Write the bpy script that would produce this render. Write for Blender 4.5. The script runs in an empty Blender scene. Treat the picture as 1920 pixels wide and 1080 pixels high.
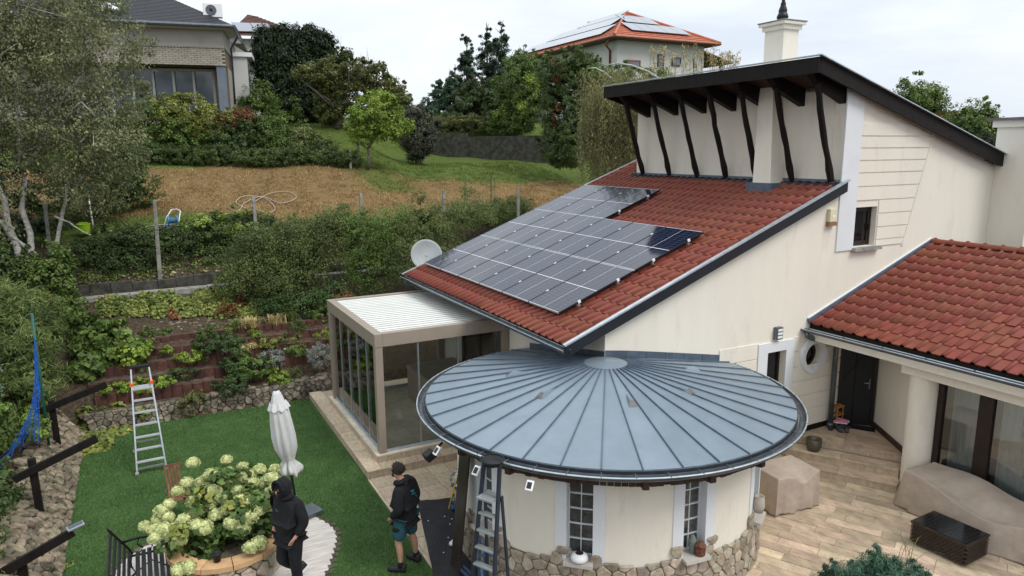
import bpy, math, random
import numpy as np
from mathutils import Vector, Matrix, Euler
random.seed(7); np.random.seed(7)
R = math.radians
scn = bpy.context.scene
col = scn.collection

# ---------------------------------------------------------------- camera, sky, sun
PITCH, ROLL, YAW, FPX, CAMH = R(10.879), R(-0.479), R(27.62), 1330.2, 6.6
look = Vector((math.sin(YAW)*math.cos(PITCH), math.cos(YAW)*math.cos(PITCH), -math.sin(PITCH)))
right = Vector((math.cos(YAW), -math.sin(YAW), 0)); upv = right.cross(look)
cr, sr = math.cos(ROLL), math.sin(ROLL)
r2 = cr*right + sr*upv; u2 = -sr*right + cr*upv
camd = bpy.data.cameras.new('camera'); cam = bpy.data.objects.new('camera', camd); col.objects.link(cam)
cam.matrix_world = Matrix(((r2.x, u2.x, -look.x, 0), (r2.y, u2.y, -look.y, 0), (r2.z, u2.z, -look.z, CAMH), (0, 0, 0, 1)))
camd.sensor_width = 36; camd.lens = FPX/1920*36; camd.clip_end = 4000; camd.clip_start = .1
scn.camera = cam
scn.cycles.transparent_max_bounces = 16
SUN_EL, SUN_AZ = R(52), R(150)      # azimuth clockwise from +Y
w = bpy.data.worlds.new('World'); scn.world = w; w.use_nodes = True
nt = w.node_tree; nt.nodes.clear()
out = nt.nodes.new('ShaderNodeOutputWorld'); bg = nt.nodes.new('ShaderNodeBackground')
sky = nt.nodes.new('ShaderNodeTexSky'); sky.sky_type = 'NISHITA'; sky.sun_disc = False
sky.sun_elevation = SUN_EL; sky.sun_rotation = SUN_AZ
skys = nt.nodes.new('ShaderNodeMix'); skys.data_type = 'RGBA'; skys.blend_type = 'MULTIPLY'; skys.inputs[0].default_value = 1
nt.links.new(sky.outputs[0], skys.inputs[6]); skys.inputs[7].default_value = (.8, .8, .8, 1)
tc = nt.nodes.new('ShaderNodeTexCoord'); mp = nt.nodes.new('ShaderNodeMapping'); mp.inputs['Scale'].default_value = (1.2, 1.2, 4.5)
nz = nt.nodes.new('ShaderNodeTexNoise'); nz.inputs['Scale'].default_value = 1.6; nz.inputs['Detail'].default_value = 6; nz.inputs['Roughness'].default_value = .55
nz.inputs['Distortion'].default_value = .6
rp = nt.nodes.new('ShaderNodeValToRGB'); rp.color_ramp.elements[0].position = .33; rp.color_ramp.elements[1].position = .66
rp.color_ramp.elements[0].color = (6.5, 7.15, 8.05, 1); rp.color_ramp.elements[1].color = (8.9, 9.3, 9.6, 1)
nt.links.new(tc.outputs['Generated'], mp.inputs[0]); nt.links.new(mp.outputs[0], nz.inputs[0]); nt.links.new(nz.outputs[0], rp.inputs[0])
mx = nt.nodes.new('ShaderNodeMix'); mx.data_type = 'RGBA'; mx.inputs[0].default_value = .95
nt.links.new(skys.outputs[2], mx.inputs[6]); nt.links.new(rp.outputs[0], mx.inputs[7])
# overcast sky: luminance rises smoothly from the horizon to the zenith
sz = nt.nodes.new('ShaderNodeSeparateXYZ'); nt.links.new(tc.outputs['Generated'], sz.inputs[0])
mz = nt.nodes.new('ShaderNodeMapRange'); nt.links.new(sz.outputs[2], mz.inputs[0]); mz.inputs[3].default_value = 1.0; mz.inputs[4].default_value = 1.7
vm = nt.nodes.new('ShaderNodeVectorMath'); vm.operation = 'SCALE'; nt.links.new(mx.outputs[2], vm.inputs[0]); nt.links.new(mz.outputs[0], vm.inputs['Scale'])
nt.links.new(vm.outputs[0], bg.inputs[0]); bg.inputs[1].default_value = 0.082
nt.links.new(bg.outputs[0], out.inputs[0])
sd = bpy.data.lights.new('sun', 'SUN'); sun = bpy.data.objects.new('sun', sd); col.objects.link(sun)
sd.energy = 1.5; sd.angle = R(25); sd.color = (1, .97, .93)
sdir = Vector((math.sin(SUN_AZ)*math.cos(SUN_EL), math.cos(SUN_AZ)*math.cos(SUN_EL), math.sin(SUN_EL)))
sun.rotation_euler = sdir.to_track_quat('Z', 'Y').to_euler()
scn.view_settings.view_transform = 'Standard'; scn.view_settings.look = 'None'
scn.view_settings.exposure = 0.45; scn.view_settings.gamma = 1; scn.view_settings.use_curve_mapping = False

# ---------------------------------------------------------------- helpers
def wloc(o):
    v = Vector((0, 0, 0))
    while o: v = v + o.location; o = o.parent
    return v
def tag(o, label=None, cat=None, group=None, kind=None):
    if label: o['label'] = label
    if cat: o['category'] = cat
    if group: o['group'] = group
    if kind: o['kind'] = kind
    return o
def empty(name, loc=(0, 0, 0), label=None, cat=None, group=None, rz=0):
    o = bpy.data.objects.new(name, None); col.objects.link(o); o.location = loc; o.rotation_euler = (0, 0, rz)
    o.empty_display_size = .2
    return tag(o, label, cat, group)
def kids(o): return KID.get(o.name, [])
KID = {}
def link(o, parent=None):
    col.objects.link(o)
    if parent is not None:
        o.parent = parent; KID.setdefault(parent.name, []).append(o)
    return o
def copy_tree(o, parent=None):
    c = o.copy(); link(c, parent)
    for ch in list(kids(o)): copy_tree(ch, c)
    return c
def mesh_np(name, V, F, smooth=False):
    me = bpy.data.meshes.new(name); V = np.asarray(V, dtype=np.float32); F = np.asarray(F, dtype=np.int32)
    n = F.shape[1]
    me.vertices.add(len(V)); me.vertices.foreach_set('co', V.ravel())
    me.loops.add(F.size); me.loops.foreach_set('vertex_index', F.ravel())
    me.polygons.add(len(F)); me.polygons.foreach_set('loop_start', np.arange(0, F.size, n, dtype=np.int32))
    if smooth: me.polygons.foreach_set('use_smooth', np.ones(len(F), dtype=bool))
    me.update(calc_edges=True)
    return me
class MB:
    def __init__(s): s.v = []; s.f = []
    def add(s, vs, fs):
        b = len(s.v); s.v += [tuple(p) for p in vs]; s.f += [tuple(i+b for i in f) for f in fs]; return s
    def box(s, x0, x1, y0, y1, z0, z1):
        return s.add([(x0,y0,z0),(x1,y0,z0),(x1,y1,z0),(x0,y1,z0),(x0,y0,z1),(x1,y0,z1),(x1,y1,z1),(x0,y1,z1)],
                     [(3,2,1,0),(4,5,6,7),(0,1,5,4),(1,2,6,5),(2,3,7,6),(3,0,4,7)])
    def bar(s, a, b, w, h, up=(0,0,1)):          # box from a to b, w across, h along 'up'
        a = Vector(a); b = Vector(b); d = (b-a).normalized(); u = Vector(up); x = d.cross(u)
        if x.length < 1e-4: x = d.cross(Vector((0, 1, 0)))
        x.normalize(); u = x.cross(d).normalized(); x = x*w/2; u = u*h/2
        P = [a-x-u, a+x-u, a+x+u, a-x+u, b-x-u, b+x-u, b+x+u, b-x+u]
        return s.add(P, [(0,1,2,3),(7,6,5,4),(0,4,5,1),(1,5,6,2),(2,6,7,3),(3,7,4,0)])
    def prism(s, poly, vec):                     # poly list of 3-D points, extruded by vec
        n = len(poly); v = Vector(vec); P = [Vector(p) for p in poly]
        return s.add(P+[p+v for p in P], [tuple(range(n-1, -1, -1)), tuple(range(n, 2*n))]+[(i, (i+1)%n, (i+1)%n+n, i+n) for i in range(n)])
    def tube(s, pts, rad, n=8, cap=True):
        pts = [Vector(p) for p in pts]; m = len(pts); rad = rad if isinstance(rad, (list, tuple)) else [rad]*m
        b = len(s.v); ref = Vector((0, 0, 1))
        for i, p in enumerate(pts):
            d = (pts[min(i+1, m-1)]-pts[max(i-1, 0)]).normalized()
            x = d.cross(ref)
            if x.length < .05: x = d.cross(Vector((0, 1, 0)))
            x.normalize(); y = d.cross(x)
            for k in range(n):
                a = 2*math.pi*k/n; s.v.append(tuple(p+(x*math.cos(a)+y*math.sin(a))*rad[i]))
        for i in range(m-1):
            for k in range(n):
                k2 = (k+1) % n; s.f.append((b+i*n+k, b+i*n+k2, b+(i+1)*n+k2, b+(i+1)*n+k))
        if cap:
            s.f.append(tuple(b+k for k in range(n-1, -1, -1))); s.f.append(tuple(b+(m-1)*n+k for k in range(n)))
        return s
    def lathe(s, prof, c=(0, 0), n=24, a0=0, a1=360, close=False):   # prof list of (r,z)
        full = abs(a1-a0) >= 359.9; m = n if full else n+1; b = len(s.v)
        for i in range(m):
            a = R(a0+(a1-a0)*i/n)
            for r, z in prof: s.v.append((c[0]+r*math.cos(a), c[1]+r*math.sin(a), z))
        q = len(prof); K = q if close else q-1
        for i in range(n):
            j = (i+1) % m
            for k in range(K):
                k2 = (k+1) % q; s.f.append((b+i*q+k, b+j*q+k, b+j*q+k2, b+i*q+k2))
        if close and not full:
            s.f.append(tuple(b+k for k in range(q))); s.f.append(tuple(b+n*q+k for k in range(q-1, -1, -1)))
        return s
    def arc(s, c, r0, r1, a0, a1, z0, z1, n=8):
        return s.lathe([(r0, z0), (r1, z0), (r1, z1), (r0, z1)], c, n, a0, a1, close=True)
    def mesh(s, name='mesh', smooth=False):
        me = bpy.data.meshes.new(name); me.from_pydata(s.v, [], s.f); me.update()
        if smooth: me.polygons.foreach_set('use_smooth', np.ones(len(me.polygons), dtype=bool))
        return me
    def build(s, name, mat, parent=None, smooth=False, label=None, cat=None, group=None, kind=None, bevel=0):
        me = s.mesh(name, smooth)
        if mat: me.materials.append(mat)
        o = bpy.data.objects.new(name, me)
        if parent is not None: off = wloc(parent)
        else:
            V = np.array(s.v); off = Vector((float(V[:, 0].mean()), float(V[:, 1].mean()), float(V[:, 2].min()))); o.location = off
        me.transform(Matrix.Translation(-off))
        link(o, parent)
        if bevel:
            bm = o.modifiers.new('bevel', 'BEVEL'); bm.width = bevel; bm.segments = 2; bm.limit_method = 'ANGLE'; bm.angle_limit = R(40)
        return tag(o, label, cat, group, kind)
def boolean(o, cutters):
    for c in cutters:
        me = c.mesh('cut'); co = bpy.data.objects.new('cut', me); col.objects.link(co); co.location = -wloc(o)*0
        # cutters come in world space; o's mesh is offset by its own world location
        m = o.modifiers.new('b', 'BOOLEAN'); m.operation = 'DIFFERENCE'; m.object = co; m.solver = 'EXACT'
        bpy.context.view_layer.update()
        dg = bpy.context.evaluated_depsgraph_get(); nm = bpy.data.meshes.new_from_object(o.evaluated_get(dg))
        o.modifiers.remove(m); o.data = nm; bpy.data.objects.remove(co)
def obj(name, me, mat=None, parent=None, loc=(0, 0, 0), rot=(0, 0, 0)):
    o = bpy.data.objects.new(name, me)
    if mat and not me.materials: me.materials.append(mat)
    o.location = loc; o.rotation_euler = rot; return link(o, parent)

# ---------------------------------------------------------------- materials
def M(name, c, rough=.75, metal=0, var=.12, vs=2.0, bump=0, bs=60, ov=0, iv=0, c2=None, spec=.4, trans=0, dirt=None, coat=0, sheen=0, stretch=(1, 1, 1), sat=0):
    m = bpy.data.materials.new(name); m.use_nodes = True; t = m.node_tree; N = t.nodes; L = t.links; b = N['Principled BSDF']
    b.inputs['Roughness'].default_value = rough; b.inputs['Metallic'].default_value = metal; b.inputs['Specular IOR Level'].default_value = spec
    if coat: b.inputs['Coat Weight'].default_value = coat
    g = N.new('ShaderNodeNewGeometry'); mp = N.new('ShaderNodeMapping'); mp.inputs['Scale'].default_value = stretch; L.new(g.outputs['Position'], mp.inputs[0])
    no = N.new('ShaderNodeTexNoise'); no.inputs['Scale'].default_value = vs; no.inputs['Detail'].default_value = 5; no.inputs['Roughness'].default_value = .6
    L.new(mp.outputs[0], no.inputs['Vector'])
    c = tuple(c); lo = tuple(x*(1-var) for x in c); hi = tuple(min(1, x*(1+var)) for x in (c2 or c))
    ra = N.new('ShaderNodeValToRGB'); ra.color_ramp.elements[0].position = .32; ra.color_ramp.elements[1].position = .68
    ra.color_ramp.elements[0].color = (*lo, 1); ra.color_ramp.elements[1].color = (*hi, 1)
    L.new(no.outputs[0], ra.inputs[0]); cur = ra.outputs[0]
    if dirt:                                      # (colour, scale, threshold)
        n2 = N.new('ShaderNodeTexNoise'); n2.inputs['Scale'].default_value = dirt[1]; n2.inputs['Detail'].default_value = 8; n2.inputs['Roughness'].default_value = .7
        L.new(mp.outputs[0], n2.inputs['Vector'])
        r3 = N.new('ShaderNodeValToRGB'); r3.color_ramp.elements[0].position = dirt[2]; r3.color_ramp.elements[1].position = dirt[2]+.16
        L.new(n2.outputs[0], r3.inputs[0]); mi = N.new('ShaderNodeMix'); mi.data_type = 'RGBA'; L.new(r3.outputs[0], mi.inputs[0])
        L.new(cur, mi.inputs[6]); mi.inputs[7].default_value = (*dirt[0], 1); cur = mi.outputs[2]
    if ov or iv:
        h = N.new('ShaderNodeHueSaturation'); mr = N.new('ShaderNodeMapRange')
        if iv: L.new(g.outputs['Random Per Island'], mr.inputs[0])
        else:
            oi = N.new('ShaderNodeObjectInfo'); L.new(oi.outputs['Random'], mr.inputs[0])
        k = ov or iv; mr.inputs[3].default_value = 1-k; mr.inputs[4].default_value = 1+k
        L.new(mr.outputs[0], h.inputs['Value'])
        if sat:
            m4 = N.new('ShaderNodeMapRange'); w4 = N.new('ShaderNodeTexWhiteNoise'); w4.noise_dimensions = '1D'
            L.new(mr.outputs[0], w4.inputs['W']); L.new(w4.outputs['Value'], m4.inputs[0]); m4.inputs[3].default_value = .5-sat; m4.inputs[4].default_value = .5+sat
            L.new(m4.outputs[0], h.inputs['Hue'])
        L.new(cur, h.inputs['Color']); cur = h.outputs[0]
    L.new(cur, b.inputs['Base Color'])
    if bump:
        n3 = N.new('ShaderNodeTexNoise'); n3.inputs['Scale'].default_value = bs; n3.inputs['Detail'].default_value = 4; L.new(mp.outputs[0], n3.inputs['Vector'])
        bu = N.new('ShaderNodeBump'); bu.inputs['Strength'].default_value = bump; bu.inputs['Distance'].default_value = .02
        L.new(n3.outputs[0], bu.inputs['Height']); L.new(bu.outputs[0], b.inputs['Normal'])
    if trans:
        tr = N.new('ShaderNodeBsdfTranslucent'); L.new(cur, tr.inputs[0]); ms = N.new('ShaderNodeMixShader'); ms.inputs[0].default_value = trans
        L.new(b.outputs[0], ms.inputs[1]); L.new(tr.outputs[0], ms.inputs[2]); L.new(ms.outputs[0], N['Material Output'].inputs[0])
    return m
def glassmat(name, tint=(.8, .85, .83), alpha=.35, rough=.02, refl=1.0):
    m = bpy.data.materials.new(name); m.use_nodes = True; t = m.node_tree; N = t.nodes; L = t.links; N.clear()
    o = N.new('ShaderNodeOutputMaterial'); tr = N.new('ShaderNodeBsdfTransparent'); tr.inputs[0].default_value = (*tint, 1)
    gl = N.new('ShaderNodeBsdfGlossy'); gl.inputs['Roughness'].default_value = rough; gl.inputs[0].default_value = (refl, refl, refl, 1)
    fr = N.new('ShaderNodeFresnel'); fr.inputs[0].default_value = 1.5; ad = N.new('ShaderNodeMath'); ad.operation = 'ADD'; ad.inputs[1].default_value = alpha; L.new(fr.outputs[0], ad.inputs[0])
    ms = N.new('ShaderNodeMixShader'); L.new(ad.outputs[0], ms.inputs[0]); L.new(tr.outputs[0], ms.inputs[1]); L.new(gl.outputs[0], ms.inputs[2]); L.new(ms.outputs[0], o.inputs[0])
    return m
WALL = M('cream_render', (.755, .70, .60), .9, var=.03, vs=1.1, bump=.3, bs=70, stretch=(1.6, 1.6, .45), dirt=((.66, .60, .51), 1.3, .55))
WALLW = M('white_render', (.68, .695, .71), .9, var=.04, vs=1.5, bump=.2, bs=90)
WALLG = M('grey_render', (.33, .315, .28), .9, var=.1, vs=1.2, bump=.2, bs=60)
WALLN = M('pale_grey_render', (.52, .52, .50), .9, var=.06, vs=.6, bump=.1, bs=40)
DKWOOD = M('dark_stained_wood', (.010, .0075, .0065), .6, var=.35, vs=9, spec=.2, bump=.35, bs=60, stretch=(1, 1, .3))
SOFFIT = M('brown_soffit_wood', (.045, .022, .015), .6, var=.3, vs=6, ov=.3, bump=.3, bs=60)
TILE = M('red_clay_tile', (.190, .045, .025), .55, var=.14, vs=3.0, ov=.07, bump=.15, bs=120, sat=.008, dirt=((.125, .036, .024), 5, .60), spec=.35)
TILES = M('red_clay_tile_field', (.190, .045, .025), .55, var=.14, vs=3.0, iv=.07, bump=.15, bs=120, sat=.008, dirt=((.125, .036, .024), 5, .60), spec=.35)
TILEO = M('orange_clay_tile', (.40, .12, .06), .6, var=.25, vs=5, iv=.15)
ZINC = M('zinc_sheet', (.215, .265, .305), .42, metal=.35, var=.07, vs=2.5, ov=.05, bump=.05, bs=3, dirt=((.19, .24, .28), 1.6, .56))
ZINCD = M('zinc_dark', (.05, .06, .07), .45, metal=.6, var=.25, vs=8)
ZINCL = M('zinc_light', (.50, .56, .60), .35, metal=.6, var=.15, vs=8)
GUTTER = M('gutter_metal', (.12, .135, .15), .42, metal=.6, var=.25, vs=6)
FLASH = M('lead_flashing', (.10, .13, .17), .55, metal=.3, var=.2, vs=5)
BLACKM = M('black_metal', (.012, .013, .015), .45, metal=.2, var=.2, vs=6)
ALU = M('brushed_aluminium', (.52, .55, .58), .35, metal=.8, var=.12, vs=14)
TAUPE = M('taupe_powdercoat', (.29, .24, .19), .5, var=.05, vs=3)
LOUV = M('white_louvre', (.62, .615, .57), .45, var=.05, vs=3, ov=.02)
TRAV = M('travertine', (.50, .40, .285), .65, var=.20, vs=7, bump=.15, bs=40, ov=.15, sat=.008, stretch=(2.5, 1, 1), dirt=((.27, .19, .115), 16, .56))
TRAVP = M('travertine_planks', (.53, .41, .285), .62, var=.24, vs=3.2, bump=.12, bs=40, ov=.27, sat=.012, stretch=(1.7, .9, 1), dirt=((.30, .205, .12), 9, .56))
CONC = M('weathered_concrete', (.27, .26, .235), .95, var=.3, vs=4, bump=.5, bs=30, dirt=((.10, .10, .07), 3, .55))
DCONC = M('dark_damp_concrete', (.065, .062, .052), .95, var=.5, vs=4, bump=.8, bs=20, dirt=((.025, .03, .015), 3, .5))
SOIL = M('garden_soil', (.06, .045, .032), .95, var=.5, vs=5, bump=1, bs=25, c2=(.10, .085, .06))
STONE = M('field_stone', (.33, .255, .165), .85, var=.28, vs=9, bump=.5, bs=30, ov=.30, sat=.02, c2=(.34, .30, .24))
STONEG = M('rubble_stone', (.15, .115, .075), .9, var=.45, vs=7, bump=.7, bs=25, ov=.4, sat=.02, c2=(.19, .165, .125), dirt=((.045, .045, .028), 4, .52))
MORTAR = M('mortar', (.16, .125, .085), .95, var=.3, vs=12, bump=.5, bs=40)
PALIS = M('brown_palisade_block', (.088, .036, .026), .9, var=.3, vs=10, bump=.6, bs=70, ov=.25, dirt=((.035, .035, .02), 6, .60))
BLACKC = M('black_cotton', (.0075, .0075, .0095), .95, var=.4, vs=14, bump=.4, bs=25)
SKIN = M('skin', (.46, .25, .17), .55, var=.06, vs=14)
GLASSD = M('dark_window_glass', (.008, .010, .011), .06, var=.2, vs=2, spec=.5)
GLASSR = M('reflecting_window_glass', (.10, .12, .15), .08, var=.3, vs=.6, spec=1.0)
GLASS = glassmat('clear_pane', (.96, .975, .965), .0)
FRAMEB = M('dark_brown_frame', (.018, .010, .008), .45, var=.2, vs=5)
COVER = M('beige_cover_fabric', (.39, .315, .25), .85, var=.12, vs=3, bump=1.0, bs=7, dirt=((.36, .29, .22), 5, .58))
WHITEP = M('white_plastic', (.78, .78, .78), .4, var=.03)
REDP = M('red_plastic', (.5, .02, .01), .4); ORANGEP = M('orange_plastic', (.75, .12, .02), .4)
LIME = M('lime_plastic', (.35, .58, .03), .4); BLUEP = M('blue_plastic', (.02, .18, .42), .4)
TERRA = M('orange_stone_cap', (.52, .32, .16), .75, var=.12, vs=6, bump=.2, bs=40, ov=.08)
FABW = M('white_parasol_cloth', (.64, .64, .62), .8, var=.05, vs=8, trans=.15)
BARK = M('grey_bark', (.13, .11, .085), .95, var=.5, vs=9, bump=.8, bs=25)
BIRCHB = M('birch_bark', (.42, .40, .36), .9, var=.35, vs=6, bump=.6, bs=20, dirt=((.06, .05, .04), 5, .58), stretch=(1, 1, 2.5))
def LEAF(name, c, c2=None, v=.40, rough=.55, tr=.28, vs=1.2, sat=.012):
    c = tuple(x*1.5 for x in c); c2 = tuple(x*1.5 for x in c2) if c2 else None
    return M(name, c, rough, var=.30, vs=vs, iv=v, c2=c2, trans=tr, spec=.3, sat=sat)
L_BIRCH = LEAF('birch_leaf', (.088, .105, .045), (.15, .155, .075))
L_IVY = LEAF('ivy_leaf', (.035, .060, .018), (.060, .085, .024))
L_MID = LEAF('shrub_leaf', (.055, .095, .022), (.09, .13, .03))
L_DARK = LEAF('dark_conifer_leaf', (.012, .022, .009), (.020, .031, .011))
L_BLUE = LEAF('deep_green_leaf', (.034, .062, .017), (.050, .080, .024))
L_OLIVE = LEAF('olive_leaf', (.060, .082, .024), (.10, .105, .032))
L_LIME = LEAF('lime_leaf', (.12, .19, .030), (.18, .24, .04))
L_YEL = LEAF('yellow_green_leaf', (.115, .145, .03), (.17, .175, .04))
L_BER = LEAF('bergenia_leaf', (.105, .145, .03), (.165, .175, .042), v=.4)
L_RED = LEAF('red_brown_leaf', (.10, .045, .018), (.15, .07, .025))
L_SILV = LEAF('silver_leaf', (.15, .17, .15), (.22, .23, .20))
L_GRASS = LEAF('blade_leaf', (.070, .105, .030), (.11, .135, .04))
L_STRAW = LEAF('straw_leaf', (.30, .24, .10), (.36, .30, .14))
L_SHRUB = LEAF('hazy_shrub_leaf', (.064, .088, .028), (.10, .12, .038))
# ---------------------------------------------------------------- terrain
PL = [(-3000, -.05), (19.1, -.05), (19.35, .42), (19.6, .5), (21.2, 1.62), (23.7, 2.45), (24.05, 2.55), (24.3, 2.9), (26.2, 3.95), (28, 4.5), (33, 6.0), (34.2, 6.3), (37, 7.9), (42, 8.4), (60, 9.5), (120, 11), (3000, 13)]
PR = [(-3000, -.05), (19.1, -.05), (19.35, .42), (19.6, .5), (21.2, 1.62), (23.7, 2.45), (24.05, 2.55), (24.3, 2.9), (26.2, 3.8), (28, 4.2), (31, 5.0), (35, 5.85), (41, 6.35), (42.5, 6.6), (45, 8.3), (60, 9.5), (120, 11), (3000, 13)]
def terr(x, y):
    x = np.asarray(x, float); y = np.asarray(y, float)
    a = np.interp(y, *zip(*PL)); b = np.interp(y, *zip(*PR)); t = np.clip((x-9)/4, 0, 1); t = t*t*(3-2*t)
    z = a*(1-t)+b*t
    l = np.interp(-x, [-1e9, 1.68, 2.3, 3.2, 8, 1e9], [-.06, -.06, .45, .75, 1.1, 1.2])
    z = np.maximum(z, l)
    z = z+np.where(y > 24.5, .05*np.sin(x*.7+y*.5)+.03*np.sin(x*1.9-y*1.3), 0)
    return z
def H(x, y): return float(terr(x, y))
def axis(lo, hi, step, far):
    mid = np.arange(lo, hi+.001, step); out = [lo-d for d in far[::-1]]+list(mid)+[hi+d for d in far]; return np.array(out)
gx = axis(-6, 32, .25, [2, 5, 10, 20, 40, 80, 200, 600, 2000]); gy = axis(7, 45, .2, [2, 5, 10, 15, 25, 50, 120, 400, 2000])
X, Y = np.meshgrid(gx, gy); Z = terr(X, Y)
nx, ny = len(gx), len(gy); idx = np.arange(nx*ny).reshape(ny, nx)
F = np.stack([idx[:-1, :-1], idx[:-1, 1:], idx[1:, 1:], idx[1:, :-1]], -1).reshape(-1, 4)
me = mesh_np('terrain', np.stack([X, Y, Z], -1).reshape(-1, 3), F, True)
def ssm(a, b, t): t = np.clip((t-a)/(b-a), 0, 1); return t*t*(3-2*t)
def vn(x, y, s, seed=0):   # cheap value noise
    rs = np.random.RandomState(seed); T = rs.rand(64, 64); x = x/s; y = y/s; xi = np.floor(x).astype(int); yi = np.floor(y).astype(int); fx = x-xi; fy = y-yi
    fx = fx*fx*(3-2*fx); fy = fy*fy*(3-2*fy); g = lambda i, j: T[(yi+j) % 64, (xi+i) % 64]
    return (g(0,0)*(1-fx)+g(1,0)*fx)*(1-fy)+(g(0,1)*(1-fx)+g(1,1)*fx)*fy
n1 = vn(X, Y, 2.2, 1)*.6+vn(X, Y, .8, 2)*.4
grn = ssm(31.2, 33.0, Y+2.2*(n1-.5)+(X-12)*.12)*ssm(6.5, 9.5, X+2*(n1-.5))    # green beyond the brown band
grn = np.maximum(grn, .75*ssm(8, 9.5, X)*(1-ssm(10, 12, X))*ssm(29, 30, Y))
grn = np.maximum(grn, (1-ssm(27.3, 28.3, Y+1.0*(n1-.5)))*(1-.85*ssm(2.2, 4.0, X)))            # strip along the hedge
grn = np.maximum(grn, ssm(32.9, 33.6, Y))
grn = np.where(Y > 24.4, grn, 0); soil = np.where(Y < 26.4, 1.0, 0.0)
ca = me.color_attributes.new('ground', 'FLOAT_COLOR', 'POINT')
cc = np.stack([grn, soil, n1, np.ones_like(n1)], -1).astype(np.float32).reshape(-1); ca.data.foreach_set('color', cc)
m = bpy.data.materials.new('meadow'); m.use_nodes = True; t = m.node_tree; N = t.nodes; L = t.links; b = N['Principled BSDF']; b.inputs['Roughness'].default_value = .95; b.inputs['Specular IOR Level'].default_value = .1
at_ = N.new('ShaderNodeVertexColor'); at_.layer_name = 'ground'; sp = N.new('ShaderNodeSeparateColor'); L.new(at_.outputs[0], sp.inputs[0])
g = N.new('ShaderNodeNewGeometry')
def noise(s, d=6, r=.7, v=None):
    n = N.new('ShaderNodeTexNoise'); n.inputs['Scale'].default_value = s; n.inputs['Detail'].default_value = d; n.inputs['Roughness'].default_value = r; L.new(v or g.outputs['Position'], n.inputs['Vector']); return n.outputs[0]
def ramp(v, a, b_, p0=.35, p1=.65):
    r_ = N.new('ShaderNodeValToRGB'); r_.color_ramp.elements[0].position = p0; r_.color_ramp.elements[1].position = p1; r_.color_ramp.elements[0].color = (*a, 1); r_.color_ramp.elements[1].color = (*b_, 1); L.new(v, r_.inputs[0]); return r_.outputs[0]
def mixc(f, a, b_):
    x = N.new('ShaderNodeMix'); x.data_type = 'RGBA'; L.new(f, x.inputs[0]); L.new(a, x.inputs[6]); L.new(b_, x.inputs[7]); return x.outputs[2]
nf = noise(7); brown = ramp(nf, (.14, .088, .042), (.27, .175, .08)); green = ramp(noise(5), (.055, .095, .022), (.12, .16, .035))
dk = ramp(noise(24, 4), (.45, .45, .45), (1.1, 1.1, 1.1), .30, .55)
so = ramp(noise(14), (.035, .026, .018), (.12, .09, .06))
gm = N.new('ShaderNodeMath'); gm.operation = 'MULTIPLY_ADD'; L.new(noise(1.5), gm.inputs[0]); gm.inputs[1].default_value = .9; gm.inputs[2].default_value = -.45
ga = N.new('ShaderNodeMath'); ga.operation = 'ADD'; ga.use_clamp = True; L.new(sp.outputs[0], ga.inputs[0]); L.new(gm.outputs[0], ga.inputs[1])
c1 = mixc(ga.outputs[0], brown, green); mu = N.new('ShaderNodeMix'); mu.data_type = 'RGBA'; mu.blend_type = 'MULTIPLY'; mu.inputs[0].default_value = 1; L.new(c1, mu.inputs[6]); L.new(dk, mu.inputs[7])
c2 = mixc(sp.outputs[1], mu.outputs[2], so); L.new(c2, b.inputs['Base Color'])
bu = N.new('ShaderNodeBump'); bu.inputs['Strength'].default_value = .9; bu.inputs['Distance'].default_value = .06; L.new(noise(16, 5), bu.inputs['Height']); L.new(bu.outputs[0], b.inputs['Normal'])
obj('ground', me, m)['kind'] = 'structure'

# rough grass on the slope beyond the fence (uncountable)
def slope_grass(name, n, want, hgt, mat, seed):
    rs_ = np.random.RandomState(seed); x = rs_.uniform(-1, 20, n); y = rs_.uniform(27.2, 37, n)
    j = np.clip(((x-gx[0])*0).astype(int), 0, 0); ix = np.searchsorted(gx, x)-1; iy = np.searchsorted(gy, y)-1; gv = grn[iy, ix]
    pn = vn(x, y, .35, seed+9)
    k_ = (np.abs(gv-want) < .55) & (pn > .35) & ((y < 33.4) | (x > 9.8)); x, y = x[k_], y[k_]; n = len(x); z = terr(x, y); a = rs_.uniform(0, 6.28, n); h_ = rs_.uniform(.4, 1, n)*hgt; le_ = rs_.normal(0, hgt*.5, (n, 2)); w_ = .012
    P_ = np.zeros((n, 3, 3)); P_[:, 0] = np.stack([x-w_*np.cos(a), y-w_*np.sin(a), z-.01], -1); P_[:, 1] = np.stack([x+w_*np.cos(a), y+w_*np.sin(a), z-.01], -1); P_[:, 2] = np.stack([x+le_[:, 0], y+le_[:, 1], z+h_], -1)
    obj(name, mesh_np(name, P_.reshape(-1, 3), np.arange(n*3).reshape(-1, 3)), mat)['kind'] = 'stuff'
slope_grass('dry_grass', 90000, 0.0, .09, M('dry_grass_blade', (.24, .145, .06), .9, var=.35, vs=1.2, iv=.5, c2=(.34, .25, .11), spec=.1), 3)
slope_grass('green_grass', 90000, 1.0, .09, M('green_grass_blade', (.085, .14, .035), .9, var=.3, vs=1.5, iv=.5, c2=(.16, .19, .05), spec=.1), 4)

# artificial lawn
TURF = M('artificial_turf', (.060, .118, .034), .9, var=.18, vs=1.3, bump=1, bs=140, c2=(.078, .142, .044), spec=.15, dirt=((.042, .086, .026), 28, .50))
lw = MB(); lw.prism([(-1.66, 7.5, -.03), (3.62, 7.5, -.03), (3.66, 19.08, -.03), (2.8, 19.02, -.03), (.9, 19.06, -.03), (-.5, 19.3, -.03), (-1.66, 19.6, -.03)], (0, 0, .035))
lw.build('artificial_lawn', TURF, kind='structure')
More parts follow.
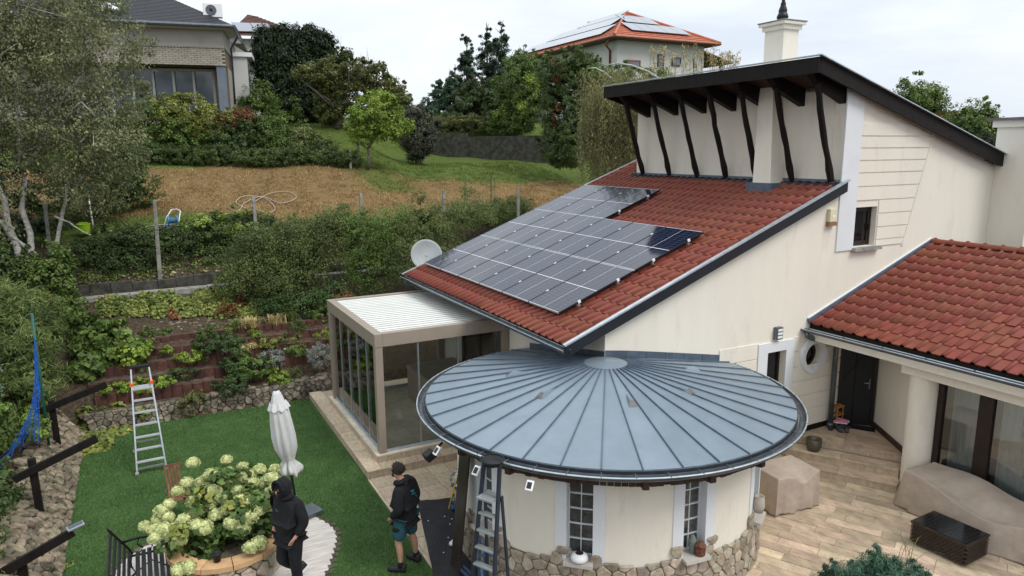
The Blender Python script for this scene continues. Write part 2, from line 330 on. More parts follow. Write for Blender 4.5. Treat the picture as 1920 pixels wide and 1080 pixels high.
# short turf blades over the lawn (uncountable)
nb = 150000; bx_ = np.random.uniform(-1.62, 3.58, nb); by_ = np.random.uniform(9.3, 19.0, nb)
keep = (np.hypot(bx_-.8, by_-11.6) > 1.78); bx_, by_ = bx_[keep], by_[keep]; nb = len(bx_)
aa = np.random.uniform(0, 6.283, nb); hh = np.random.uniform(.018, .035, nb); wd = .006
le = np.random.normal(0, .012, (nb, 2)); P = np.zeros((nb, 3, 3)); z0 = .004
P[:, 0] = np.stack([bx_-wd*np.cos(aa), by_-wd*np.sin(aa), np.full(nb, z0)], -1); P[:, 1] = np.stack([bx_+wd*np.cos(aa), by_+wd*np.sin(aa), np.full(nb, z0)], -1)
P[:, 2] = np.stack([bx_+le[:, 0], by_+le[:, 1], z0+hh], -1)
TURFB = M('turf_blade', (.082, .160, .046), .75, var=.2, vs=2, iv=.4, spec=.25)
obj('turf_blades', mesh_np('turf_blades', P.reshape(-1, 3), np.arange(nb*3).reshape(-1, 3)), TURFB)['kind'] = 'stuff'

# patio: bed + separate planks
pb = MB(); pb.prism([(3.62, 5, -.05), (17, 2, -.05), (17, 10.2, -.05), (7.2, 10.2, -.05), (7.2, 14, -.05), (3.66, 14, -.05)], (0, 0, .045))
patio = pb.build('patio', M('patio_joint', (.26, .205, .15), .95, var=.3, vs=9), kind='structure')
def clip(poly, n, d):       # keep n.p <= d
    out = []
    for i in range(len(poly)):
        a, b_ = poly[i], poly[(i+1) % len(poly)]; da = a[0]*n[0]+a[1]*n[1]-d; db = b_[0]*n[0]+b_[1]*n[1]-d
        if da <= 0: out.append(a)
        if da*db < 0: t_ = da/(da-db); out.append((a[0]+t_*(b_[0]-a[0]), a[1]+t_*(b_[1]-a[1])))
    return out
def plank_field(parent, name, cx, cy, dirv, lens, wid, rows, cols, lim, mat, z=.0, h=.014):
    dx, dy = dirv; px_, py_ = -dy, dx
    for i in range(-rows, rows):
        s0 = random.uniform(-1, 0); k = -cols
        s = -cols*lens+s0
        while s < cols*lens:
            ln = lens*random.uniform(.75, 1.2); g_ = .004
            q = [(s+g_, i*wid+g_), (s+ln-g_, i*wid+g_), (s+ln-g_, (i+1)*wid-g_), (s+g_, (i+1)*wid-g_)]
            poly = [(cx+a*dx+b_*px_, cy+a*dy+b_*py_) for a, b_ in q]
            for n_, d_ in lim:
                poly = clip(poly, n_, d_)
                if len(poly) < 3: break
            if len(poly) >= 3:
                A = abs(sum(poly[j][0]*poly[(j+1) % len(poly)][1]-poly[(j+1) % len(poly)][0]*poly[j][1] for j in range(len(poly))))/2
                if A > .006: MB().prism([(a, b_, z-.012) for a, b_ in poly], (0, 0, h+.006*random.random())).build(name, mat, parent)
            s += ln
plank_field(patio, 'stone_plank', 10, 7, (.46, -.888), .85, .24, 19, 6, [((-1, 0), -7.2), ((1, 0), 13.4), ((0, 1), 10.05), ((0, -1), -4.4), ((-1, .35), -4.9)], TRAVP)
plank_field(patio, 'stone_plank', 4.5, 10, (0, 1), .6, .4, 9, 8, [((-1, 0), -3.64), ((1, 0), 7.15), ((0, 1), 13.42), ((0, -1), -7.3), ((.6, -1), -5.6)], TRAV)
# curved paving round the planter
cp = MB(); cp.lathe([(0.01, .012), (1.72, .012), (1.74, -.02)], (.8, 11.6), 64)
for v in range(len(cp.v)):
    x, y, z = cp.v[v]; a = math.atan2(y-11.6, x-.8); k = 1+.025*math.sin(3*a)+.015*math.sin(7*a+1); cp.v[v] = (.8+(x-.8)*k, 11.6+(y-11.6)*k, z)
PAVE = M('pale_streaked_paving', (.50, .46, .41), .7, var=.14, vs=5, bump=.1, bs=30, stretch=(.6, 3.2, 1), c2=(.56, .52, .48), dirt=((.30, .26, .21), 4, .60))
cp.build('paved_circle', PAVE, kind='structure')
rm = MB()
for i in range(64):
    a = 2*math.pi*i/64; k = 1+.025*math.sin(3*a)+.015*math.sin(7*a+1); rr = 1.75*k
    rm.box(.8+rr*math.cos(a)-.05, .8+rr*math.cos(a)+.05, 11.6+rr*math.sin(a)-.05, 11.6+rr*math.sin(a)+.05, -.02, .016+.008*random.random())
rm.build('soil_rim', SOIL, kind='stuff')

# ---------------------------------------------------------------- foliage tools

def blobpts(blobs, n, clump=.25, shell=.75, K=None):
    B = np.array([b_[:6] for b_ in blobs], float); wv = (B[:, 3]*B[:, 4]*B[:, 5])**(2/3); wv /= wv.sum()
    K = K or max(12, int(n/45)); bi = np.random.choice(len(B), K, p=wv)
    d = np.random.normal(size=(K, 3)); d /= np.linalg.norm(d, axis=1)[:, None]; r_ = np.random.uniform(shell**3, 1, K)**(1/3)
    C_ = B[bi, :3]+d*r_[:, None]*B[bi, 3:6]
    ci = np.random.randint(0, K, n); sc = np.minimum(clump, B[bi[ci], 3:6].min(1)*.5)
    off = np.random.normal(size=(n, 3)); off /= np.linalg.norm(off, axis=1)[:, None]; off *= (np.random.rand(n)**(.5))[:, None]*sc[:, None]*1.25
    P_ = C_[ci]+off*np.array([1, 1, .75]); nrm = d[ci]*.8+off/np.maximum(sc, 1e-3)[:, None]*.7+np.array([0, 0, .45])
    return P_, nrm
def leafmesh(name, P_, nrm, size, asp=.55, jit=.7, hang=0, parent=None):
    n = len(P_); nrm = nrm+np.random.normal(0, jit, (n, 3)); nrm /= np.linalg.norm(nrm, axis=1)[:, None]
    t_ = np.random.normal(size=(n, 3))+np.array([0, 0, -hang]); t_ -= nrm*(t_*nrm).sum(1)[:, None]*(0 if hang > 2 else 1); t_ /= np.linalg.norm(t_, axis=1)[:, None]
    s_ = np.cross(nrm, t_); s_ /= np.linalg.norm(s_, axis=1)[:, None]; L_ = (size*np.random.uniform(.6, 1.3, n))[:, None]; W_ = L_*asp
    V = np.stack([P_-t_*L_*.5, P_+s_*W_*.5+nrm*W_*.12, P_+t_*L_*.5, P_-s_*W_*.5+nrm*W_*.12], 1).reshape(-1, 3)
    if parent is not None: V = V-np.array(wloc(parent))
    return mesh_np(name, V, np.arange(4*n).reshape(-1, 4))
def plant(name, base, label, cat, blobs, n, size, mat, clump=.25, shell=.75, asp=.55, hang=0, trunk=None, group=None, fname='foliage', jit=.7, extra=None, core=True, bark=None, cut=None, rag=3):
    root = empty(name, base, label, cat, group)
    blobs0 = blobs
    if rag:
        rg = random.Random(len(label)*7+n); ex = []
        for q in blobs:
            for _ in range(rag):
                a_ = rg.uniform(0, 6.28); e_ = rg.uniform(-.2, 1.4); s_ = rg.uniform(.14, .30); k_ = rg.uniform(.95, 1.22); ex.append((q[0]+q[3]*k_*math.cos(a_)*math.cos(e_), q[1]+q[4]*k_*math.sin(a_)*math.cos(e_), q[2]+q[5]*k_*math.sin(e_), q[3]*s_, q[4]*s_, q[5]*s_*1.2))
        blobs = list(blobs)+ex
    P_, nr = blobpts(blobs, n, clump, shell)
    if cut is not None:
        k = cut(P_); P_, nr = P_[k], nr[k]
    obj(fname, leafmesh(fname, P_, nr, size, asp, jit, hang, root), mat, root)
    if core:                                   # inner leaves, larger, same leaf material
        P2, n2_ = blobpts([(a, b_, c, d*.62, e*.62, f*.62) for a, b_, c, d, e, f in [q[:6] for q in blobs0]], max(200, int(n*.10)), clump*.8, .2)
        obj('inner_foliage', leafmesh('inner_foliage', P2, n2_, size*2.3, .8, .9, hang, root), mat, root)
    if extra:
        for (en, eb, enn, es, em) in extra:
            P3, n3_ = blobpts(eb, enn, clump, shell); obj(en, leafmesh(en, P3, n3_, es, asp, jit, hang, root), em, root)
    if trunk:
        b_ = MB()
        for pts, rad in trunk: b_.tube(pts, rad, 7)
        b_.build('trunk', bark or BARK, root, smooth=True)
    return root
def limbs(base, top, spread, n, r0, wob=.15, seed=1, forks=3):
    rs = random.Random(seed); base = Vector(base); top = Vector(top); T = []
    pts = [base.lerp(top, i/5)+Vector((rs.uniform(-wob, wob), rs.uniform(-wob, wob), 0))*(i > 0) for i in range(6)]
    T.append((pts, [r0*(1-.15*i) for i in range(6)]))
    for k in range(n):
        i = rs.randint(1, 4); s_ = pts[i]; a = rs.uniform(0, 6.28); ln = spread*rs.uniform(.6, 1.1); d = Vector((math.cos(a), math.sin(a), rs.uniform(.4, 1.1))).normalized()
        q = [s_, s_+d*ln*.4+Vector((0, 0, .05)), s_+d*ln*.75+Vector((rs.uniform(-.1, .1), rs.uniform(-.1, .1), .05)), s_+d*ln]
        rr = r0*.45*(1-.12*i); T.append((q, [rr, rr*.7, rr*.45, rr*.15]))
        for j in range(forks):
            a2 = rs.uniform(0, 6.28); d2 = (d+Vector((math.cos(a2), math.sin(a2), rs.uniform(-.2, .6)))*.8).normalized(); s2 = q[rs.randint(1, 2)]
            T.append(([s2, s2+d2*ln*.3, s2+d2*ln*.55], [rr*.4, rr*.25, rr*.06]))
    return T
# ---------------------------------------------------------------- main house
GY = 10.1; SX = 7.15; TH = math.atan(.378)
house = empty('house', (SX, GY, 0), 'cream rendered house with red tiled roofs, dark wooden struts and tall chimney', 'house')
def rz(x): return 3.32+.378*(x-6.3)
UR = lambda x: 8.36-.29*(x-12.0)          # upper roof top surface
g = MB(); g.prism([(SX, GY, -.05), (18.62, GY, -.05), (18.62, GY, UR(18.62)-.27), (13.12, GY, UR(13.12)-.27), (13.12, GY, rz(13.12)-.16), (SX, GY, rz(SX)-.16)], (0, .3, 0))
gw = g.build('gable_wall', WALL, house)
# openings
wcut = MB().box(13.64, 14.34, 10.0, 10.6, 4.50, 5.36); c1_ = MB().box(11.22, 11.76, 10.0, 10.6, 1.3, 2.47)
rc = MB(); rc.tube([(12.6, 10.0, 2.22), (12.6, 10.6, 2.22)], .27, 32)
dc = MB().box(13.5, 14.4, 10.05, 10.6, .45, 2.6)
boolean(gw, [wcut, c1_, rc])
MB().box(SX, SX+.3, GY+.3, 17.8, -.05, rz(SX)-.14).build('side_wall', WALL, house)
MB().prism([(SX+.3,17.5,-.05),(16.4,17.5,-.05),(16.4,17.5,rz(16.4)-.2),(SX+.3,17.5,rz(SX+.3)-.2)],(0,.3,0)).build('rear_wall', WALL, house)
MB().box(13.1, 13.4, GY+.3, 17.05, rz(13.1)-.3, UR(13.1)-.24).build('clerestory_wall', WALL, house)
MB().prism([(13.4, 16.75, 5.6), (18.6, 16.75, 5.0), (18.6, 16.75, UR(18.6)-.24), (13.4, 16.75, UR(13.4)-.24)], (0, .3, 0)).build('clerestory_wall', WALL, house)
# white pilaster at the corner of the clerestory
MB().box(13.07, 13.60, GY-.03, GY, 4.45, UR(13.35)-.23).build('pilaster', WALLW, house)
# battered chimney pillar in front of the clerestory
cp_ = MB(); b0 = [(12.55, 11.48, 5.55), (12.55, 12.02, 5.55), (13.15, 12.02, 5.55), (13.15, 11.48, 5.55)]; t0 = [(12.82, 11.82, 8.1), (12.82, 12.22, 8.1), (13.15, 12.22, 8.0), (13.15, 11.82, 8.0)]
cp_.add(b0+t0, [(0, 1, 2, 3), (7, 6, 5, 4), (0, 4, 5, 1), (1, 5, 6, 2), (2, 6, 7, 3), (3, 7, 4, 0)]); cp_.build('pillar', WALL, house)
MB().box(12.45, 13.1, 11.38, 12.12, 5.62, 5.86).build('flashing', FLASH, house)
# grooved plaster bands, upper
zs = [7.13, 6.86, 6.61, 6.35, 6.09, 5.80, 5.50, 5.20, 4.90, 4.62, 4.47]
slx = lambda z: 15.3+(z-4.46)/(6.93-4.46)*(16.07-15.3)
for i in range(len(zs)-1):
    z1, z0_ = zs[i]-.014, zs[i+1]+.014; x0 = 13.60
    xr0, xr1 = slx(z0_)-.02, min(slx(z1)-.02, 12.0+(8.36-.32-z1)/.29)
    if z0_ < 5.4: x0 = 14.37
    xr0 = min(xr0, 12.0+(8.36-.32-z0_)/.29)
    MB().prism([(x0, GY-.022, z0_), (xr0, GY-.022, z0_), (xr1, GY-.022, z1), (x0, GY-.022, z1)], (0, .023, 0)).build('plaster_band', WALL, house)
MB().prism([(slx(4.43), GY-.02, 4.43), (slx(4.43)+.07, GY-.02, 4.43), (slx(7.0)+.07, GY-.02, 7.0), (slx(7.0), GY-.02, 7.0)], (0, .021, 0)).build('plaster_band', WALL, house)
# grooved bands at the porch, pieces between surround, round window, corner
zb = [2.72, 2.38, 2.04, 1.70, 1.36, 1.02, .62]
for i in range(6):
    z1, z0_ = zb[i]-.014, zb[i+1]+.014
    for (xa, xb) in ((9.9, 10.93), (12.0, 12.17), (13.03, 13.52)) if i in (0, 1) else ((9.9, 10.93), (12.0, 13.52)):
        MB().box(xa, xb, GY-.02, GY+.001, z0_, z1).build('plaster_band', WALL, house)
MB().box(13.03, 13.5, GY-.02, GY+.001, 2.73, 2.8).build('plaster_band', WALL, house)
MB().box(10.3, 13.5, GY-.025, GY+.001, .5, .615).build('baseboard', DKWOOD, house)
# upper window
wn = empty('window', (13.99, GY+.2, 4.5)); wn.parent = house; wn.location = Vector((13.99, GY+.2, 4.5))-wloc(house); KID.setdefault(house.name, []).append(wn)
f = MB(); X0, X1, Z0, Z1, yy = 13.64, 14.34, 4.50, 5.36, GY+.13
def frame(f, X0, X1, Z0, Z1, y0, y1, t): f.box(X0, X0+t, y0, y1, Z0, Z1).box(X1-t, X1, y0, y1, Z0, Z1).box(X0+t, X1-t, y0, y1, Z0, Z0+t).box(X0+t, X1-t, y0, y1, Z1-t, Z1)
frame(f, X0, X1, Z0, Z1, yy, yy+.07, .05); frame(f, X0+.05, X1-.05, Z0+.05, Z1-.05, yy+.005, yy+.06, .055); f.build('frame', FRAMEB, wn); MB().box(X1-.09, X1-.07, yy-.03, yy, 4.85, 4.97).build('handle', FRAMEB, wn)
MB().box(X0+.1, X1-.1, yy+.03, yy+.035, Z0+.1, Z1-.1).build('pane', GLASSD, wn)
MB().box(X0-.06, X1+.12, GY-.12, GY+.12, 4.42, 4.495).build('sill', CONC, wn)
# porch window with white surround
wn2 = empty('window'); wn2.parent = house; wn2.location = Vector((11.5, GY, 1.3))-wloc(house); KID[house.name].append(wn2)
f = MB(); f.box(10.95, 11.22, GY-.035, GY+.001, 1.2, 2.68).box(11.76, 11.99, GY-.035, GY+.001, 1.2, 2.68).box(11.22, 11.76, GY-.035, GY+.001, 2.47, 2.68); f.build('surround', WALLW, wn2)
f = MB(); frame(f, 11.22, 11.76, 1.3, 2.47, GY+.13, GY+.2, .06); f.build('frame', FRAMEB, wn2); MB().box(11.28, 11.70, GY+.16, GY+.165, 1.36, 2.41).build('pane', GLASSD, wn2)
MB().box(10.95, 12.0, GY-.10, GY+.1, 1.12, 1.2).build('sill', WALLW, wn2)
# round window
wn3 = empty('round_window'); wn3.parent = house; wn3.location = Vector((12.6, GY, 2.22))-wloc(house); KID[house.name].append(wn3)
def ringy(cx, cz, r0, r1, y0, y1, n=40):
    m_ = MB(); P_ = []
    for i in range(n):
        a = 2*math.pi*i/n; c_, s_ = math.cos(a), math.sin(a)
        m_.v += [(cx+r0*c_, y0, cz+r0*s_), (cx+r1*c_, y0, cz+r1*s_), (cx+r1*c_, y1, cz+r1*s_), (cx+r0*c_, y1, cz+r0*s_)]
    for i in range(n):
        a, b_ = i*4, ((i+1) % n)*4
        for k in range(4): k2 = (k+1) % 4; m_.f.append((a+k, a+k2, b_+k2, b_+k))
    return m_
ringy(12.6, 2.22, .272, .385, GY-.07, GY+.001).build('surround', WALLW, wn3, smooth=False)
ringy(12.6, 2.22, .20, .268, GY+.13, GY+.19).build('frame', FRAMEB, wn3)
dk = MB(); dk.tube([(12.6, GY+.16, 2.22), (12.6, GY+.165, 2.22)], .21, 32); dk.build('pane', GLASSD, wn3)
mm = MB(); mm.box(12.58, 12.62, GY+.13, GY+.155, 2.02, 2.42); mm.build('muntin', FRAMEB, wn3)
# clerestory coping / flashing
MB().bar((13.02, 10.12, 5.94), (13.02, 17.06, 5.94), .10, .05).build('flashing', FLASH, house)
MB().box(12.9, 13.1, 9.96, 17.1, 5.80, 5.885).build('flashing', ZINCD, house)
# ---- upper roof
ur = MB(); yA, yB = 9.90, 17.12
ur.prism([(12.0, yA+.06, UR(12.0)-.03), (18.66, yA+.06, UR(18.66)-.03), (18.66, yA+.06, UR(18.66)-.12), (12.0, yA+.06, UR(12)-.12)], (0, yB-yA-.12, 0))
uro = ur.build('upper_roof', ZINCL, house)
fa = MB()
fa.prism([(11.98, yA, UR(11.98)), (18.70, yA, UR(18.70)), (18.70, yA, UR(18.70)-.27), (18.45, yA, UR(18.45)-.31), (11.98, yA, UR(11.98)-.30)], (0, .06, 0)); fa.build('fascia', DKWOOD, uro)
fa = MB(); fa.prism([(11.98, yB-.06, UR(11.98)), (18.70, yB-.06, UR(18.70)), (18.70, yB-.06, UR(18.70)-.27), (11.98, yB-.06, UR(11.98)-.30)], (0, .06, 0)); fa.build('fascia', DKWOOD, uro)
MB().box(11.93, 11.99, yA, yB, UR(12)-.30, UR(12)).build('fascia', DKWOOD, uro)
ed = MB(); ed.bar((11.90, yA-.02, UR(11.9)+.012), (18.72, yA-.02, UR(18.72)+.012), .09, .02, (0, 0, 1)); ed.bar((11.94, yA-.06, UR(11.94)+.012), (11.94, yB+.04, UR(11.94)+.012), .09, .02); ed.build('edge_trim', ZINCL, uro)
k = 0; y = yA+.07
while y < yB-.1:
    k += 1; w_ = .118
    b_ = MB(); b_.prism([(12.0, y, UR(12)-.125), (13.1, y, UR(13.1)-.125), (13.1, y, UR(13.1)-.155), (12.0, y, UR(12)-.155)], (0, w_-.012, 0)); b_.build('soffit_board', SOFFIT, uro); y += w_
MB().box(18.71, 18.86, 10.14, 10.3, 6.22, 6.44).build('gutter_end', GUTTER, uro)
ys = [16.55, 15.38, 14.30, 13.27, 12.27, 11.25, 10.22]
for i, y in enumerate(ys):
    b_ = MB(); w_ = .17
    b_.prism([(12.06, y-w_/2, UR(12.06)-.157), (13.1, y-w_/2, UR(13.1)-.157), (13.1, y-w_/2, UR(13.1)-.52), (12.30, y-w_/2, UR(12.3)-.43), (12.06, y-w_/2, UR(12.06)-.26)], (0, w_, 0)); b_.build('rafter', DKWOOD, house)
    st = MB(); rs = random.Random(i); n = 9; p0 = Vector((12.24, y-.06, 7.90)); p1 = Vector((12.97, y+.02, 5.93)); pts = []
    for j in range(n):
        t_ = j/(n-1); p = p0.lerp(p1, t_)+Vector((rs.uniform(-.010, .010), rs.uniform(-.015, .015), 0)); p.y += .02*math.sin(t_*3.1)
        pts.append(p)
    for a_, b2 in zip(pts[:-1], pts[1:]): pass
    rad = [.062+rs.uniform(-.006, .008) for _ in range(n)]; rad[-2] = .078
    st.tube(pts, rad, 8); st.build('strut', DKWOOD, house, smooth=False)
# ---- lower main roof
rf = MB(); rf.prism([(6.32, 9.97, rz(6.32)-.02), (13.1, 9.97, rz(13.1)-.02), (13.1, 9.97, rz(13.1)-.14), (6.32, 9.97, rz(6.32)-.14)], (0, 8.3, 0))
rf.prism([(13.1, 17.12, rz(13.1)-.02), (16.4, 17.12, rz(16.4)-.02), (16.4, 17.12, rz(16.4)-.14), (13.1, 17.12, rz(13.1)-.14)], (0, 1.15, 0))
roof = rf.build('roof', DKWOOD, house)
vg = MB(); vg.prism([(6.22, 9.93, rz(6.22)+.03), (13.1, 9.93, rz(13.1)+.03), (13.1, 9.93, rz(13.1)-.165), (6.22, 9.93, rz(6.22)-.165)], (0, .045, 0)); vg.build('bargeboard', M('blue_black_trim', (.011, .013, .018), .5, var=.2), roof)
vt = MB(); vt.bar((6.2, 9.955, rz(6.2)+.06), (13.14, 9.955, rz(13.14)+.06), .085, .03, (-.378, 0, 1)); vt.build('verge_trim', ZINCL, roof)
vt = MB(); vt.bar((6.2, 18.30, rz(6.2)+.055), (16.4, 18.30, rz(16.4)+.055), .07, .035, (-.378, 0, 1)); vt.build('verge_trim', ZINCL, roof)
# underside boards of the gable overhang (eave)
for i in range(7):
    x = 6.36+i*.115; MB().prism([(x, 9.985, rz(x)-.142), (x+.108, 9.985, rz(x+.108)-.142), (x+.108, 9.985, rz(x+.108)-.16), (x, 9.985, rz(x)-.16)], (0, 8.2, 0)).build('soffit_board', SOFFIT, roof)
def gutter(name, parent, a, b_, r=.07, n=8):
    a = Vector(a); b_ = Vector(b_); d = (b_-a).normalized(); s_ = d.cross(Vector((0, 0, 1))).normalized(); m_ = MB(); q = []
    pr_ = []
    for i in range(n+1):
        th = math.pi*i/n; pr_.append((math.cos(th)*r, -math.sin(th)*r))
    pr_ = pr_+[(-(r-.008), 0)]+[(-math.cos(math.pi*i/n)*(r-.008), -math.sin(math.pi*i/n)*(r-.008)) for i in range(1, n)]+[(r-.008, 0)]
    m_.prism([a+s_*u+Vector((0, 0, v)) for u, v in pr_], b_-a)
    o = m_.build(name, GUTTER, parent)
    MB().tube([a+s_*r+Vector((0, 0, .004)), b_+s_*r+Vector((0, 0, .004))], .011, 6).build('gutter_bead', ZINCL, o); MB().tube([a-s_*r+Vector((0, 0, .004)), b_-s_*r+Vector((0, 0, .004))], .009, 6).build('gutter_bead', ZINCL, o)
    L_ = (b_-a).length; k = int(L_/.85)
    for i in range(k+1):
        p = a+d*(.2+i*.85)
        if (p-a).length < L_: MB().bar(p-s_*(r+.005)+Vector((0, 0, .012)), p+s_*(r+.01)+Vector((0, 0, .012)), .022, .006).build('bracket', GUTTER, o)
    return o
gutter('gutter', house, (6.235, 9.93, 3.255), (6.235, 18.38, 3.265), .075)
MB().tube([(6.235, 18.2, 3.2), (6.3, 18.2, 3.05), (7.05, 18.0, 2.6), (7.08, 17.95, 2.2), (7.08, 17.95, .0)], .045, 10).build('downpipe', GUTTER, house, smooth=True)
# ---- tiles
def tile_mesh(W, L_, h=.043):
    prof = []
    for u, v in [(0, .012), (.03, .002), (.06, .0), (.36, -.001), (.66, .002), (.661, .0025), (.68, .018), (.73, .036), (.80, .0445), (.87, .043), (.95, .028), (1.0, .012)]: prof.append((u*W, v*h/.0445))
    v, f = [], []
    n = len(prof)
    for x, dz in ((0, .022), (L_, .002)):
        for y, z in prof: v.append((x, y, z+dz))
    for y, z in prof: v.append((0.0, y, z+.022-.020))
    for i in range(n-1):
        f.append((i, i+n, i+n+1, i+1)); f.append((i+2*n, i, i+1, i+1+2*n))
    me = bpy.data.meshes.new('tile'); me.from_pydata(v, [], f); me.update(); me.polygons.foreach_set('use_smooth', [i % 2 == 0 and i//2 > 4 for i in range(len(f))]); return me, np.array(v), f
def tiles(parent, org, nr, ncx, W, cl, keepn, ydir=1, cond=None, seed=3):
    me, V, Fc = tile_mesh(W, cl+.06); me.materials.append(TILE); rs = random.Random(seed); L_ = []
    for r_ in range(nr):
        for c_ in range(ncx):
            x = org[0]+math.cos(TH)*(r_*cl); z = org[2]+math.sin(TH)*(r_*cl); y = org[1]+c_*W*ydir
            if cond and not cond(x, y): continue
            L_.append((x, y-(W if ydir < 0 else 0), z))
    cp2 = Vector((0, 0, CAMH)); L_.sort(key=lambda p: (Vector(p)-cp2).length)
    off = wloc(parent); vs, fs = [], []; ct, st_ = math.cos(TH), math.sin(TH)
    for i, p in enumerate(L_):
        jz = rs.uniform(0, .004); jr = rs.uniform(-.006, .006); sl = .024 if rs.random() < .008 else 0
        if i < keepn:
            o = obj('tile', me, None, parent, Vector((p[0]-sl, p[1], p[2]+jz))-off, (jr, -TH, jr*.8))
        else:
            b0 = len(vs); dx = V[:, 0]*ct-V[:, 2]*st_; dz = V[:, 0]*st_+V[:, 2]*ct
            vs += [(p[0]+a-off.x, p[1]+b2-off.y, p[2]+c2+jz-off.z) for a, b2, c2 in zip(dx, V[:, 1], dz)]; fs += [tuple(k+b0 for k in q) for q in Fc]
    if vs:
        m2 = bpy.data.meshes.new('tile_field'); m2.from_pydata(vs, [], fs); m2.update(); m2.polygons.foreach_set('use_smooth', [i % 2 == 0 for i in range(len(fs))])
        o = obj('tile_field', m2, TILES, parent); o['kind'] = 'stuff'
tiles(roof, (6.27, 9.99, rz(6.27)+.0), 25, 35, .237, .362, 140, 1, lambda x, y: x < 12.9 or (y > 17.1 and x < 15.4))
# ---- right wing
wing_roof = MB(); RX, RZ0 = 12.42, 2.95
wz = lambda x: RZ0+.3675*(x-RX)
wing_roof.prism([(RX+.02, 10.08, wz(RX)-.02), (16.40, 10.08, wz(16.4)-.02), (20.4, 10.08, wz(16.4)-1.49), (20.4, 10.08, wz(16.4)-1.61), (16.40, 10.08, wz(16.4)-.14), (RX+.02, 10.08, wz(RX)-.14)], (0, -8.0, 0))
wr = wing_roof.build('roof', DKWOOD, house)
TH0 = TH; TH = math.atan(.3675)
tiles(wr, (RX-.02, 10.06, wz(RX)), 12, 30, .2555, .353, 160, -1, None, 5)
TH = TH0
fl = MB(); fl.bar((RX-.05, 10.07, wz(RX)+.06), (16.4, 10.07, wz(16.4)+.06), .06, .10, (-.37, 0, 1)); fl.build('flashing', FLASH, wr)
fl = MB(); fl.bar((RX-.05, 10.085, wz(RX)+.125), (16.4, 10.085, wz(16.4)+.125), .03, .014, (-.37, 0, 1)); fl.build('flashing', WALLW, wr)
y = 10.02
while y > 3:                                         # ridge tiles
    m_ = MB(); L_ = .40; n = 8; b0 = 0
    for k, (yy_, rr) in enumerate(((y, .115), (y-L_, .10))):
        for i in range(n+1): a = math.pi*i/n; m_.v.append((16.42+rr*math.cos(a), yy_, wz(16.4)+.02+rr*.8*math.sin(a)))
    for i in range(n): m_.f.append((i, i+1, i+n+2, i+n+1))
    m_.tube([(16.42+.122*math.cos(math.pi*i/n), y-.0, wz(16.4)+.02+.1*math.sin(math.pi*i/n)) for i in range(n+1)], .018, 5)
    m_.build('ridge_tile', TILE, wr, smooth=True); y -= L_-.03
gutter('gutter', house, (12.25, 3.0, 2.885), (12.25, 10.13, 2.865), .07)
MB().tube([(12.25, 10.0, 2.80), (12.28, 10.0, 2.72), (12.5, 9.98, 2.62), (13.05, 9.96, 2.58), (13.16, 9.96, 2.50), (13.18, 9.96, 2.35), (13.18, 9.96, .52)], .055, 12).build('downpipe', GUTTER, house, smooth=True)
MB().tube([(13.18, 9.96, .50), (13.18, 9.96, .62)], .075, 12).build('pipe_collar', GUTTER, house, smooth=True)
MB().box(12.45, 12.60, 3.0, 10.08, 2.60, 2.87).build('eave_beam', WALL, house)
MB().box(12.60, 14.8, 3.0, 10.08, 2.70, 2.74).build('porch_ceiling', WALL, house)
MB().box(12.72, 13.35, 3.0, 8.15, 2.36, 2.70).build('lintel', WALL, house)
cl = MB(); cl.lathe([(.255, -.02), (.255, 2.355)], (13.02, 7.86), 32); cl.build('column', WALL, house, smooth=True)
# porch side walls and door
w1 = MB(); w1.prism([(13.32, 8.30, -.02), (14.10, 9.55, -.02), (14.35, 9.55, -.02), (13.57, 8.15, -.02)], (0, 0, 2.72)); w1.build('porch_wall', WALL, house)
w1 = MB(); w1.prism([(13.02, 7.95, -.02), (13.32, 8.30, -.02), (13.5, 8.2, -.02), (13.2, 7.85, -.02)], (0, 0, 2.72)); w1.build('porch_wall', WALL, house)
bbp = MB(); bbp.bar((13.30, 8.31, .56), (14.08, 9.56, .56), .03, .12); bbp.bar((13.0, 7.98, .42), (13.30, 8.31, .52), .03, .14); bbp.build('baseboard', SOFFIT, house)
MB().tube([(13.30, 8.29, .6), (13.31, 8.30, 2.66)], .012, 6).build('cable', WALLW, house)
dr = empty('door'); dr.parent = house; dr.location = Vector((13.8, 9.8, .5))-wloc(house); KID[house.name].append(dr)
d0, d1 = Vector((13.50, 10.10, 0)), Vector((14.09, 9.56, 0)); dd = (d1-d0).normalized(); nn_ = Vector((dd.y, -dd.x, 0))
if nn_.y > 0: nn_ = -nn_
m_ = MB(); m_.prism([d0+Vector((0, 0, .5)), d1+Vector((0, 0, .5)), d1+Vector((0, 0, 2.66)), d0+Vector((0, 0, 2.66))], -nn_*.06); m_.build('leaf', BLACKM, dr)
for a_, b2 in ((d0+dd*.02, d0+dd*.07), (d1-dd*.07, d1-dd*.02)):
    MB().prism([a_+Vector((0, 0, .5)), b2+Vector((0, 0, .5)), b2+Vector((0, 0, 2.66)), a_+Vector((0, 0, 2.66))], nn_*.03).build('frame', FRAMEB, dr)
ph = d1-dd*.14+nn_*.05; m_ = MB(); m_.tube([ph+Vector((0, 0, 1.5)), ph-dd*.12+Vector((0, 0, 1.5))], .011, 6); m_.bar(ph+Vector((0, 0, 1.36))-nn_*.045, ph+Vector((0, 0, 1.58))-nn_*.045, .035, .012); m_.build('handle', ALU, dr)
m_ = MB(); m_.bar(d0+dd*.35+nn_*.01+Vector((0, 0, .52)), d0+dd*.35+nn_*.01+Vector((0, 0, 2.64)), .012, .02); m_.build('seam', FRAMEB, dr)
m_ = MB(); m_.bar(d0+dd*.08+nn_*.02+Vector((0, 0, 1.5)), d1-dd*.25+nn_*.02+Vector((0, 0, 2.2)), .012, .012); m_.build('trim', BLACKM, dr)
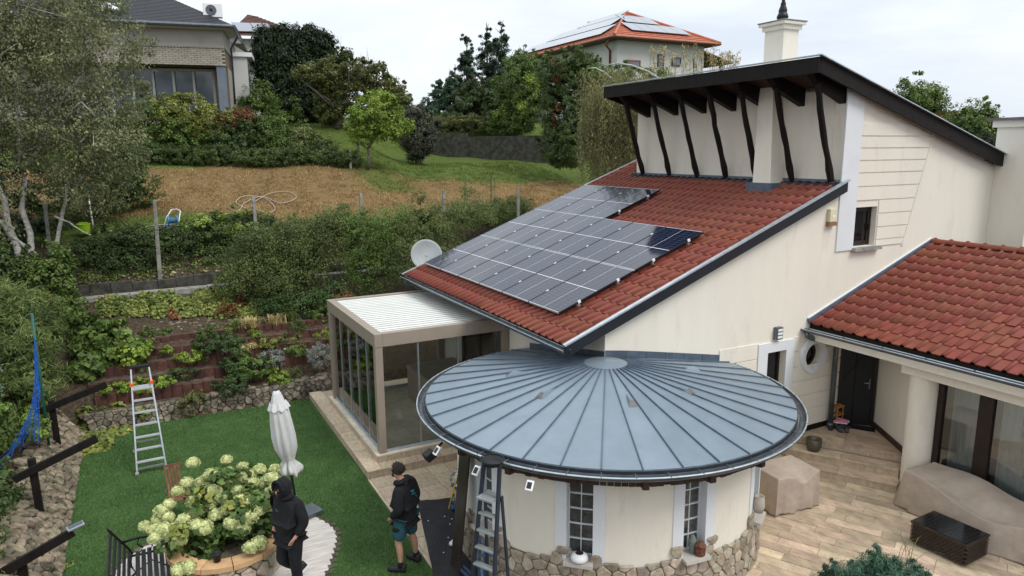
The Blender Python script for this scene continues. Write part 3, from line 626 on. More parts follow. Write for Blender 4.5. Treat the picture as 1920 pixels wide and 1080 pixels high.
# big glazed opening with curtains
bw = empty('patio_window'); bw.parent = house; bw.location = Vector((13.15, 5.5, 0))-wloc(house); KID[house.name].append(bw)
m_ = MB()
for y0, y1 in ((7.50, 7.60), (6.62, 6.86), (5.10, 5.3), (3.6, 3.75)): m_.box(13.06, 13.16, y0, y1, .05, 2.36)
m_.box(13.06, 13.16, 3.6, 7.5, 2.28, 2.36).box(13.06, 13.16, 3.6, 7.5, .0, .14); m_.build('frame', FRAMEB, bw)
MB().box(13.115, 13.12, 3.7, 7.5, .14, 2.28).build('pane', glassmat('patio_pane', (.80, .84, .84), .07), bw)
CURT = M('sheer_curtain', (.55, .58, .58), .9, var=.1, vs=4, stretch=(1, 8, .3), trans=.2)
for ya, yb in ((7.42, 6.95), (6.55, 5.35), (5.05, 3.8)):
    cm = MB(); n = 60; A_ = []
    for i in range(n+1):
        y = ya+(yb-ya)*i/n; x = 13.26+.03*math.sin(i*1.3)+.012*math.sin(i*2.9); A_.append((x, y))
    for x, y in A_: cm.v += [(x, y, .12), (x+.01*math.sin(y*40), y, 2.3)]
    for i in range(n): cm.f.append((2*i, 2*i+1, 2*i+3, 2*i+2))
    cm.build('curtain', CURT, bw, smooth=True)
MB().box(13.10, 13.3, 2.0, 3.6, 0, 2.36).build('wing_wall', WALL, house)
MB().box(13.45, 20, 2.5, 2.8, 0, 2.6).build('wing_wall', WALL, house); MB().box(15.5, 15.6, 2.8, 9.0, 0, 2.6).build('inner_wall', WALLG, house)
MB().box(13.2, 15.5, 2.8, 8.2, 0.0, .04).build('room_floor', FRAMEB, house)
# ---- chimneys
def chimney(x0, x1, y0, y1, z0, z1, cap):
    c_ = MB().box(x0, x1, y0, y1, z0, z1).build('chimney', WALL, house)
    a = MB(); a.box(x0-.05, x1+.05, y0-.05, y1+.05, z1-.10, z1); a.box(x0-.11, x1+.11, y0-.11, y1+.11, z1+.001, z1+.07); a.build('cap', WALL if cap else CONC, c_, bevel=.01); return c_
ch = chimney(13.0, 13.47, 11.78, 12.32, 7.9, 9.32, True)
MB().box(12.87, 13.6, 11.65, 12.45, 9.392, 9.41).build('cap_slab', CONC, ch)
fn = MB(); fn.lathe([(0.0, 9.41), (.13, 9.41), (.135, 9.45), (.115, 9.47), (.12, 9.50), (.13, 9.52), (.10, 9.60), (.085, 9.61), (.095, 9.64), (.09, 9.68), (.06, 9.76), (.055, 9.78), (.06, 9.80), (.035, 9.86), (.04, 9.89), (.035, 9.93), (.02, 10.0), (0, 10.02)], (13.23, 12.05), 20); fn.build('cowl', BLACKM, ch, smooth=True)
rc_ = MB(); rc_.box(18.625, 20.6, 9.25, 10.13, 0, 7.22); rch = rc_.build('chimney', WALL, house)
a = MB(); a.box(18.55, 20.7, 9.17, 10.21, 7.08, 7.24); a.build('cornice', WALL, rch); MB().box(18.45, 20.8, 9.07, 10.31, 7.242, 7.30).build('cap', M('slate_cap', (.12, .10, .10), .7, var=.3), rch)
for i, (dx_, t_) in enumerate(((0, -.18), (.22, 0), (.36, .12), (.5, .25))): MB().bar((19.2+dx_, 9.7, 7.30), (19.2+dx_+t_*.6, 9.7, 7.52), .03, .03).build('spike', BLACKM, rch)
pl_ = MB(); pl_.prism([(18.66, 9.22, 3.5), (19.5, 9.22, 3.5), (19.7, 9.22, 7.08), (18.9, 9.22, 7.08)], (0, .031, 0)); pl_.build('pilaster', WALLW, rch)
# glazed doors of the side wall (seen through the garden room)
dw = empty('garden_door'); dw.parent = house; dw.location = Vector((7.1, 15.3, .33))-wloc(house); KID[house.name].append(dw)
m_ = MB()
for y0, y1 in ((14.30, 14.42), (15.3, 15.42), (16.25, 16.37)): m_.box(7.08, 7.149, y0, y1, .33, 2.55)
m_.box(7.08, 7.149, 14.42, 16.25, 2.45, 2.55); m_.build('frame', FRAMEB, dw); MB().box(7.12, 7.14, 14.42, 16.25, .33, 2.45).build('pane', GLASSD, dw)
# porch steps
def step(edge_off, z0, z1, name):
    # A-B line of the porch edge moved outward by edge_off
    A_ = Vector((12.27, 9.87, 0)); B_ = Vector((13.2, 8.32, 0)); d_ = (B_-A_).normalized(); n_ = Vector((d_.y, -d_.x, 0))
    if n_.x > 0: n_ = -n_
    A2 = A_+n_*edge_off-d_*(.3+edge_off*.0); B2 = B_+n_*edge_off+d_*(.02+edge_off*.0)
    m_ = MB(); m_.prism([(A2.x, A2.y, z0), (B2.x, B2.y, z0), (13.3, 8.2, z0), (14.1, 9.5, z0), (13.5, 10.095, z0), (A2.x, 10.095, z0)], (0, 0, z1-z0)); return m_, A2, B2, n_
steps = empty('porch_steps', (12.8, 9.3, 0), 'travertine entrance steps leading up to the black front door', 'steps')
for off, z0_, z1_ in ((0, .34, .475), (.42, .17, .315), (.77, 0, .145)):
    m_, A2, B2, n_ = step(off, z0_-.01, z1_, 's'); m_.build('step_base', TRAV, steps)
    d_ = (B2-A2).normalized(); Ln = (B2-A2).length
    k = max(2, int(Ln/.75)); ins = -n_
    for row in range(1 if off else 4):
        for i in range(k):
            a0 = A2+d_*(Ln*i/k+.003)+ins*(.36*row-.02); a1 = A2+d_*(Ln*(i+1)/k-.003)+ins*(.36*row-.02); w_ = .375 if off else .356
            poly = [(a0.x, a0.y), (a1.x, a1.y), (a1.x+ins.x*w_, a1.y+ins.y*w_), (a0.x+ins.x*w_, a0.y+ins.y*w_)]
            for nn2, dd2 in (((0, 1), 10.09), ((.845, -.534), (13.3*.845-8.31*.534)+.01)):
                poly = clip(poly, nn2, dd2)
                if len(poly) < 3: break
            if len(poly) >= 3: MB().prism([(x, y, z1_+.0005) for x, y in poly], (0, 0, .024)).build('tread_slab', TRAVP, steps)
# ---- solar panels
PVG = bpy.data.materials.new('solar_cells'); PVG.use_nodes = True; t = PVG.node_tree; N = t.nodes; L = t.links; b = N['Principled BSDF']
tc_ = N.new('ShaderNodeTexCoord'); sx_ = N.new('ShaderNodeSeparateXYZ'); L.new(tc_.outputs['Object'], sx_.inputs[0])
def lines(o, step_, wd_):
    a = N.new('ShaderNodeMath'); a.operation = 'PINGPONG'; a.inputs[1].default_value = step_/2; L.new(o, a.inputs[0]); c_ = N.new('ShaderNodeMath'); c_.operation = 'LESS_THAN'; c_.inputs[1].default_value = wd_; L.new(a.outputs[0], c_.inputs[0]); return c_.outputs[0]
l1 = lines(sx_.outputs[0], .0905, .0022); l2 = lines(sx_.outputs[1], .1883, .003); mxm = N.new('ShaderNodeMath'); mxm.operation = 'MAXIMUM'; L.new(l1, mxm.inputs[0]); L.new(l2, mxm.inputs[1])
l3 = lines(sx_.outputs[1], .0209, .0006); m3 = N.new('ShaderNodeMath'); m3.operation = 'MULTIPLY'; m3.inputs[1].default_value = .15; L.new(l3, m3.inputs[0]); m5 = N.new('ShaderNodeMath'); m5.operation = 'MAXIMUM'; L.new(mxm.outputs[0], m5.inputs[0]); L.new(m3.outputs[0], m5.inputs[1])
mi = N.new('ShaderNodeMix'); mi.data_type = 'RGBA'; L.new(m5.outputs[0], mi.inputs[0]); mi.inputs[6].default_value = (.010, .014, .030, 1); mi.inputs[7].default_value = (.10, .12, .19, 1); L.new(mi.outputs[2], b.inputs['Base Color'])
b.inputs['Roughness'].default_value = .07; b.inputs['Specular IOR Level'].default_value = .5; b.inputs['Coat Weight'].default_value = .0; b.inputs['Coat Roughness'].default_value = .04
Lp, Wp = 1.845, 1.172
fm = MB(); fm.box(0, .014, .014, Wp-.026, 0, .036).box(Lp-.026, Lp-.012, .014, Wp-.026, 0, .036)
pvf = fm.mesh('frame'); pvf.materials.append(M('pale_frame', (.50, .52, .54), .45)); fm = MB().box(0, Lp-.012, Wp-.026, Wp-.012, 0, .036); pvt = fm.mesh('side_frame'); pvt.materials.append(BLACKM); fm = MB().box(0, Lp-.012, 0, .014, 0, .036); pvs = fm.mesh('side_frame'); pvs.materials.append(BLACKM); cm = MB().box(.014, Lp-.026, .014, Wp-.026, .004, .033).mesh('cells'); cm.materials.append(PVG)
s1 = MB().box(Lp/2-.012, Lp/2+.002, .016, Wp-.028, .0331, .0345).mesh('mid_strip'); s1.materials.append(WHITEP); s2 = MB().box(.016, Lp-.028, Wp/2-.010, Wp/2-.005, .0331, .0342).mesh('mid_strip'); s2.materials.append(WHITEP)
ST = math.atan(.378); rowname = ['lowest', 'middle', 'top']
ordn = ['first', 'second', 'third', 'fourth', 'fifth', 'sixth']
for r_ in range(3):
    for c_ in range(6 if r_ < 2 else 3):
        j = c_; y = 18.06-(c_+1)*Wp; x = 6.76+r_*Lp*math.cos(ST)+(.015 if r_ else 0); z = rz(6.76)+.12+r_*Lp*math.sin(ST)+(.015*.378 if r_ else 0)
        tot = 6 if r_ < 2 else 3
        lab = f'glass solar panel, {ordn[j]} from the left in the {rowname[r_]} row on the red tiled roof'
        if r_ == 1 and c_ == 5: lab = 'solar panel at the upper right corner of the array, its glass dark'
        p_ = empty('solar_panel', Vector((x, y, z))-wloc(house)); p_.parent = house; KID[house.name].append(p_); p_.rotation_euler = (0, -ST, 0)
        for nm, me in (('frame', pvf), ('side_frame', pvs), ('side_frame', pvt), ('cells', cm), ('mid_strip', s1), ('mid_strip', s2)): obj(nm, me, None, p_)
        if c_ == tot-1 or r_ == 2 or True:
            for q in (.45, 1.40):
                k_ = MB().box(q, q+.06, -.014, .010, .0, .05).mesh('clamp'); k_.materials.append(WHITEP); obj('clamp', k_, None, p_)
        if c_ == 0:
            pass
for r_ in range(3):                                      # rails under the panels
    for q in (.45, 1.40):
        s_ = r_*Lp+q; x = 6.76+s_*math.cos(ST); z = rz(6.76)+s_*math.sin(ST)+.095; y1 = 18.12; y0 = 11.0 if r_ < 2 else 14.5
        MB().box(x-.02, x+.02, y0-.02, y1, z-.02, z+.02).build('mounting_rail', ALU, roof)
# satellite dish
sdh = empty('satellite_dish', (6.95, 18.45, 2.9), 'grey round satellite dish behind the left corner of the solar roof', 'dish')
m_ = MB(); prof = [(r_*.45/8, .09*(r_/8)**2) for r_ in range(9)]; m_.lathe(prof, (0, 0), 32); prof2 = [(.455, .092), (.45, .086)]
DISH = M('grey_dish_paint', (.30, .32, .32), .5, var=.08, vs=5); me = m_.mesh('reflector', True); me.materials.append(DISH)
o = obj('reflector', me, None, sdh, (.05, .1, .86)); o.rotation_euler = Vector((-.15, -.96, .38)).to_track_quat('Z', 'Y').to_euler(); sl_ = o.modifiers.new('s', 'SOLIDIFY'); sl_.thickness = .012
m_ = MB(); m_.tube([(6.98, 18.75, 2.2), (6.98, 18.75, 3.8)], .03, 8); m_.bar((6.9, 18.4, 3.3), (6.95, 17.95, 3.55), .03, .03); m_.build('mast', GUTTER, sdh)
m_ = MB(); m_.tube([(6.92, 17.98, 3.6), (6.95, 18.06, 3.66)], .045, 10); m_.build('receiver', BLACKM, sdh)
# alarm box, wall lamps
ab = empty('alarm_box', (12.84, GY, 5.1), 'cream alarm siren box on the gable wall under the roof edge', 'alarm box')
MB().box(12.73, 12.93, GY-.09, GY-.002, 5.10, 5.37).build('housing', M('cream_plastic', (.62, .57, .40), .5), ab, bevel=.012); MB().box(12.72, 12.94, GY-.095, GY, 5.02, 5.10).build('strobe', M('amber_plastic', (.24, .13, .06), .4), ab); MB().box(12.80, 12.9, GY-.093, GY-.0905, 5.2, 5.24).build('sticker', WHITEP, ab)
wl = empty('wall_lamp', (11.46, GY, 2.75), 'grey rectangular wall lamp above the small white framed window', 'lamp')
MB().box(11.37, 11.55, GY-.10, GY-.002, 2.74, 3.0).build('housing', GUTTER, wl, bevel=.008); m_ = MB(); [m_.box(11.40, 11.53, GY-.106, GY-.1005, 2.77+.075*i, 2.82+.075*i) for i in range(3)]; m_.build('diffuser', WHITEP, wl)
# ---------------------------------------------------------------- round annex
RC = (6.95, 9.78); RW = 2.62
annex = empty('round_annex', (RC[0], RC[1], 0), 'round cream pavilion with a shallow conical zinc roof and stone base', 'pavilion')
def P(r_, a, z): return (RC[0]+r_*math.cos(R(a)), RC[1]+r_*math.sin(R(a)), z)
wins = [(-174.2, -165.6), (-136.9, -128.5), (-99.4, -91.0), (-62, -53.5)]
segs = [(-215, -174.2), (-165.6, -136.9), (-128.5, -99.4), (-91.0, -62), (-53.5, -5)]
for a0, a1 in segs: MB().arc(RC, RW-.22, RW, a0, a1, 0, 2.24, 14).build('wall', WALL, annex, smooth=False)
for a0, a1 in wins:
    MB().arc(RC, RW-.22, RW, a0, a1, 0, .76, 4).build('wall', WALL, annex)
    for s0, s1 in ((a0-3.7, a0+.03), (a1-.03, a1+3.7)): MB().arc(RC, RW-.18, RW+.016, s0, s1, .70, 2.235, 3).build('window_surround', WALLW, annex)
    wn = empty("window"); wn.parent = annex; KID.setdefault(annex.name, []).append(wn); wn.location = Vector(P(RW-.2, (a0+a1)/2, .76))-wloc(annex)
    f = MB(); n = 6
    def pt(r_, u, z): return P(r_, a0+(a1-a0)*u, z)
    zz0, zz1 = .80, 2.22
    def slab(u0, u1, z0_, z1_, r0, r1): return MB().prism([pt(r0, u0, z0_), pt(r0, u1, z0_), pt(r1, u1, z0_), pt(r1, u0, z0_)], (0, 0, z1_-z0_))
    for u0, u1 in ((0, .03), (.485, .515), (.97, 1)): q = slab(u0, u1, zz0, zz1, RW-.20, RW-.135); f.add(q.v, q.f)
    for i in range(n+1): z_ = zz0+(zz1-zz0)*i/n; q = slab(.03, .485, z_-.008, z_+.008, RW-.20, RW-.137); f.add(q.v, q.f); q = slab(.515, .97, z_-.008, z_+.008, RW-.20, RW-.137); f.add(q.v, q.f)
    f.build('frame', WALLW, wn)
    for i in range(n):
        for u0, u1 in ((.04, .475), (.525, .96)):
            z_ = zz0+(zz1-zz0)*i/n; q = slab(u0, u1, z_+.014, z_+(zz1-zz0)/n-.014, RW-.19, RW-.15); q.build('glass_block', glassb if 'glassb' in globals() else globals().setdefault('glassb', M('glass_block', (.045, .052, .050), .12, var=.5, vs=9, bump=.5, bs=20, spec=.9)), wn, bevel=.008)
    MB().arc(RC, RW-.2, RW+.15, a0-.3, a1+.3, .735, .785, 4).build('sill', M('stone_sill', (.48, .45, .40), .8, var=.1, vs=6), wn)
# cone roof: sheets and seams
ZR, ZA, RR = 2.455, 3.03, 3.135; NS = 36
for i in range(NS):
    a0, a1 = i*360/NS+4, (i+1)*360/NS+4
    am = ((a0+a1)/2) % 360
    if 12 < am < 78: continue
    m_ = MB(); r_in = .36; n = 2
    zc = lambda r_: ZA-(ZA-ZR)*r_/RR
    for r_ in (r_in, 1.5, RR):
        for u in (0, .5, 1): a = a0+(a1-a0)*u; m_.v.append(P(r_, a, zc(r_)))
    for r_ in (RR, r_in):
        for u in (0, .5, 1): a = a0+(a1-a0)*u; m_.v.append(P(r_, a, zc(r_)-.03))
    m_.f += [(0, 3, 4, 1), (1, 4, 5, 2), (3, 6, 7, 4), (4, 7, 8, 5), (6, 9, 10, 7), (7, 10, 11, 8)]
    m_.build('roof_sheet', ZINC, annex)
    s_ = MB(); s_.bar(P(.37, a0, zc(.37)+.012), P(RR+.01, a0, zc(RR)+.010), .011, .028); s_.build('standing_seam', FLASH, annex)
cpz = MB(); cpz.lathe([(0, ZA+.010), (.2, ZA-.024), (.38, ZA-.057), (.382, ZA-.08)], RC, 40); cpz.build('roof_cap', ZINC, annex)
# junction flashing with the house
for k in range(7):
    x0 = 7.16+k*.46; x1 = x0+.45; zf = lambda x: ZA-(ZA-ZR)*math.hypot(x-RC[0], GY-RC[1])/RR
    MB().prism([(x0, GY-.012, zf(x0)-.05), (x1, GY-.012, zf(x1)-.05), (x1, GY-.012, zf(x1)+.13), (x0, GY-.012, zf(x0)+.13)], (0, .013, 0)).build('wall_flashing', FLASH, annex)
for k in range(6):
    y0 = GY+k*.46; y1 = y0+.45; zf = lambda y: ZA-(ZA-ZR)*math.hypot(SX-RC[0], y-RC[1])/RR
    MB().prism([(SX-.012, y0, zf(y0)-.05), (SX-.012, y1, zf(y1)-.05), (SX-.012, y1, zf(y1)+.11), (SX-.012, y0, zf(y0)+.11)], (.013, 0, 0)).build('wall_flashing', FLASH, annex)
# eaves: fascia, gutter, soffit, brackets
m_ = MB(); m_.lathe([(RR-.03, ZR-.02), (RR+.015, ZR-.02), (RR+.015, ZR-.10), (RR-.03, ZR-.10)], RC, 90, 80, 372, close=True); m_.build('fascia', ZINCD, annex, smooth=False)
g0, g1, zg = RR+.03, RR+.15, ZR-.055
pr_ = [(g0, zg), (g0+.01, zg-.045), (g0+.035, zg-.07), (g0+.07, zg-.075), (g0+.105, zg-.05), (g1, zg), (g1-.008, zg), (g0+.095, zg-.043), (g0+.07, zg-.065), (g0+.038, zg-.06), (g0+.02, zg-.04), (g0+.008, zg)]
m_ = MB(); m_.lathe(pr_, RC, 90, 80, 372, close=True); gt = m_.build('gutter', GUTTER, annex)
pts = [P(g1, a, zg+.003) for a in np.arange(80, 372.1, 3)]; MB().tube(pts, .012, 6).build('gutter_bead', ZINCL, gt)
for a in range(90, 372, 8):
    MB().bar(P(g0-.02, a, zg+.012), P(g1+.012, a, zg+.012), .014, .006).build('bracket', GUTTER, gt)
n = 150; k = 0
for i in range(n):
    a0 = 150+i*200/n; a1 = 150+(i+.92)*200/n
    z_ = 2.23+.008*random.random(); m_ = MB(); m_.prism([P(RW-.05, a0, z_), P(RW-.05, a1, z_), P(RR-.03, a1, z_+.05), P(RR-.03, a0, z_+.05)], (0, 0, .022)); m_.build('soffit_board', SOFFIT, annex)
for i in range(110):
    a0 = 150+i*200/110; a1 = 150+(i+.93)*200/110; h_ = random.uniform(0, .02)
    m_ = MB(); m_.prism([P(RR-.12, a0, 2.18-h_), P(RR-.12, a1, 2.18-h_), P(RR-.09, a1, 2.18-h_), P(RR-.09, a0, 2.18-h_)], (0, 0, .14+h_)); m_.build('fascia_board', SOFFIT, annex)
for a in range(-205, -20, 18): m_ = MB(); m_.prism([P(RW-.02, a-1.0, 2.08), P(RR-.02, a-.8, 2.15), P(RR-.02, a+.8, 2.15), P(RW-.02, a+1.0, 2.08)], (0, 0, .13)); m_.build('rafter_tail', SOFFIT, annex)
# snow vents on the cone
for px_, py_, in ((1020, 737), (1180, 750), (1281, 730), (966, 700), (1300, 692)):
    pass
vent_pos = [(-165.6, 1.49), (-109.5, 1.42), (-64.6, 1.47), (147.6, 1.59), (-15.3, 1.62)]
for a, r_ in vent_pos:
    zc = lambda q: ZA-(ZA-ZR)*q/RR; h_ = .065; w_ = 2.6
    pts = [P(r_+.16, a-w_, zc(r_+.16)+.002), P(r_+.16, a+w_, zc(r_+.16)+.002), P(r_-.25, a, zc(r_-.25)+.002), P(r_+.06, a-w_*.45, zc(r_+.06)+h_), P(r_+.06, a+w_*.45, zc(r_+.06)+h_)]
    v = MB(); v.add(pts, [(0, 3, 2), (1, 2, 4), (3, 4, 2)]); v.build('snow_vent', ZINC, annex)
    v = MB(); v.add([Vector(pts[0])*.999+Vector(P(r_, a, zc(r_)))*.001, pts[1], pts[4], pts[3]], [(0, 1, 2, 3)]); v.build('vent_mesh', M('vent_grille', (.13, .12, .11), .6, var=.2), annex)
# ---- voronoi stones
def voronoi(u0, u1, v0, v1, su, sv, seed):
    rs = np.random.RandomState(seed); pts = []
    nu, nv = int((u1-u0)/su)+1, int((v1-v0)/sv)+1
    for j in range(-1, nv+1):
        for i in range(-1, nu+1): pts.append((u0+(i+.5+(j % 2)*.5+rs.uniform(-.38, .38))*su, v0+(j+.5+rs.uniform(-.36, .36))*sv))
    pts = np.array(pts); cells = []
    for i, p in enumerate(pts):
        if not (u0-su*.2 <= p[0] <= u1+su*.2 and v0-sv*.3 <= p[1] <= v1+sv*.3): continue
        poly = [(p[0]-2*su, p[1]-2*sv), (p[0]+2*su, p[1]-2*sv), (p[0]+2*su, p[1]+2*sv), (p[0]-2*su, p[1]+2*sv)]
        d = np.hypot(pts[:, 0]-p[0], pts[:, 1]-p[1])
        for j in np.argsort(d)[1:14]:
            q = pts[j]; n_ = (q[0]-p[0], q[1]-p[1]); poly = clip(poly, n_, (q[0]**2+q[1]**2-p[0]**2-p[1]**2)/2)
            if len(poly) < 3: break
        if len(poly) >= 3: cells.append((tuple(p), poly))
    return cells
def stones(cells, mp, parent, name, mat, gap=.012, th=.05, seed=1, lim=[], dome=.5):
    rs = random.Random(seed); out = []
    for p, poly in cells:
        for n_, d_ in lim: poly = clip(poly, n_, d_) if len(poly) >= 3 else poly
        if len(poly) < 3: continue
        cx = sum(q[0] for q in poly)/len(poly); cy = sum(q[1] for q in poly)/len(poly)
        A = abs(sum(poly[j][0]*poly[(j+1) % len(poly)][1]-poly[(j+1) % len(poly)][0]*poly[j][1] for j in range(len(poly))))/2
        if A < .003: continue
        # inset, round the corners
        ins = []
        for x, y in poly:
            dx, dy = x-cx, y-cy; l = math.hypot(dx, dy)+1e-6; k = max(.3, (l-gap*1.1)/l); ins.append((cx+dx*k, cy+dy*k))
        rnd = []
        for j in range(len(ins)):
            a_, b_ = ins[j], ins[(j+1) % len(ins)]; rnd.append((a_[0]*.86+b_[0]*.14, a_[1]*.86+b_[1]*.14)); rnd.append((a_[0]*.14+b_[0]*.86, a_[1]*.14+b_[1]*.86))
        t1 = th*rs.uniform(.6, 1.15); m_ = MB(); n = len(rnd)
        m_.v = [mp(x, y, 0) for x, y in rnd]+[mp(x, y, t1*.75) for x, y in rnd]+[mp(cx+(x-cx)*.82, cy+(y-cy)*.82, t1*(1+rs.uniform(-.12, .12))) for x, y in rnd]
        m_.f = [(i, (i+1) % n, (i+1) % n+n, i+n) for i in range(n)]+[(i+n, (i+1) % n+n, (i+1) % n+2*n, i+2*n) for i in range(n)]+[tuple(range(2*n, 3*n))]
        out.append(m_)
        if parent is not None: m_.build(name, mat, parent)
    return out
def topz(a):
    z = .72
    for a0, a1 in wins:
        for e in (a0-2.0, a1+2.0): z = max(z, .74+.24*math.exp(-((a-e)/3.2)**2))
        if a0-.2 < a < a1+.2: z = .70
    return z+.02*math.sin(a*.9)
k = math.pi/180*RW
cells = [c_ for c_ in voronoi(-200*k, -42*k, -.05, 1.05, .19, .185, 4)]
fl_ = []
for p, poly in cells:
    a = p[0]/k; tz = topz(a); pp = clip(poly, (0, 1), tz)
    if len(pp) >= 3 and p[1] < tz+.06: fl_.append((p, pp))
stones(fl_, lambda u, v, o_: P(RW+.015+o_*.9+max(0, .05*(.5-v)), u/k, max(v, -.02)), annex, 'base_stone', STONE, .009, .04, 2)
MB().arc(RC, RW, RW+.030, -205, -42, -.03, .70, 90).build('mortar_bed', MORTAR, annex)
for a0, a1 in wins:
    pass
# ---------------------------------------------------------------- garden room (pergola with glass)
gr = empty('garden_room', (4.0, 13.75, 0), 'taupe aluminium garden room with white louvred roof and glass walls', 'garden room')
px0, px1, py0, py1, zt = 4.03, 7.13, 13.80, 17.86, 2.94
for (x, y) in ((px0, py0), (px0, py1-.16), (px1-.16, py0), (px1-.16, py1-.16)):
    MB().box(x+.0, x+.16, y, y+.16, .34, zt-.28).build('post', TAUPE, gr, bevel=.006)
m_ = MB(); m_.box(px0-.01, px0+.17, py0-.01, py1+.01, zt-.28, zt); m_.build('beam', TAUPE, gr, bevel=.006)
for y in (py0-.01, py1-.16): MB().box(px0+.171, px1+.01, y, y+.17, zt-.28, zt-.001).build('beam', TAUPE, gr, bevel=.006)
MB().box(px1-.17, px1+.01, py0+.161, py1-.161, zt-.28, zt-.001).build('beam', TAUPE, gr)
y = py0+.165; nL = 20; wL = (py1-py0-.33)/nL
for i in range(nL):
    m_ = MB(); y0 = y+i*wL; m_.prism([(px0+.175, y0+.014, zt-.075), (px0+.175, y0+.016, zt-.028), (px0+.175, y0+wL*.3, zt-.018), (px0+.175, y0+wL*.6, zt-.014), (px0+.175, y0+wL-.043, zt-.03), (px0+.175, y0+wL-.043, zt-.075)], (px1-px0-.35, 0, 0)); m_.build('louvre', LOUV, gr); MB().box(px0+.175, px1-.175, y0+wL-.042, y0+wL+.013, zt-.05, zt-.026).build('groove_shade', GUTTER, gr)  # dark strip in each gap stands in for the groove shadow
# glass walls, left side: 5 panes, front: 3 panes
ys_ = np.linspace(py0+.16, py1-.16, 6)
for i in range(5):
    MB().box(px0+.07, px0+.082, ys_[i]+.01, ys_[i+1]-.01, .40, zt-.29).build('glass_panel', GLASS, gr)
    if i: MB().box(px0+.055, px0+.095, ys_[i]-.018, ys_[i]+.018, .36, zt-.29).build('glass_profile', ALU, gr)
MB().box(px0+.03, px0+.13, py0+.161, py1-.161, .335, .385).build('track', ZINCL, gr); 
xs_ = [px0+.16, 4.98, 5.9, px1-.16]
for i in range(3):
    MB().box(xs_[i]+.01, xs_[i+1]-.01, py0+.07, py0+.082, .40, zt-.29).build('glass_panel', GLASS, gr)
    if i: MB().box(xs_[i]-.018, xs_[i]+.018, py0+.055, py0+.095, .36, zt-.29).build('glass_profile', ALU, gr)
MB().box(px0+.161, px1-.161, py0+.03, py0+.13, .335, .385).build('track', ZINCL, gr)
m_ = MB(); m_.box(px0+.161, px1-.161, py1-.12, py1-.08, .34, .42); m_.build('track', ZINCL, gr)
for i in range(3): MB().box(xs_[i]+.01, xs_[i+1]-.01, py1-.09, py1-.078, .42, zt-.29).build('glass_panel', GLASS, gr)
# plinth of travertine
TRAVI = M('brightened_floor_slab', (.66, .58, .46), .5, var=.14, vs=5, ov=.08)  # travertine coloured paler to stand in for light inside the room
pl = empty('stone_plinth', (3.65, 13.42, 0), 'two stepped travertine plinth carrying the garden room', 'plinth')
MB().box(3.67, 7.14, 13.44, 19.0, -.03, .145).build('base', TRAV, pl); MB().box(3.97, 7.14, 13.75, 17.95, .14, .30).build('base', TRAV, pl)
y = 13.42
while y < 19.0:
    l = random.uniform(.5, .72); y1_ = min(y+l, 19.02); MB().box(3.645, 3.965, y+.003, y1_-.003, .146, .172).build('slab', TRAV, pl); MB().box(3.652, 3.669, y+.003, y1_-.003, 0, .1455).build('riser', TRAV, pl); y += l
x = 3.97
while x < 7.1:
    l = random.uniform(.55, .8); x1_ = min(x+l, 7.14); MB().box(x+.003, x1_-.003, 13.415, 13.748, .146, .172).build('slab', TRAV, pl); MB().box(x+.003, x1_-.003, 13.424, 13.439, 0, .1455).build('riser', TRAV, pl); MB().box(x+.003, x1_-.003, 13.735, 13.7495, .1725, .30).build('riser', TRAV, pl); x += l
y = 13.74
while y < 17.95:
    l = random.uniform(.6, .8); y1_ = min(y+l, 17.95); MB().box(3.955, 3.9695, y+.003, y1_-.003, .1725, .30).build('riser', TRAV, pl); y += l
for i in range(6):
    for j in range(7):
        x0 = 3.95+i*.53; y0 = 13.73+j*.605; MB().box(x0+.003, min(x0+.527, 7.14), y0+.003, y0+.602, .3005, .33).build('slab', TRAVI, pl)
cb = empty('covered_cabinet', (6.3, 15.8, .33), 'taupe boxy covered unit standing inside the glass garden room', 'covered unit')
MB().box(5.75, 7.05, 14.9, 16.9, .34, 1.22).build('cover', TAUPE, cb, bevel=.03); MB().box(5.74, 7.06, 14.89, 16.91, 1.1, 1.235).build('lid', TAUPE, cb, bevel=.02)
# ---------------------------------------------------------------- garden: walls, palisades, curb, posts
def mound(name, poly, z0, z1, mat, **k): return MB().prism([(x, y, z0) for x, y in poly], (0, 0, z1-z0)).build(name, mat, **k)
# low dry stone wall at the back of the lawn
dw_ = empty('dry_stone_wall', (1, 19.25, 0), 'low dry stone wall of flat brown stones behind the artificial lawn', 'stone wall')
cells = voronoi(-1.6, 4.6, .0, .50, .30, .075, 9)
stones(cells, lambda u, v, o_: (u, 19.12+.05*math.sin(u*1.7)-o_+(v*.25), v), dw_, 'stone', STONEG, .007, .10, 5, lim=[((0, 1), .47)])
MB().prism([(-1.7, 19.17, 0), (4.6, 19.17, 0), (4.6, 19.30, .46), (-1.7, 19.30, .46)], (0, .3, 0)).build('wall_core', SOIL, dw_)
rs = random.Random(3)
def rock(parent, x, y, z, s, mat, name='stone'):
    n = 7; m_ = MB(); a0 = rs.uniform(0, 6); ex = rs.uniform(.7, 1.3); pr = []
    for lv, (rr, zz) in enumerate(((.9, -.3), (1.0, .15), (.6, .42))):
        for i in range(n):
            a = a0+6.283*i/n; q = rr*(1+.18*math.sin(i*2.3+a0)); m_.v.append((x+s*q*math.cos(a)*ex, y+s*q*math.sin(a)/ex, z+s*zz))
    m_.f = [(l*n+i, l*n+(i+1) % n, (l+1)*n+(i+1) % n, (l+1)*n+i) for l in range(2) for i in range(n)]+[tuple(range(2*n, 3*n))]
    m_.build(name, mat, parent)
for i in range(46):
    x = rs.uniform(1.2, 4.5); rock(dw_, x, rs.uniform(19.15, 19.5), .44+.05*rs.random(), rs.uniform(.05, .13), STONEG)
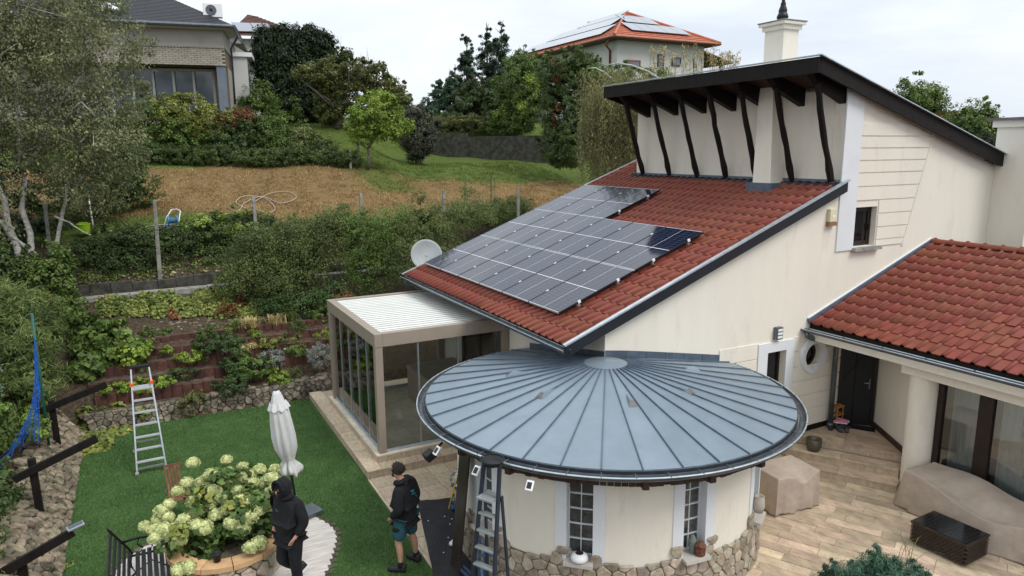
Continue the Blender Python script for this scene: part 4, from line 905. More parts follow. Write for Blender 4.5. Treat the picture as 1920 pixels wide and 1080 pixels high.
# palisade terraces: five rows of brown blocks
yrow = [21.1, 20.7, 20.3, 19.9, 19.5]; ztop = [1.70, 1.48, 1.24, .98, .77]
for r_, (y, zt_) in enumerate(zip(yrow, ztop)):
    x0, x1 = [(-.3, 4.9), (-.3, 4.9), (-1.2, 4.9), (-1.55, 4.9), (-1.4, 1.35)][r_]
    od = ['topmost', 'second from the top', 'middle', 'fourth from the top', 'lowest and shortest'][r_]
    pr = empty('palisade_row', ((x0+x1)/2, y, zt_-.4), f'{od} row of dark brown edging blocks terracing the back slope', 'palisade', 'terraced palisade rows')
    x = x0; k = 0
    while x < x1:
        w_ = .245; dz = rs.uniform(-.015, .015); dy = rs.uniform(-.015, .015)+.04*math.sin(x*1.4+r_); m_ = MB(); n = 5; prof = []
        for i in range(n+1): a = i/n; prof.append((x+.006+(w_-.012)*a, y+dy-.03*math.sin(math.pi*a)))
        prof += [(x+w_-.006, y+dy+.12), (x+.006, y+dy+.12)]
        m_.prism([(u, v, zt_-.42) for u, v in prof], (0, rs.uniform(-.02, .02), .42+dz)); m_.build('block', PALIS, pr); x += w_; k += 1
    m_ = MB(); m_.prism([(x0, y+.05, zt_-.5), (x1, y+.05, zt_-.5), (x1, y+.05, zt_-.03), (x0, y+.05, zt_-.03)], (0, .42, .02)); m_.build('soil_fill', SOIL, pr)
# stony strip + curb
gvl = MB()
cu = empty('concrete_kerb', (1.8, 23.8, 2.5), 'pale weathered concrete kerb strip crossing the slope above the strawberry plants', 'kerb')
x = -2.2
while x < 12:
    l = rs.uniform(.9, 1.3); z = 2.50+.012*x; MB().box(x+.004, x+l-.004, 23.55, 23.93, z-.15, z+.06+rs.uniform(-.008, .008)).build('kerb_stone', CONC, cu, bevel=.01); x += l
rw_ = empty('low_retaining_wall', (3, 24.2, 2.6), 'low dark mossy concrete wall at the foot of the old fence posts', 'retaining wall')
x = -2.2
while x < 14:
    l = rs.uniform(.5, .7); MB().box(x+.005, x+l-.005, 24.02+rs.uniform(-.02, .02), 24.15, 2.4, 2.86+rs.uniform(-.05, .04)).build('block', DCONC, rw_, bevel=.015); x += l
# loose stones on the slope
ls = empty('loose_stones', (1.5, 21.9, 1.9), 'loose pale stones scattered on the bed above the palisade rows', 'stones')
for i in range(120):
    x = rs.uniform(-.2, 4.6); y = rs.uniform(21.25, 22.1); rock(ls, x, y, H(x, y)-.005, rs.uniform(.025, .075), STONEG)
for i in range(70):
    x = rs.uniform(-1.5, 6); y = rs.uniform(24.3, 24.9); rock(ls, x, y, H(x, y)+.01, rs.uniform(.03, .08), STONE)
# concrete fence posts
fp = empty('fence_post', (0, 0, 0), 'x', 'fence post', 'concrete posts of the old fence')
m_ = MB(); v0 = [(-.055, -.05, -.15), (.055, -.05, -.15), (.055, .05, -.15), (-.055, .05, -.15)]; v1 = [(-.045, -.04, 2.30), (.045, -.04, 2.30), (.045, .04, 2.30), (-.045, .04, 2.30)]
m_.add(v0+v1, [(3, 2, 1, 0), (4, 5, 6, 7), (0, 1, 5, 4), (1, 2, 6, 5), (2, 3, 7, 6), (3, 0, 4, 7)]); m_.build('post', CONC, fp, bevel=.008)
MB().tube([(-.06, -.055, 1.4), (.06, -.055, 1.4)], .006, 5).build('wire_tie', BLACKM, fp)
plabs = ['concrete fence post beside the birch trunk', 'tilted concrete fence post left of the blue hose reel, its whole length visible', 'concrete fence post in front of the coiled hose', 'concrete fence post alone before the brown lawn, left of the satellite dish', 'concrete fence post above the satellite dish', 'concrete fence post just left of the solar roof edge']
for i, x in enumerate([-2.4, .39, 3.33, 6.79, 9.88, 12.97]):
    q = fp if i == 0 else copy_tree(fp); q['label'] = plabs[i]; q.location = (x, 24.22, 2.95); q.rotation_euler = (R(.5), R([1, 1.5, -1, .5, 0, 0][i]), rs.uniform(-.2, .2))
# left rubble wall (rockery) with dark timber arms
lw_ = empty('rubble_wall', (-2.0, 14.5, 0), 'long rubble stone wall running along the left side of the artificial lawn', 'stone wall')
def lmap(u, v, o_):      # u along y, v from lawn edge upwards-left
    s_ = v; n = (-.55*0+.74, .0, .67); return (-1.66-s_*.74+o_*.67, u, -.02+s_*.66+o_*.74) if s_ < .85 else (-1.66-.63-(s_-.85)+o_*.2, u, .54+(s_-.85)*.15+o_)
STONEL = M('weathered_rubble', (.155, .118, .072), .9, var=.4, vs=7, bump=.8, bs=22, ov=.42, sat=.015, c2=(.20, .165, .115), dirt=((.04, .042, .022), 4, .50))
cells = voronoi(9.0, 20.2, 0, 1.12, .22, .16, 21)
cells.sort(key=lambda c: -c[0][1] if False else c[0][0])
near = cells[:300]; far_ = cells[300:]
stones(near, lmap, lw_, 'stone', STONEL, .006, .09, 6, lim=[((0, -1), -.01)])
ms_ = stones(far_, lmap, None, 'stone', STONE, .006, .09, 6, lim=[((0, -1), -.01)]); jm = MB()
for q in ms_: jm.add(q.v, q.f)
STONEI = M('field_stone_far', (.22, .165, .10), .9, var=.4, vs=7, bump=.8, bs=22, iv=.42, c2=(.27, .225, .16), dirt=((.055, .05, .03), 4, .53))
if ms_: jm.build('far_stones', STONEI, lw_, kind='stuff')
MB().prism([(-1.68, 9, -.05), (-2.28, 9, .47), (-3.2, 9, .60), (-3.2, 9, -.05)], (0, 11.2, 0)).build('wall_core', MORTAR, lw_)
arm = [((11, 1076), 11.9), ((40, 894), 14.1), ((83, 767), 17.5)]
for i, (y, xa, xb, za, zb_, zp) in enumerate(((11.9, -2.35, -1.35, .55, .98, .9), (14.1, -2.35, -1.05, 1.12, 1.62, 1.42), (17.5, -2.35, -1.0, 1.20, 1.62, 1.40))):
    lb = ['sloping dark timber arm on a post, nearest the bottom left corner', 'dark timber post with sloping arm, in the middle of the rubble wall', 'dark timber post with sloping arm, farthest along the rubble wall'][i]
    e_ = empty('timber_bracket', (-2.05, y, .4), lb, 'timber post', 'dark timber brackets on the rubble wall')
    if i: m_ = MB(); m_.bar((-2.05, y+.06, .15), (-2.07, y+.06, zp), .12, .09, (0, 1, 0)); m_.build('post', DKWOOD, e_, bevel=.008)
    else: m_ = MB(); m_.bar((-2.05, y+.06, .1), (-2.05, y+.06, .72), .12, .09, (0, 1, 0)); m_.build('post', DKWOOD, e_, bevel=.008)
    m_ = MB(); m_.bar((xa, y-.02, za), (xb, y-.02, zb_), .06, .14, (0, 0, 1)); m_.build('arm', DKWOOD, e_, bevel=.008)
sl = empty('solar_spot', (-1.3, 11.95, 1.0), 'small blue tinted garden light on the tip of the lowest timber arm', 'garden light')
m_ = MB(); m_.bar((-1.42, 11.86, 1.04), (-1.20, 11.92, 1.08), .15, .03); m_.build('head', ALU, sl, bevel=.005); m_ = MB(); m_.bar((-1.40, 11.866, 1.0605), (-1.22, 11.915, 1.0945), .12, .006); m_.build('solar_cell', GLASSR, sl)
# green stake and blue netting
stk = MB(); stk.tube([(-2.17, 17.2, .4), (-2.15, 17.2, 3.42)], .026, 8); tag(stk.build('garden_stake', M('green_coated_steel', (.015, .10, .075), .5, var=.2), smooth=True), 'tall teal green stake holding the blue net at the left edge', 'stake')
NET = M('blue_net', (.015, .10, .42), .6, var=.3, vs=9)
nt_ = MB(); 
for i in range(0, 26, 2):                            # strands fanning from the stake down to the left
    t_ = i/25; y1 = 16.9-2.6*t_; x1 = -2.25-.45*t_; z1 = 1.0+.25*t_+.1*math.sin(i); p0 = Vector((-2.16, 17.17, 2.75-1.0*t_)); p1 = Vector((x1, y1, z1)); pts = []
    for j in range(9): q = p0.lerp(p1, j/8); q.z -= .18*math.sin(math.pi*j/8); q.x += .03*math.sin(j*2+i); pts.append(q)
    nt_.tube(pts, .0035, 3, cap=False)
for j in range(2, 26, 2):
    pts = []
    for i in range(0, 26, 2):
        t_ = i/25; y1 = 16.9-2.6*t_; x1 = -2.25-.45*t_; z1 = 1.0+.25*t_; q = Vector((-2.16, 17.17, 2.75-1.0*t_)).lerp(Vector((x1, y1, z1)), j/26); q.z -= .18*math.sin(math.pi*j/26)-.02*math.sin(i+j); pts.append(q)
    nt_.tube(pts, .003, 3, cap=False)
for k in range(5): nt_.tube([(-2.16+.02*math.sin(k), 17.17, 2.9-.03*k), (-2.2+.04*math.cos(k), 16.9, 1.9), (-2.25+.05*math.sin(2*k), 16.5-.1*k, 1.0)], .008, 3, cap=False)
tag(nt_.build('plant_net', NET), 'bright blue plant net draped down from the green stake', 'net')
# low white marker post, hose, reel, bucket, brace
m_ = MB(); m_.bar((8.83, 32.85, 5.6), (8.85, 32.85, 6.75), .09, .09, (0, 1, 0)); tag(m_.build('marker_post', M('pale_post', (.55, .53, .46), .8)), 'short pale post at the right end of the clipped hedge', 'post')
bk = empty('bucket', (-1.62, 26.5, H(-1.62, 26.5)), 'lime green plastic tub in front of the birch', 'bucket'); m_ = MB(); m_.lathe([(0, .02), (.15, .02), (.20, .30), (.215, .30), (.215, .315), (.19, .315), (.145, .04), (0, .04)], (-1.62, 26.5), 20)
for i in range(len(m_.v)): x, y, z = m_.v[i]; m_.v[i] = (x, y, z+H(-1.62, 26.5)+.1)
m_.build('tub', LIME, bk, smooth=False); z = H(-1.62, 26.5)+.1; MB().tube([(-1.80, 26.5, z+.31), (-1.72, 26.45, z+.36), (-1.52, 26.45, z+.36), (-1.44, 26.5, z+.31)], .01, 5).build('handle', LIME, bk)
rl = empty('hose_reel', (.95, 26.6, H(.95, 26.6)), 'blue garden hose reel cart with pale tubular handle on the lawn', 'hose reel'); z = H(.95, 26.6)+.12
m_ = MB(); m_.tube([(.70, 26.5, z), (.80, 26.6, z+.30), (.98, 26.75, z+.55), (1.14, 26.78, z+.56), (1.25, 26.65, z+.50), (1.18, 26.5, z+.25), (1.15, 26.4, z)], .018, 6); m_.build('handle', WHITEP, rl, smooth=True)
for x in (.83, 1.10): m_ = MB(); m_.tube([(x, 26.5, z+.2), (x+.035, 26.5, z+.2)], .17, 16); m_.build('drum_side', BLUEP, rl)
m_ = MB(); m_.tube([(.85, 26.5, z+.2), (1.10, 26.5, z+.2)], .10, 12); m_.build('hose_drum', M('hose_blue', (.03, .12, .2), .6), rl); MB().bar((.75, 26.4, z+.02), (1.2, 26.4, z+.02), .10, .05).build('base', BLUEP, rl)
for x in (.72, 1.22): m_ = MB(); m_.tube([(x, 26.55, z+.0), (x+.03, 26.55, z+.0)], .08, 14); m_.build('wheel', BLACKM, rl)
MB().box(1.12, 1.2, 26.35, 26.43, z-.1, z-.02).build('tap_fitting', ORANGEP, rl)
HOSE = M('pale_pink_hose', (.42, .33, .27), .6, var=.15, vs=3)
hp = [(1.0, 26.6), (1.7, 26.9), (2.4, 27.1), (3.0, 27.2), (3.4, 27.3), (3.6, 28.0), (3.3, 28.9), (3.7, 29.6), (4.4, 29.2), (4.6, 28.2), (4.2, 27.8), (3.8, 28.5), (4.6, 29.6), (5.4, 29.8), (5.6, 29.2), (4.9, 28.7), (4.3, 29.4), (3.6, 28.8), (3.2, 27.9), (2.2, 27.5), (1.2, 27.0), (.4, 26.9), (-.2, 26.6), (-1.0, 26.6), (-1.4, 26.6), (-1.3, 26.8)]
def spline(P_, k=6):
    out = []
    for i in range(len(P_)-1):
        p0, p1, p2, p3 = P_[max(i-1, 0)], P_[i], P_[i+1], P_[min(i+2, len(P_)-1)]
        for j in range(k):
            t_ = j/k; out.append(tuple(.5*((2*b_)+(-a+c_)*t_+(2*a-5*b_+4*c_-d)*t_*t_+(-a+3*b_-3*c_+d)*t_**3) for a, b_, c_, d in zip(p0, p1, p2, p3)))
    return out+[tuple(P_[-1])]
pts = [(x, y, H(x, y)+.05) for x, y in spline(hp)]; m_ = MB(); m_.tube(pts, .016, 5); tag(m_.build('garden_hose', HOSE, smooth=True), 'pale pink garden hose looped across the brown lawn', 'hose')
m_ = MB(); m_.tube([(-1.33, 26.4, H(-1.3, 26.4)), (-1.36, 26.4, 4.7), (-1.38, 26.4, 5.35)], .022, 6); tag(m_.build('water_standpipe', WHITEP, smooth=True), 'thin white standpipe beside the lime green tub', 'pipe')
GWIRE = M('green_wire', (.06, .10, .05), .6)
for lg, lb in (([(11.95, 27), (12.1, 27.2)], 'thin green wire plant support, the left one before the solar roof'), ([(13.2, 27.1), (13.35, 27.3), (13.3, 26.9)], 'thin three legged green wire plant support, the right one')):
    e_ = empty('plant_support', (lg[0][0], lg[0][1], H(*lg[0])), lb, 'plant support')
    for x, y in lg: MB().tube([(x, y, H(x, y)-.05), (x, y, H(x, y)+1.6)], .012, 4).build('rod', GWIRE, e_)
    for z_ in (.5, 1.0, 1.5): MB().tube([(x, y, H(12.5, 27)+z_) for x, y in lg], .008, 4).build('wire', GWIRE, e_)

# ---------------------------------------------------------------- ladders
def ladder(name, label, h, w_, n, lean, mat, tread, topw=.30, plat=True, dp=.09, back=True, loc=(0, 0, 0), rz_=0, caps=None, tray=True):
    e_ = empty(name, (0, 0, 0), label, 'stepladder')
    rl2 = lean if tray else .14
    def fx(z, s_): return s_*(topw/2+(w_-topw)/2*(1-z/h))
    fy = lambda z: -lean*(1-z/h)
    top = h; ph_ = h*.80
    for s_ in (-1, 1):
        m_ = MB(); m_.bar((fx(0, s_), fy(0), 0), (fx(h, s_), fy(h), h), .03, .065, (0, 1, 0)); m_.build('rail', mat, e_)
        m_ = MB(); m_.bar((fx(0, s_)*.96, rl2, 0), (fx(ph_, s_)*.96, .02, ph_), .025, .045, (0, 1, 0)); m_.build('rear_leg', mat, e_)
        for y in (fy(0), rl2): MB().box(fx(0, s_)-.035, fx(0, s_)+.035, y-.045, y+.045, -.0, .05).build('foot', M('foot_rubber', (.30, .27, .22), .7) if 'FR' not in globals() else FR, e_, bevel=.01)
        if caps: MB().box(fx(h*.83, s_)-.03, fx(h*.83, s_)+.03, fy(h*.83)-.05, fy(h*.83)+.05, h*.82, h*.855).build('hinge_cap', caps, e_)
    for i in range(n):
        z = ph_*(i+1)/n
        if i == n-1:
            for j in range(5): MB().box(-abs(fx(z, 1))+.015, abs(fx(z, 1))-.015, fy(z)-.13+j*.056, fy(z)-.13+.048+j*.056, z-.015, z+.012).build('platform_slat', tread, e_)
        else:
            for j in range(3): MB().box(-abs(fx(z, 1))+.015, abs(fx(z, 1))-.015, fy(z)-dp/2+j*dp/3, fy(z)-dp/2+(j+.85)*dp/3, z-.02, z+.006).build('tread', tread, e_)
    m_ = MB(); m_.bar((-fx(0, 1)*.96, rl2*.9, .25), (fx(0, 1)*.96, rl2*.9, .25), .02, .03); m_.build('brace', mat, e_)
    m_ = MB(); m_.bar((-fx(.1*h, 1), fy(.05*h), .05*h), (fx(.1*h, 1), fy(.05*h), .05*h), .03, .04); m_.build('brace', mat, e_)
    if tray:
        m_ = MB(); m_.bar((-topw/2-.02, 0, h+.0), (topw/2+.02, 0, h), .14, .05); m_.build('top_tray', BLACKM, e_, bevel=.01)
    e_.location = loc; e_.rotation_euler = (0, 0, rz_); return e_
FR = M('foot_rubber', (.30, .27, .22), .7)
ladder('stepladder', 'tall aluminium stepladder with orange hinges on the artificial lawn', 2.15, .56, 7, .66, ALU, M('ribbed_tread', (.62, .64, .66), .4, metal=.5, var=.1), .34, loc=(-.3, 16.6, .02), rz_=R(2), caps=ORANGEP)
DKB = M('dark_blue_rail', (.022, .028, .045), .4, var=.2)
ladder('stepladder', 'dark railed stepladder with light treads leaning close to the round pavilion', 2.42, .42, 8, .36, DKB, M('ribbed_tread_grey', (.48, .50, .50), .4, metal=.5, var=.1), .26, loc=(3.95, 8.18, .02), rz_=R(-62), tray=False)
tr_ = empty('ladder_tray', (3.86, 8.2, 2.43), 'round black tool tray clipped on top of the near stepladder', 'tray')
m_ = MB(); m_.lathe([(0, 2.43), (.12, 2.43), (.15, 2.48), (.16, 2.48), (.13, 2.415), (0, 2.415)], (3.94, 8.16), 20); m_.build('bowl', BLACKM, tr_, smooth=True)
m_ = MB(); m_.tube([(3.94+.165*math.cos(a), 8.16+.165*math.sin(a), 2.49) for a in np.linspace(0, 6.28, 20)], .009, 5, cap=False); m_.build('rim', BLACKM, tr_)

# ---------------------------------------------------------------- closed parasol
pa = empty('parasol', (2.08, 12.75, 0), 'closed white garden parasol standing at the edge of the paved circle', 'parasol')
ax = lambda z: (2.10-.09*z+.0, 12.75, z*.965)
MB().tube([ax(.1), ax(2.5)], .024, 10).build('pole', BLACKM, pa, smooth=True)
prof = [(2.52, .035), (2.45, .07), (2.25, .115), (2.22, .135), (1.95, .155), (1.6, .175), (1.35, .165), (1.18, .11), (1.10, .085), (1.0, .14), (.90, .17), (.84, .165)]
m_ = MB(); n = 48
for z, r_ in prof:
    c_ = ax(z)
    for i in range(n):
        a = 2*math.pi*i/n; fold = 1+.20*math.cos(a*8+z*.6)*min(1, (2.55-z)*1.5)+.07*math.sin(a*5+z*3)
        if z < 1.05: fold += .20*math.sin(a*11+z*9)
        m_.v.append((c_[0]+r_*fold*math.cos(a), c_[1]+r_*fold*math.sin(a), z*.965+(.03*math.sin(a*7)+.035*math.sin(a*3+1) if z < .95 else 0)))
for k in range(len(prof)-1):
    for i in range(n): j = (i+1) % n; m_.f.append((k*n+i, k*n+j, (k+1)*n+j, (k+1)*n+i))
o = m_.build('canopy', FABW, pa, smooth=True); sm = o.modifiers.new('s', 'SOLIDIFY'); sm.thickness = .006
m_ = MB(); n2 = 24                                   # flared lower skirt
for z, r_ in ((2.30, .125), (2.24, .155), (2.16, .185)):
    c_ = ax(z)
    for i in range(48): a = 2*math.pi*i/48; m_.v.append((c_[0]+r_*(1+.12*math.cos(a*8))*math.cos(a), c_[1]+r_*(1+.12*math.cos(a*8))*math.sin(a), z*.965-.02*math.sin(a*8)))
for k in range(2):
    for i in range(48): j = (i+1) % 48; m_.f.append((k*48+i, k*48+j, (k+1)*48+j, (k+1)*48+i))
m_.build('vent_flap', FABW, pa, smooth=True)
MB().tube([ax(2.515), ax(2.56)], .045, 12).build('finial', GUTTER, pa)
m_ = MB(); m_.tube([(ax(1.12)[0]+.1*math.cos(a), ax(1.12)[1]+.1*math.sin(a), 1.12) for a in np.linspace(0, 6.28, 16)], .012, 5, cap=False); m_.build('strap', FABW, pa)
m_ = MB(); m_.bar((1.95, 12.45, .06), (2.45, 12.62, .06), .40, .09); m_.tube([(2.1, 12.72, .02), (2.09, 12.75, .35)], .035, 10); m_.build('base', GUTTER, pa, bevel=.015)

# ---------------------------------------------------------------- bench, chair
IRON = M('black_cast_iron', (.012, .012, .014), .4, metal=.4, var=.2); SLAT = M('black_painted_slat', (.020, .020, .022), .45, var=.3, vs=6)
bn = empty('garden_bench', (-.62, 11.05, 0), 'black slatted garden bench with cast iron ends by the hydrangea bed', 'bench')
bx0, y0, y1 = -.92, 10.25, 11.85
for k in range(6): x = -.66+k*.083; MB().box(x, x+.062, y0, y1, .44-.01*abs(k-2.5), .465-.01*abs(k-2.5)).build('seat_slat', SLAT, bn, bevel=.005)
for k in range(5): z = .52+k*.085; x = -.74-.055*k; m_ = MB(); m_.bar((x, y0, z), (x, y1, z), .02, .062, (-.5, 0, 1)); m_.build('back_slat', SLAT, bn, bevel=.005)
for y in (y0+.08, y1-.08):
    e_ = MB()
    e_.tube([(-.70, y, .45), (-.74, y, .55), (-.98, y, .93), (-1.0, y, .97)], .018, 6); e_.tube([(-.72, y, .42), (-.5, y, .41), (-.2, y, .43)], .018, 6)
    e_.tube([(-.2, y, .43), (-.17, y, .25), (-.24, y, .12), (-.12, y, .02)], .02, 6); e_.tube([(-.72, y, .42), (-.74, y, .25), (-.68, y, .12), (-.82, y, .02)], .02, 6)
    e_.build('iron_side', IRON, bn, smooth=True)
    e_ = MB(); e_.tube([(-.84, y, .68), (-.6, y, .70), (-.35, y, .68), (-.2, y, .62), (-.19, y, .55), (-.24, y, .52), (-.27, y, .56)], .018, 6); e_.build('armrest', IRON, bn, smooth=True)
    for k in range(3): e_ = MB(); x = -.32-.14*k; e_.tube([(x, y, .45), (x+.05, y, .52), (x-.02, y, .60), (x+.01, y, .68)], .011, 5); e_.build('scroll', IRON, bn, smooth=True)
    MB().tube([(-.24, y, .12), (-.45, y, .28), (-.68, y, .12)], .012, 5).build('brace', IRON, bn)
bn.location.x += .10
WOODB = M('brown_chair_wood', (.16, .065, .035), .6, var=.3, vs=9)
wc = empty('wooden_chair', (.30, 13.55, 0), 'brown slatted wooden chair partly hidden behind the hydrangea', 'chair')
for k in range(5): m_ = MB(); x = .02+.055*k; m_.bar((x-.02, 13.75, .45), (x-.05, 13.9, .93), .035, .015, (0, 1, 0)); m_.build('back_slat', WOODB, wc)
for z, y in ((.50, 13.76), (.92, 13.9)): m_ = MB(); m_.bar((-.04, y, z), (.27, y-.0, z), .02, .05); m_.build('back_rail', WOODB, wc)
for k in range(5): MB().box(-.02, .34, 13.35+k*.078, 13.41+k*.078, .43, .45).build('seat_slat', WOODB, wc)
for x in (-.0, .32):
    m_ = MB(); m_.bar((x, 13.32, .44), (x, 13.80, 0), .03, .04); m_.build('leg', WOODB, wc); m_ = MB(); m_.bar((x, 13.32, 0), (x, 13.80, .6), .03, .04); m_.build('leg', WOODB, wc)
bg_ = MB(); bg_.box(.52, .95, 13.5, 13.85, .02, .42); tag(bg_.build('tool_bag', BLACKC, bevel=.05), 'black bag on the lawn half hidden behind the hydrangea', 'bag')

# ---------------------------------------------------------------- planter
PC = (.75, 11.45)
ptr = empty('stone_planter', (PC[0], PC[1], 0), 'round rubble stone planter with orange cap slabs holding the hydrangea', 'planter')
k = math.pi/180*.84
cells = voronoi(-190*k, 40*k, .0, .42, .24, .16, 33)
stones(cells, lambda u, v, o_: (PC[0]+(.80+o_)*math.cos(R(u/k)), PC[1]+(.80+o_)*math.sin(R(u/k)), max(0, min(v, .43))), ptr, 'stone', STONE, .010, .06, 8)
MB().lathe([(.79, 0), (.81, .43), (.62, .43), (.62, .3)], PC, 48).build('mortar_bed', MORTAR, ptr)
for i in range(12): MB().arc(PC, .63, .90, i*30+.4, (i+1)*30-.4, .43, .52, 2).build('cap_slab', TERRA, ptr, bevel=.006)
MB().lathe([(0, .46), (.63, .44)], PC, 24).build('soil', SOIL, ptr)
pp_ = MB(); pp_.lathe([(0, .53), (.05, .53), (.07, .65), (.078, .65), (.078, .67), (.06, .67), (0, .64)], (.55, 10.78), 16); tag(pp_.build('plant_pot', BLACKM, smooth=True), 'small empty black plastic pot on the planter rim', 'pot')

# ---------------------------------------------------------------- terrace furniture and clutter
def cloth(name, parent, x0, x1, y0, y1, zt_, mat, rot=0, seed=0, wav=.03, sag=None, nx_=24, ny_=24, nz_=10, flare=.05):
    rs_ = random.Random(seed); m_ = MB(); cx, cy = (x0+x1)/2, (y0+y1)/2; ring = []
    per = []
    for i in range(nx_): per.append((x0+(x1-x0)*i/nx_, y0))
    for i in range(ny_): per.append((x1, y0+(y1-y0)*i/ny_))
    for i in range(nx_): per.append((x1-(x1-x0)*i/nx_, y1))
    for i in range(ny_): per.append((x0, y1-(y1-y0)*i/ny_))
    n = len(per); c_, s_ = math.cos(rot), math.sin(rot)
    def W(x, y, z): return (cx+(x-cx)*c_-(y-cy)*s_, cy+(x-cx)*s_+(y-cy)*c_, z)
    zf = sag or (lambda x, y: 0)
    for kz in range(nz_+1):
        t_ = kz/nz_
        for i, (x, y) in enumerate(per):
            dx, dy = x-cx, y-cy; l = math.hypot(dx, dy); w_ = wav*t_*(1.6*(1-abs(math.sin(i*.29+seed+t_*.35)))**2+math.sin(i*.55+seed)+.6*math.sin(i*1.13+seed*2+t_*2))+flare*t_
            z = (zt_+zf(x, y))*(1-t_)+(.02+.012*math.sin(i*.4))*t_
            m_.v.append(W(x+dx/l*w_, y+dy/l*w_, z))
    for kz in range(nz_):
        for i in range(n): j = (i+1) % n; m_.f.append((kz*n+i, (kz+1)*n+i, (kz+1)*n+j, kz*n+j))
    b0 = len(m_.v)
    for j in range(ny_+1):
        for i in range(nx_+1): x = x0+(x1-x0)*i/nx_; y = y0+(y1-y0)*j/ny_; m_.v.append(W(x, y, zt_+zf(x, y)+.0))
    for j in range(ny_):
        for i in range(nx_): a = b0+j*(nx_+1)+i; m_.f.append((a, a+1, a+nx_+2, a+nx_+1))
    o = m_.build(name, mat, parent, smooth=True); me_ = o.data
    import bmesh
    bm = bmesh.new(); bm.from_mesh(me_); bmesh.ops.remove_doubles(bm, verts=bm.verts, dist=.003); bmesh.ops.recalc_face_normals(bm, faces=bm.faces); bm.to_mesh(me_); bm.free()
    sm_ = o.modifiers.new('sub', 'SUBSURF'); sm_.levels = 1; sm_.render_levels = 1
    tx = o.modifiers.new('sol', 'SOLIDIFY'); tx.thickness = .008
    return o
def sagA(x, y):       # armchair: seat dip between arms, open towards the front right
    return -.20*math.exp(-((x-10.45)/.22)**2)*math.exp(-((y-8.25)/.30)**2)
o = cloth('covered_armchair', None, 9.80, 10.82, 8.32, 9.05, .74, COVER, rot=R(-4), seed=3, wav=.018, sag=sagA, nx_=28, ny_=24, flare=.03)
tag(o, 'boxy armchair under a beige weather cover beside the round pavilion', 'covered armchair')
def sagS(x, y): return -.34*(1/(1+math.exp((x-12.55+.0*(y))*-9)))*0 - .22*math.exp(-((x-12.15)/.30)**2)*math.exp(-((y-6.1)/.75)**2)-.10*math.exp(-((y-5.9)/.6)**2)+.03*math.sin(x*5)*math.sin(y*4)
o = cloth('covered_sofa', None, 12.08, 12.98, 4.2, 7.50, .76, COVER, rot=R(0), seed=7, wav=.035, sag=sagS, nx_=24, ny_=60, flare=.13)
tag(o, 'long sofa under a draped beige weather cover before the curtained window', 'covered sofa')
RAT = M('dark_brown_wicker', (.030, .019, .014), .5, var=.4, vs=14)
rt = empty('wicker_table', (11.5, 6.2, 0), 'low dark brown wicker coffee table with black glass top', 'table')
rt.rotation_euler = (0, 0, 0)
cR = R(3); tx0, tx1, ty0, ty1 = -.33, .33, -.45, .45
pl_m = MB().box(tx0+.02, tx1-.02, ty0+.02, ty1-.02, .03, .36).mesh('core'); pl_m.materials.append(BLACKM); obj('core', pl_m, None, rt)
for row in range(9):
    z = .045+row*.036
    for side, (a_, b2, ln) in enumerate((((tx0, ty0), (1, 0), .66), ((tx0, ty0), (0, 1), .9), ((tx1, ty0), (0, 1), .9), ((tx0, ty1), (1, 0), .66))):
        n = 10 if ln < .8 else 14; s_ = ln/n
        for i in range(n):
            if (side, row, i)[0] in (2, 3): continue
            u = (i+.5*(row % 2))*s_; u1 = min(u+s_*.92, ln)
            if u1-u < .02: continue
            p = (a_[0]+b2[0]*u, a_[1]+b2[1]*u); q = (a_[0]+b2[0]*u1, a_[1]+b2[1]*u1); nx2, ny2 = (0, -1) if side == 0 else (-1, 0)
            m_ = MB(); mx_ = ((p[0]+q[0])/2+nx2*.010, (p[1]+q[1])/2+ny2*.010); m_.v = [(p[0], p[1], z), (mx_[0], mx_[1], z+.002), (q[0], q[1], z), (p[0], p[1], z+.032), (mx_[0], mx_[1], z+.030), (q[0], q[1], z+.032)]; m_.f = [(0, 1, 4, 3), (1, 2, 5, 4)]
            me = m_.mesh('wicker_strand'); me.materials.append(RAT); obj('wicker_strand', me, None, rt)
me = MB().box(tx0-.01, tx1+.01, ty0-.01, ty1+.01, .37, .40).mesh('frame'); me.materials.append(RAT); obj('frame', me, None, rt)
me = MB().box(tx0+.02, tx1-.02, ty0+.02, ty1-.02, .4005, .408).mesh('glass_top'); me.materials.append(M('black_glass', (.012, .012, .013), .12, spec=.6)); obj('glass_top', me, None, rt)
for k_ in range(1, 14): me = MB().box(tx0+.03, tx1-.03, ty0+k_*.9/14-.002, ty0+k_*.9/14+.002, .4081, .409).mesh('line'); me.materials.append(RAT); obj('groove', me, None, rt)
rt.location = (11.42, 6.22, .014); rt.rotation_euler = (0, 0, R(2))
pt_ = MB(); pt_.lathe([(0, .33), (.12, .33), (.155, .45), (.16, .60), (.15, .60), (.14, .46), (.1, .36), (0, .36)], (12.17, 9.55), 28); tag(pt_.build('flower_pot', M('bronze_pot', (.10, .088, .060), .4, metal=.3, var=.15), smooth=True), 'empty bronze coloured flower pot on the porch step', 'flower pot')
mt = MB(); mt.prism([(13.38, 9.95, .5005), (13.80, 9.30, .5005), (14.05, 9.48, .5005), (13.55, 10.05, .5005)], (0, 0, .012)); tag(mt.build('door_mat', BLACKC), 'dark door mat in front of the black entrance door', 'door mat')
sr = empty('shoe_rack', (13.38, 9.95, .5), 'small orange wooden shoe rack behind the downpipe', 'shoe rack')
ORW = M('orange_wood', (.42, .18, .05), .6, var=.2, vs=8)
for z in (.60, .78, .96): MB().prism([(13.28, 10.06, z), (13.55, 10.04, z), (13.52, 9.88, z), (13.28, 9.86, z)], (0, 0, .02)).build('shelf', ORW, sr)
for (x, y) in ((13.29, 9.88), (13.29, 10.05), (13.50, 9.9)): MB().box(x, x+.02, y, y+.02, .5, .97).build('upright', ORW, sr)
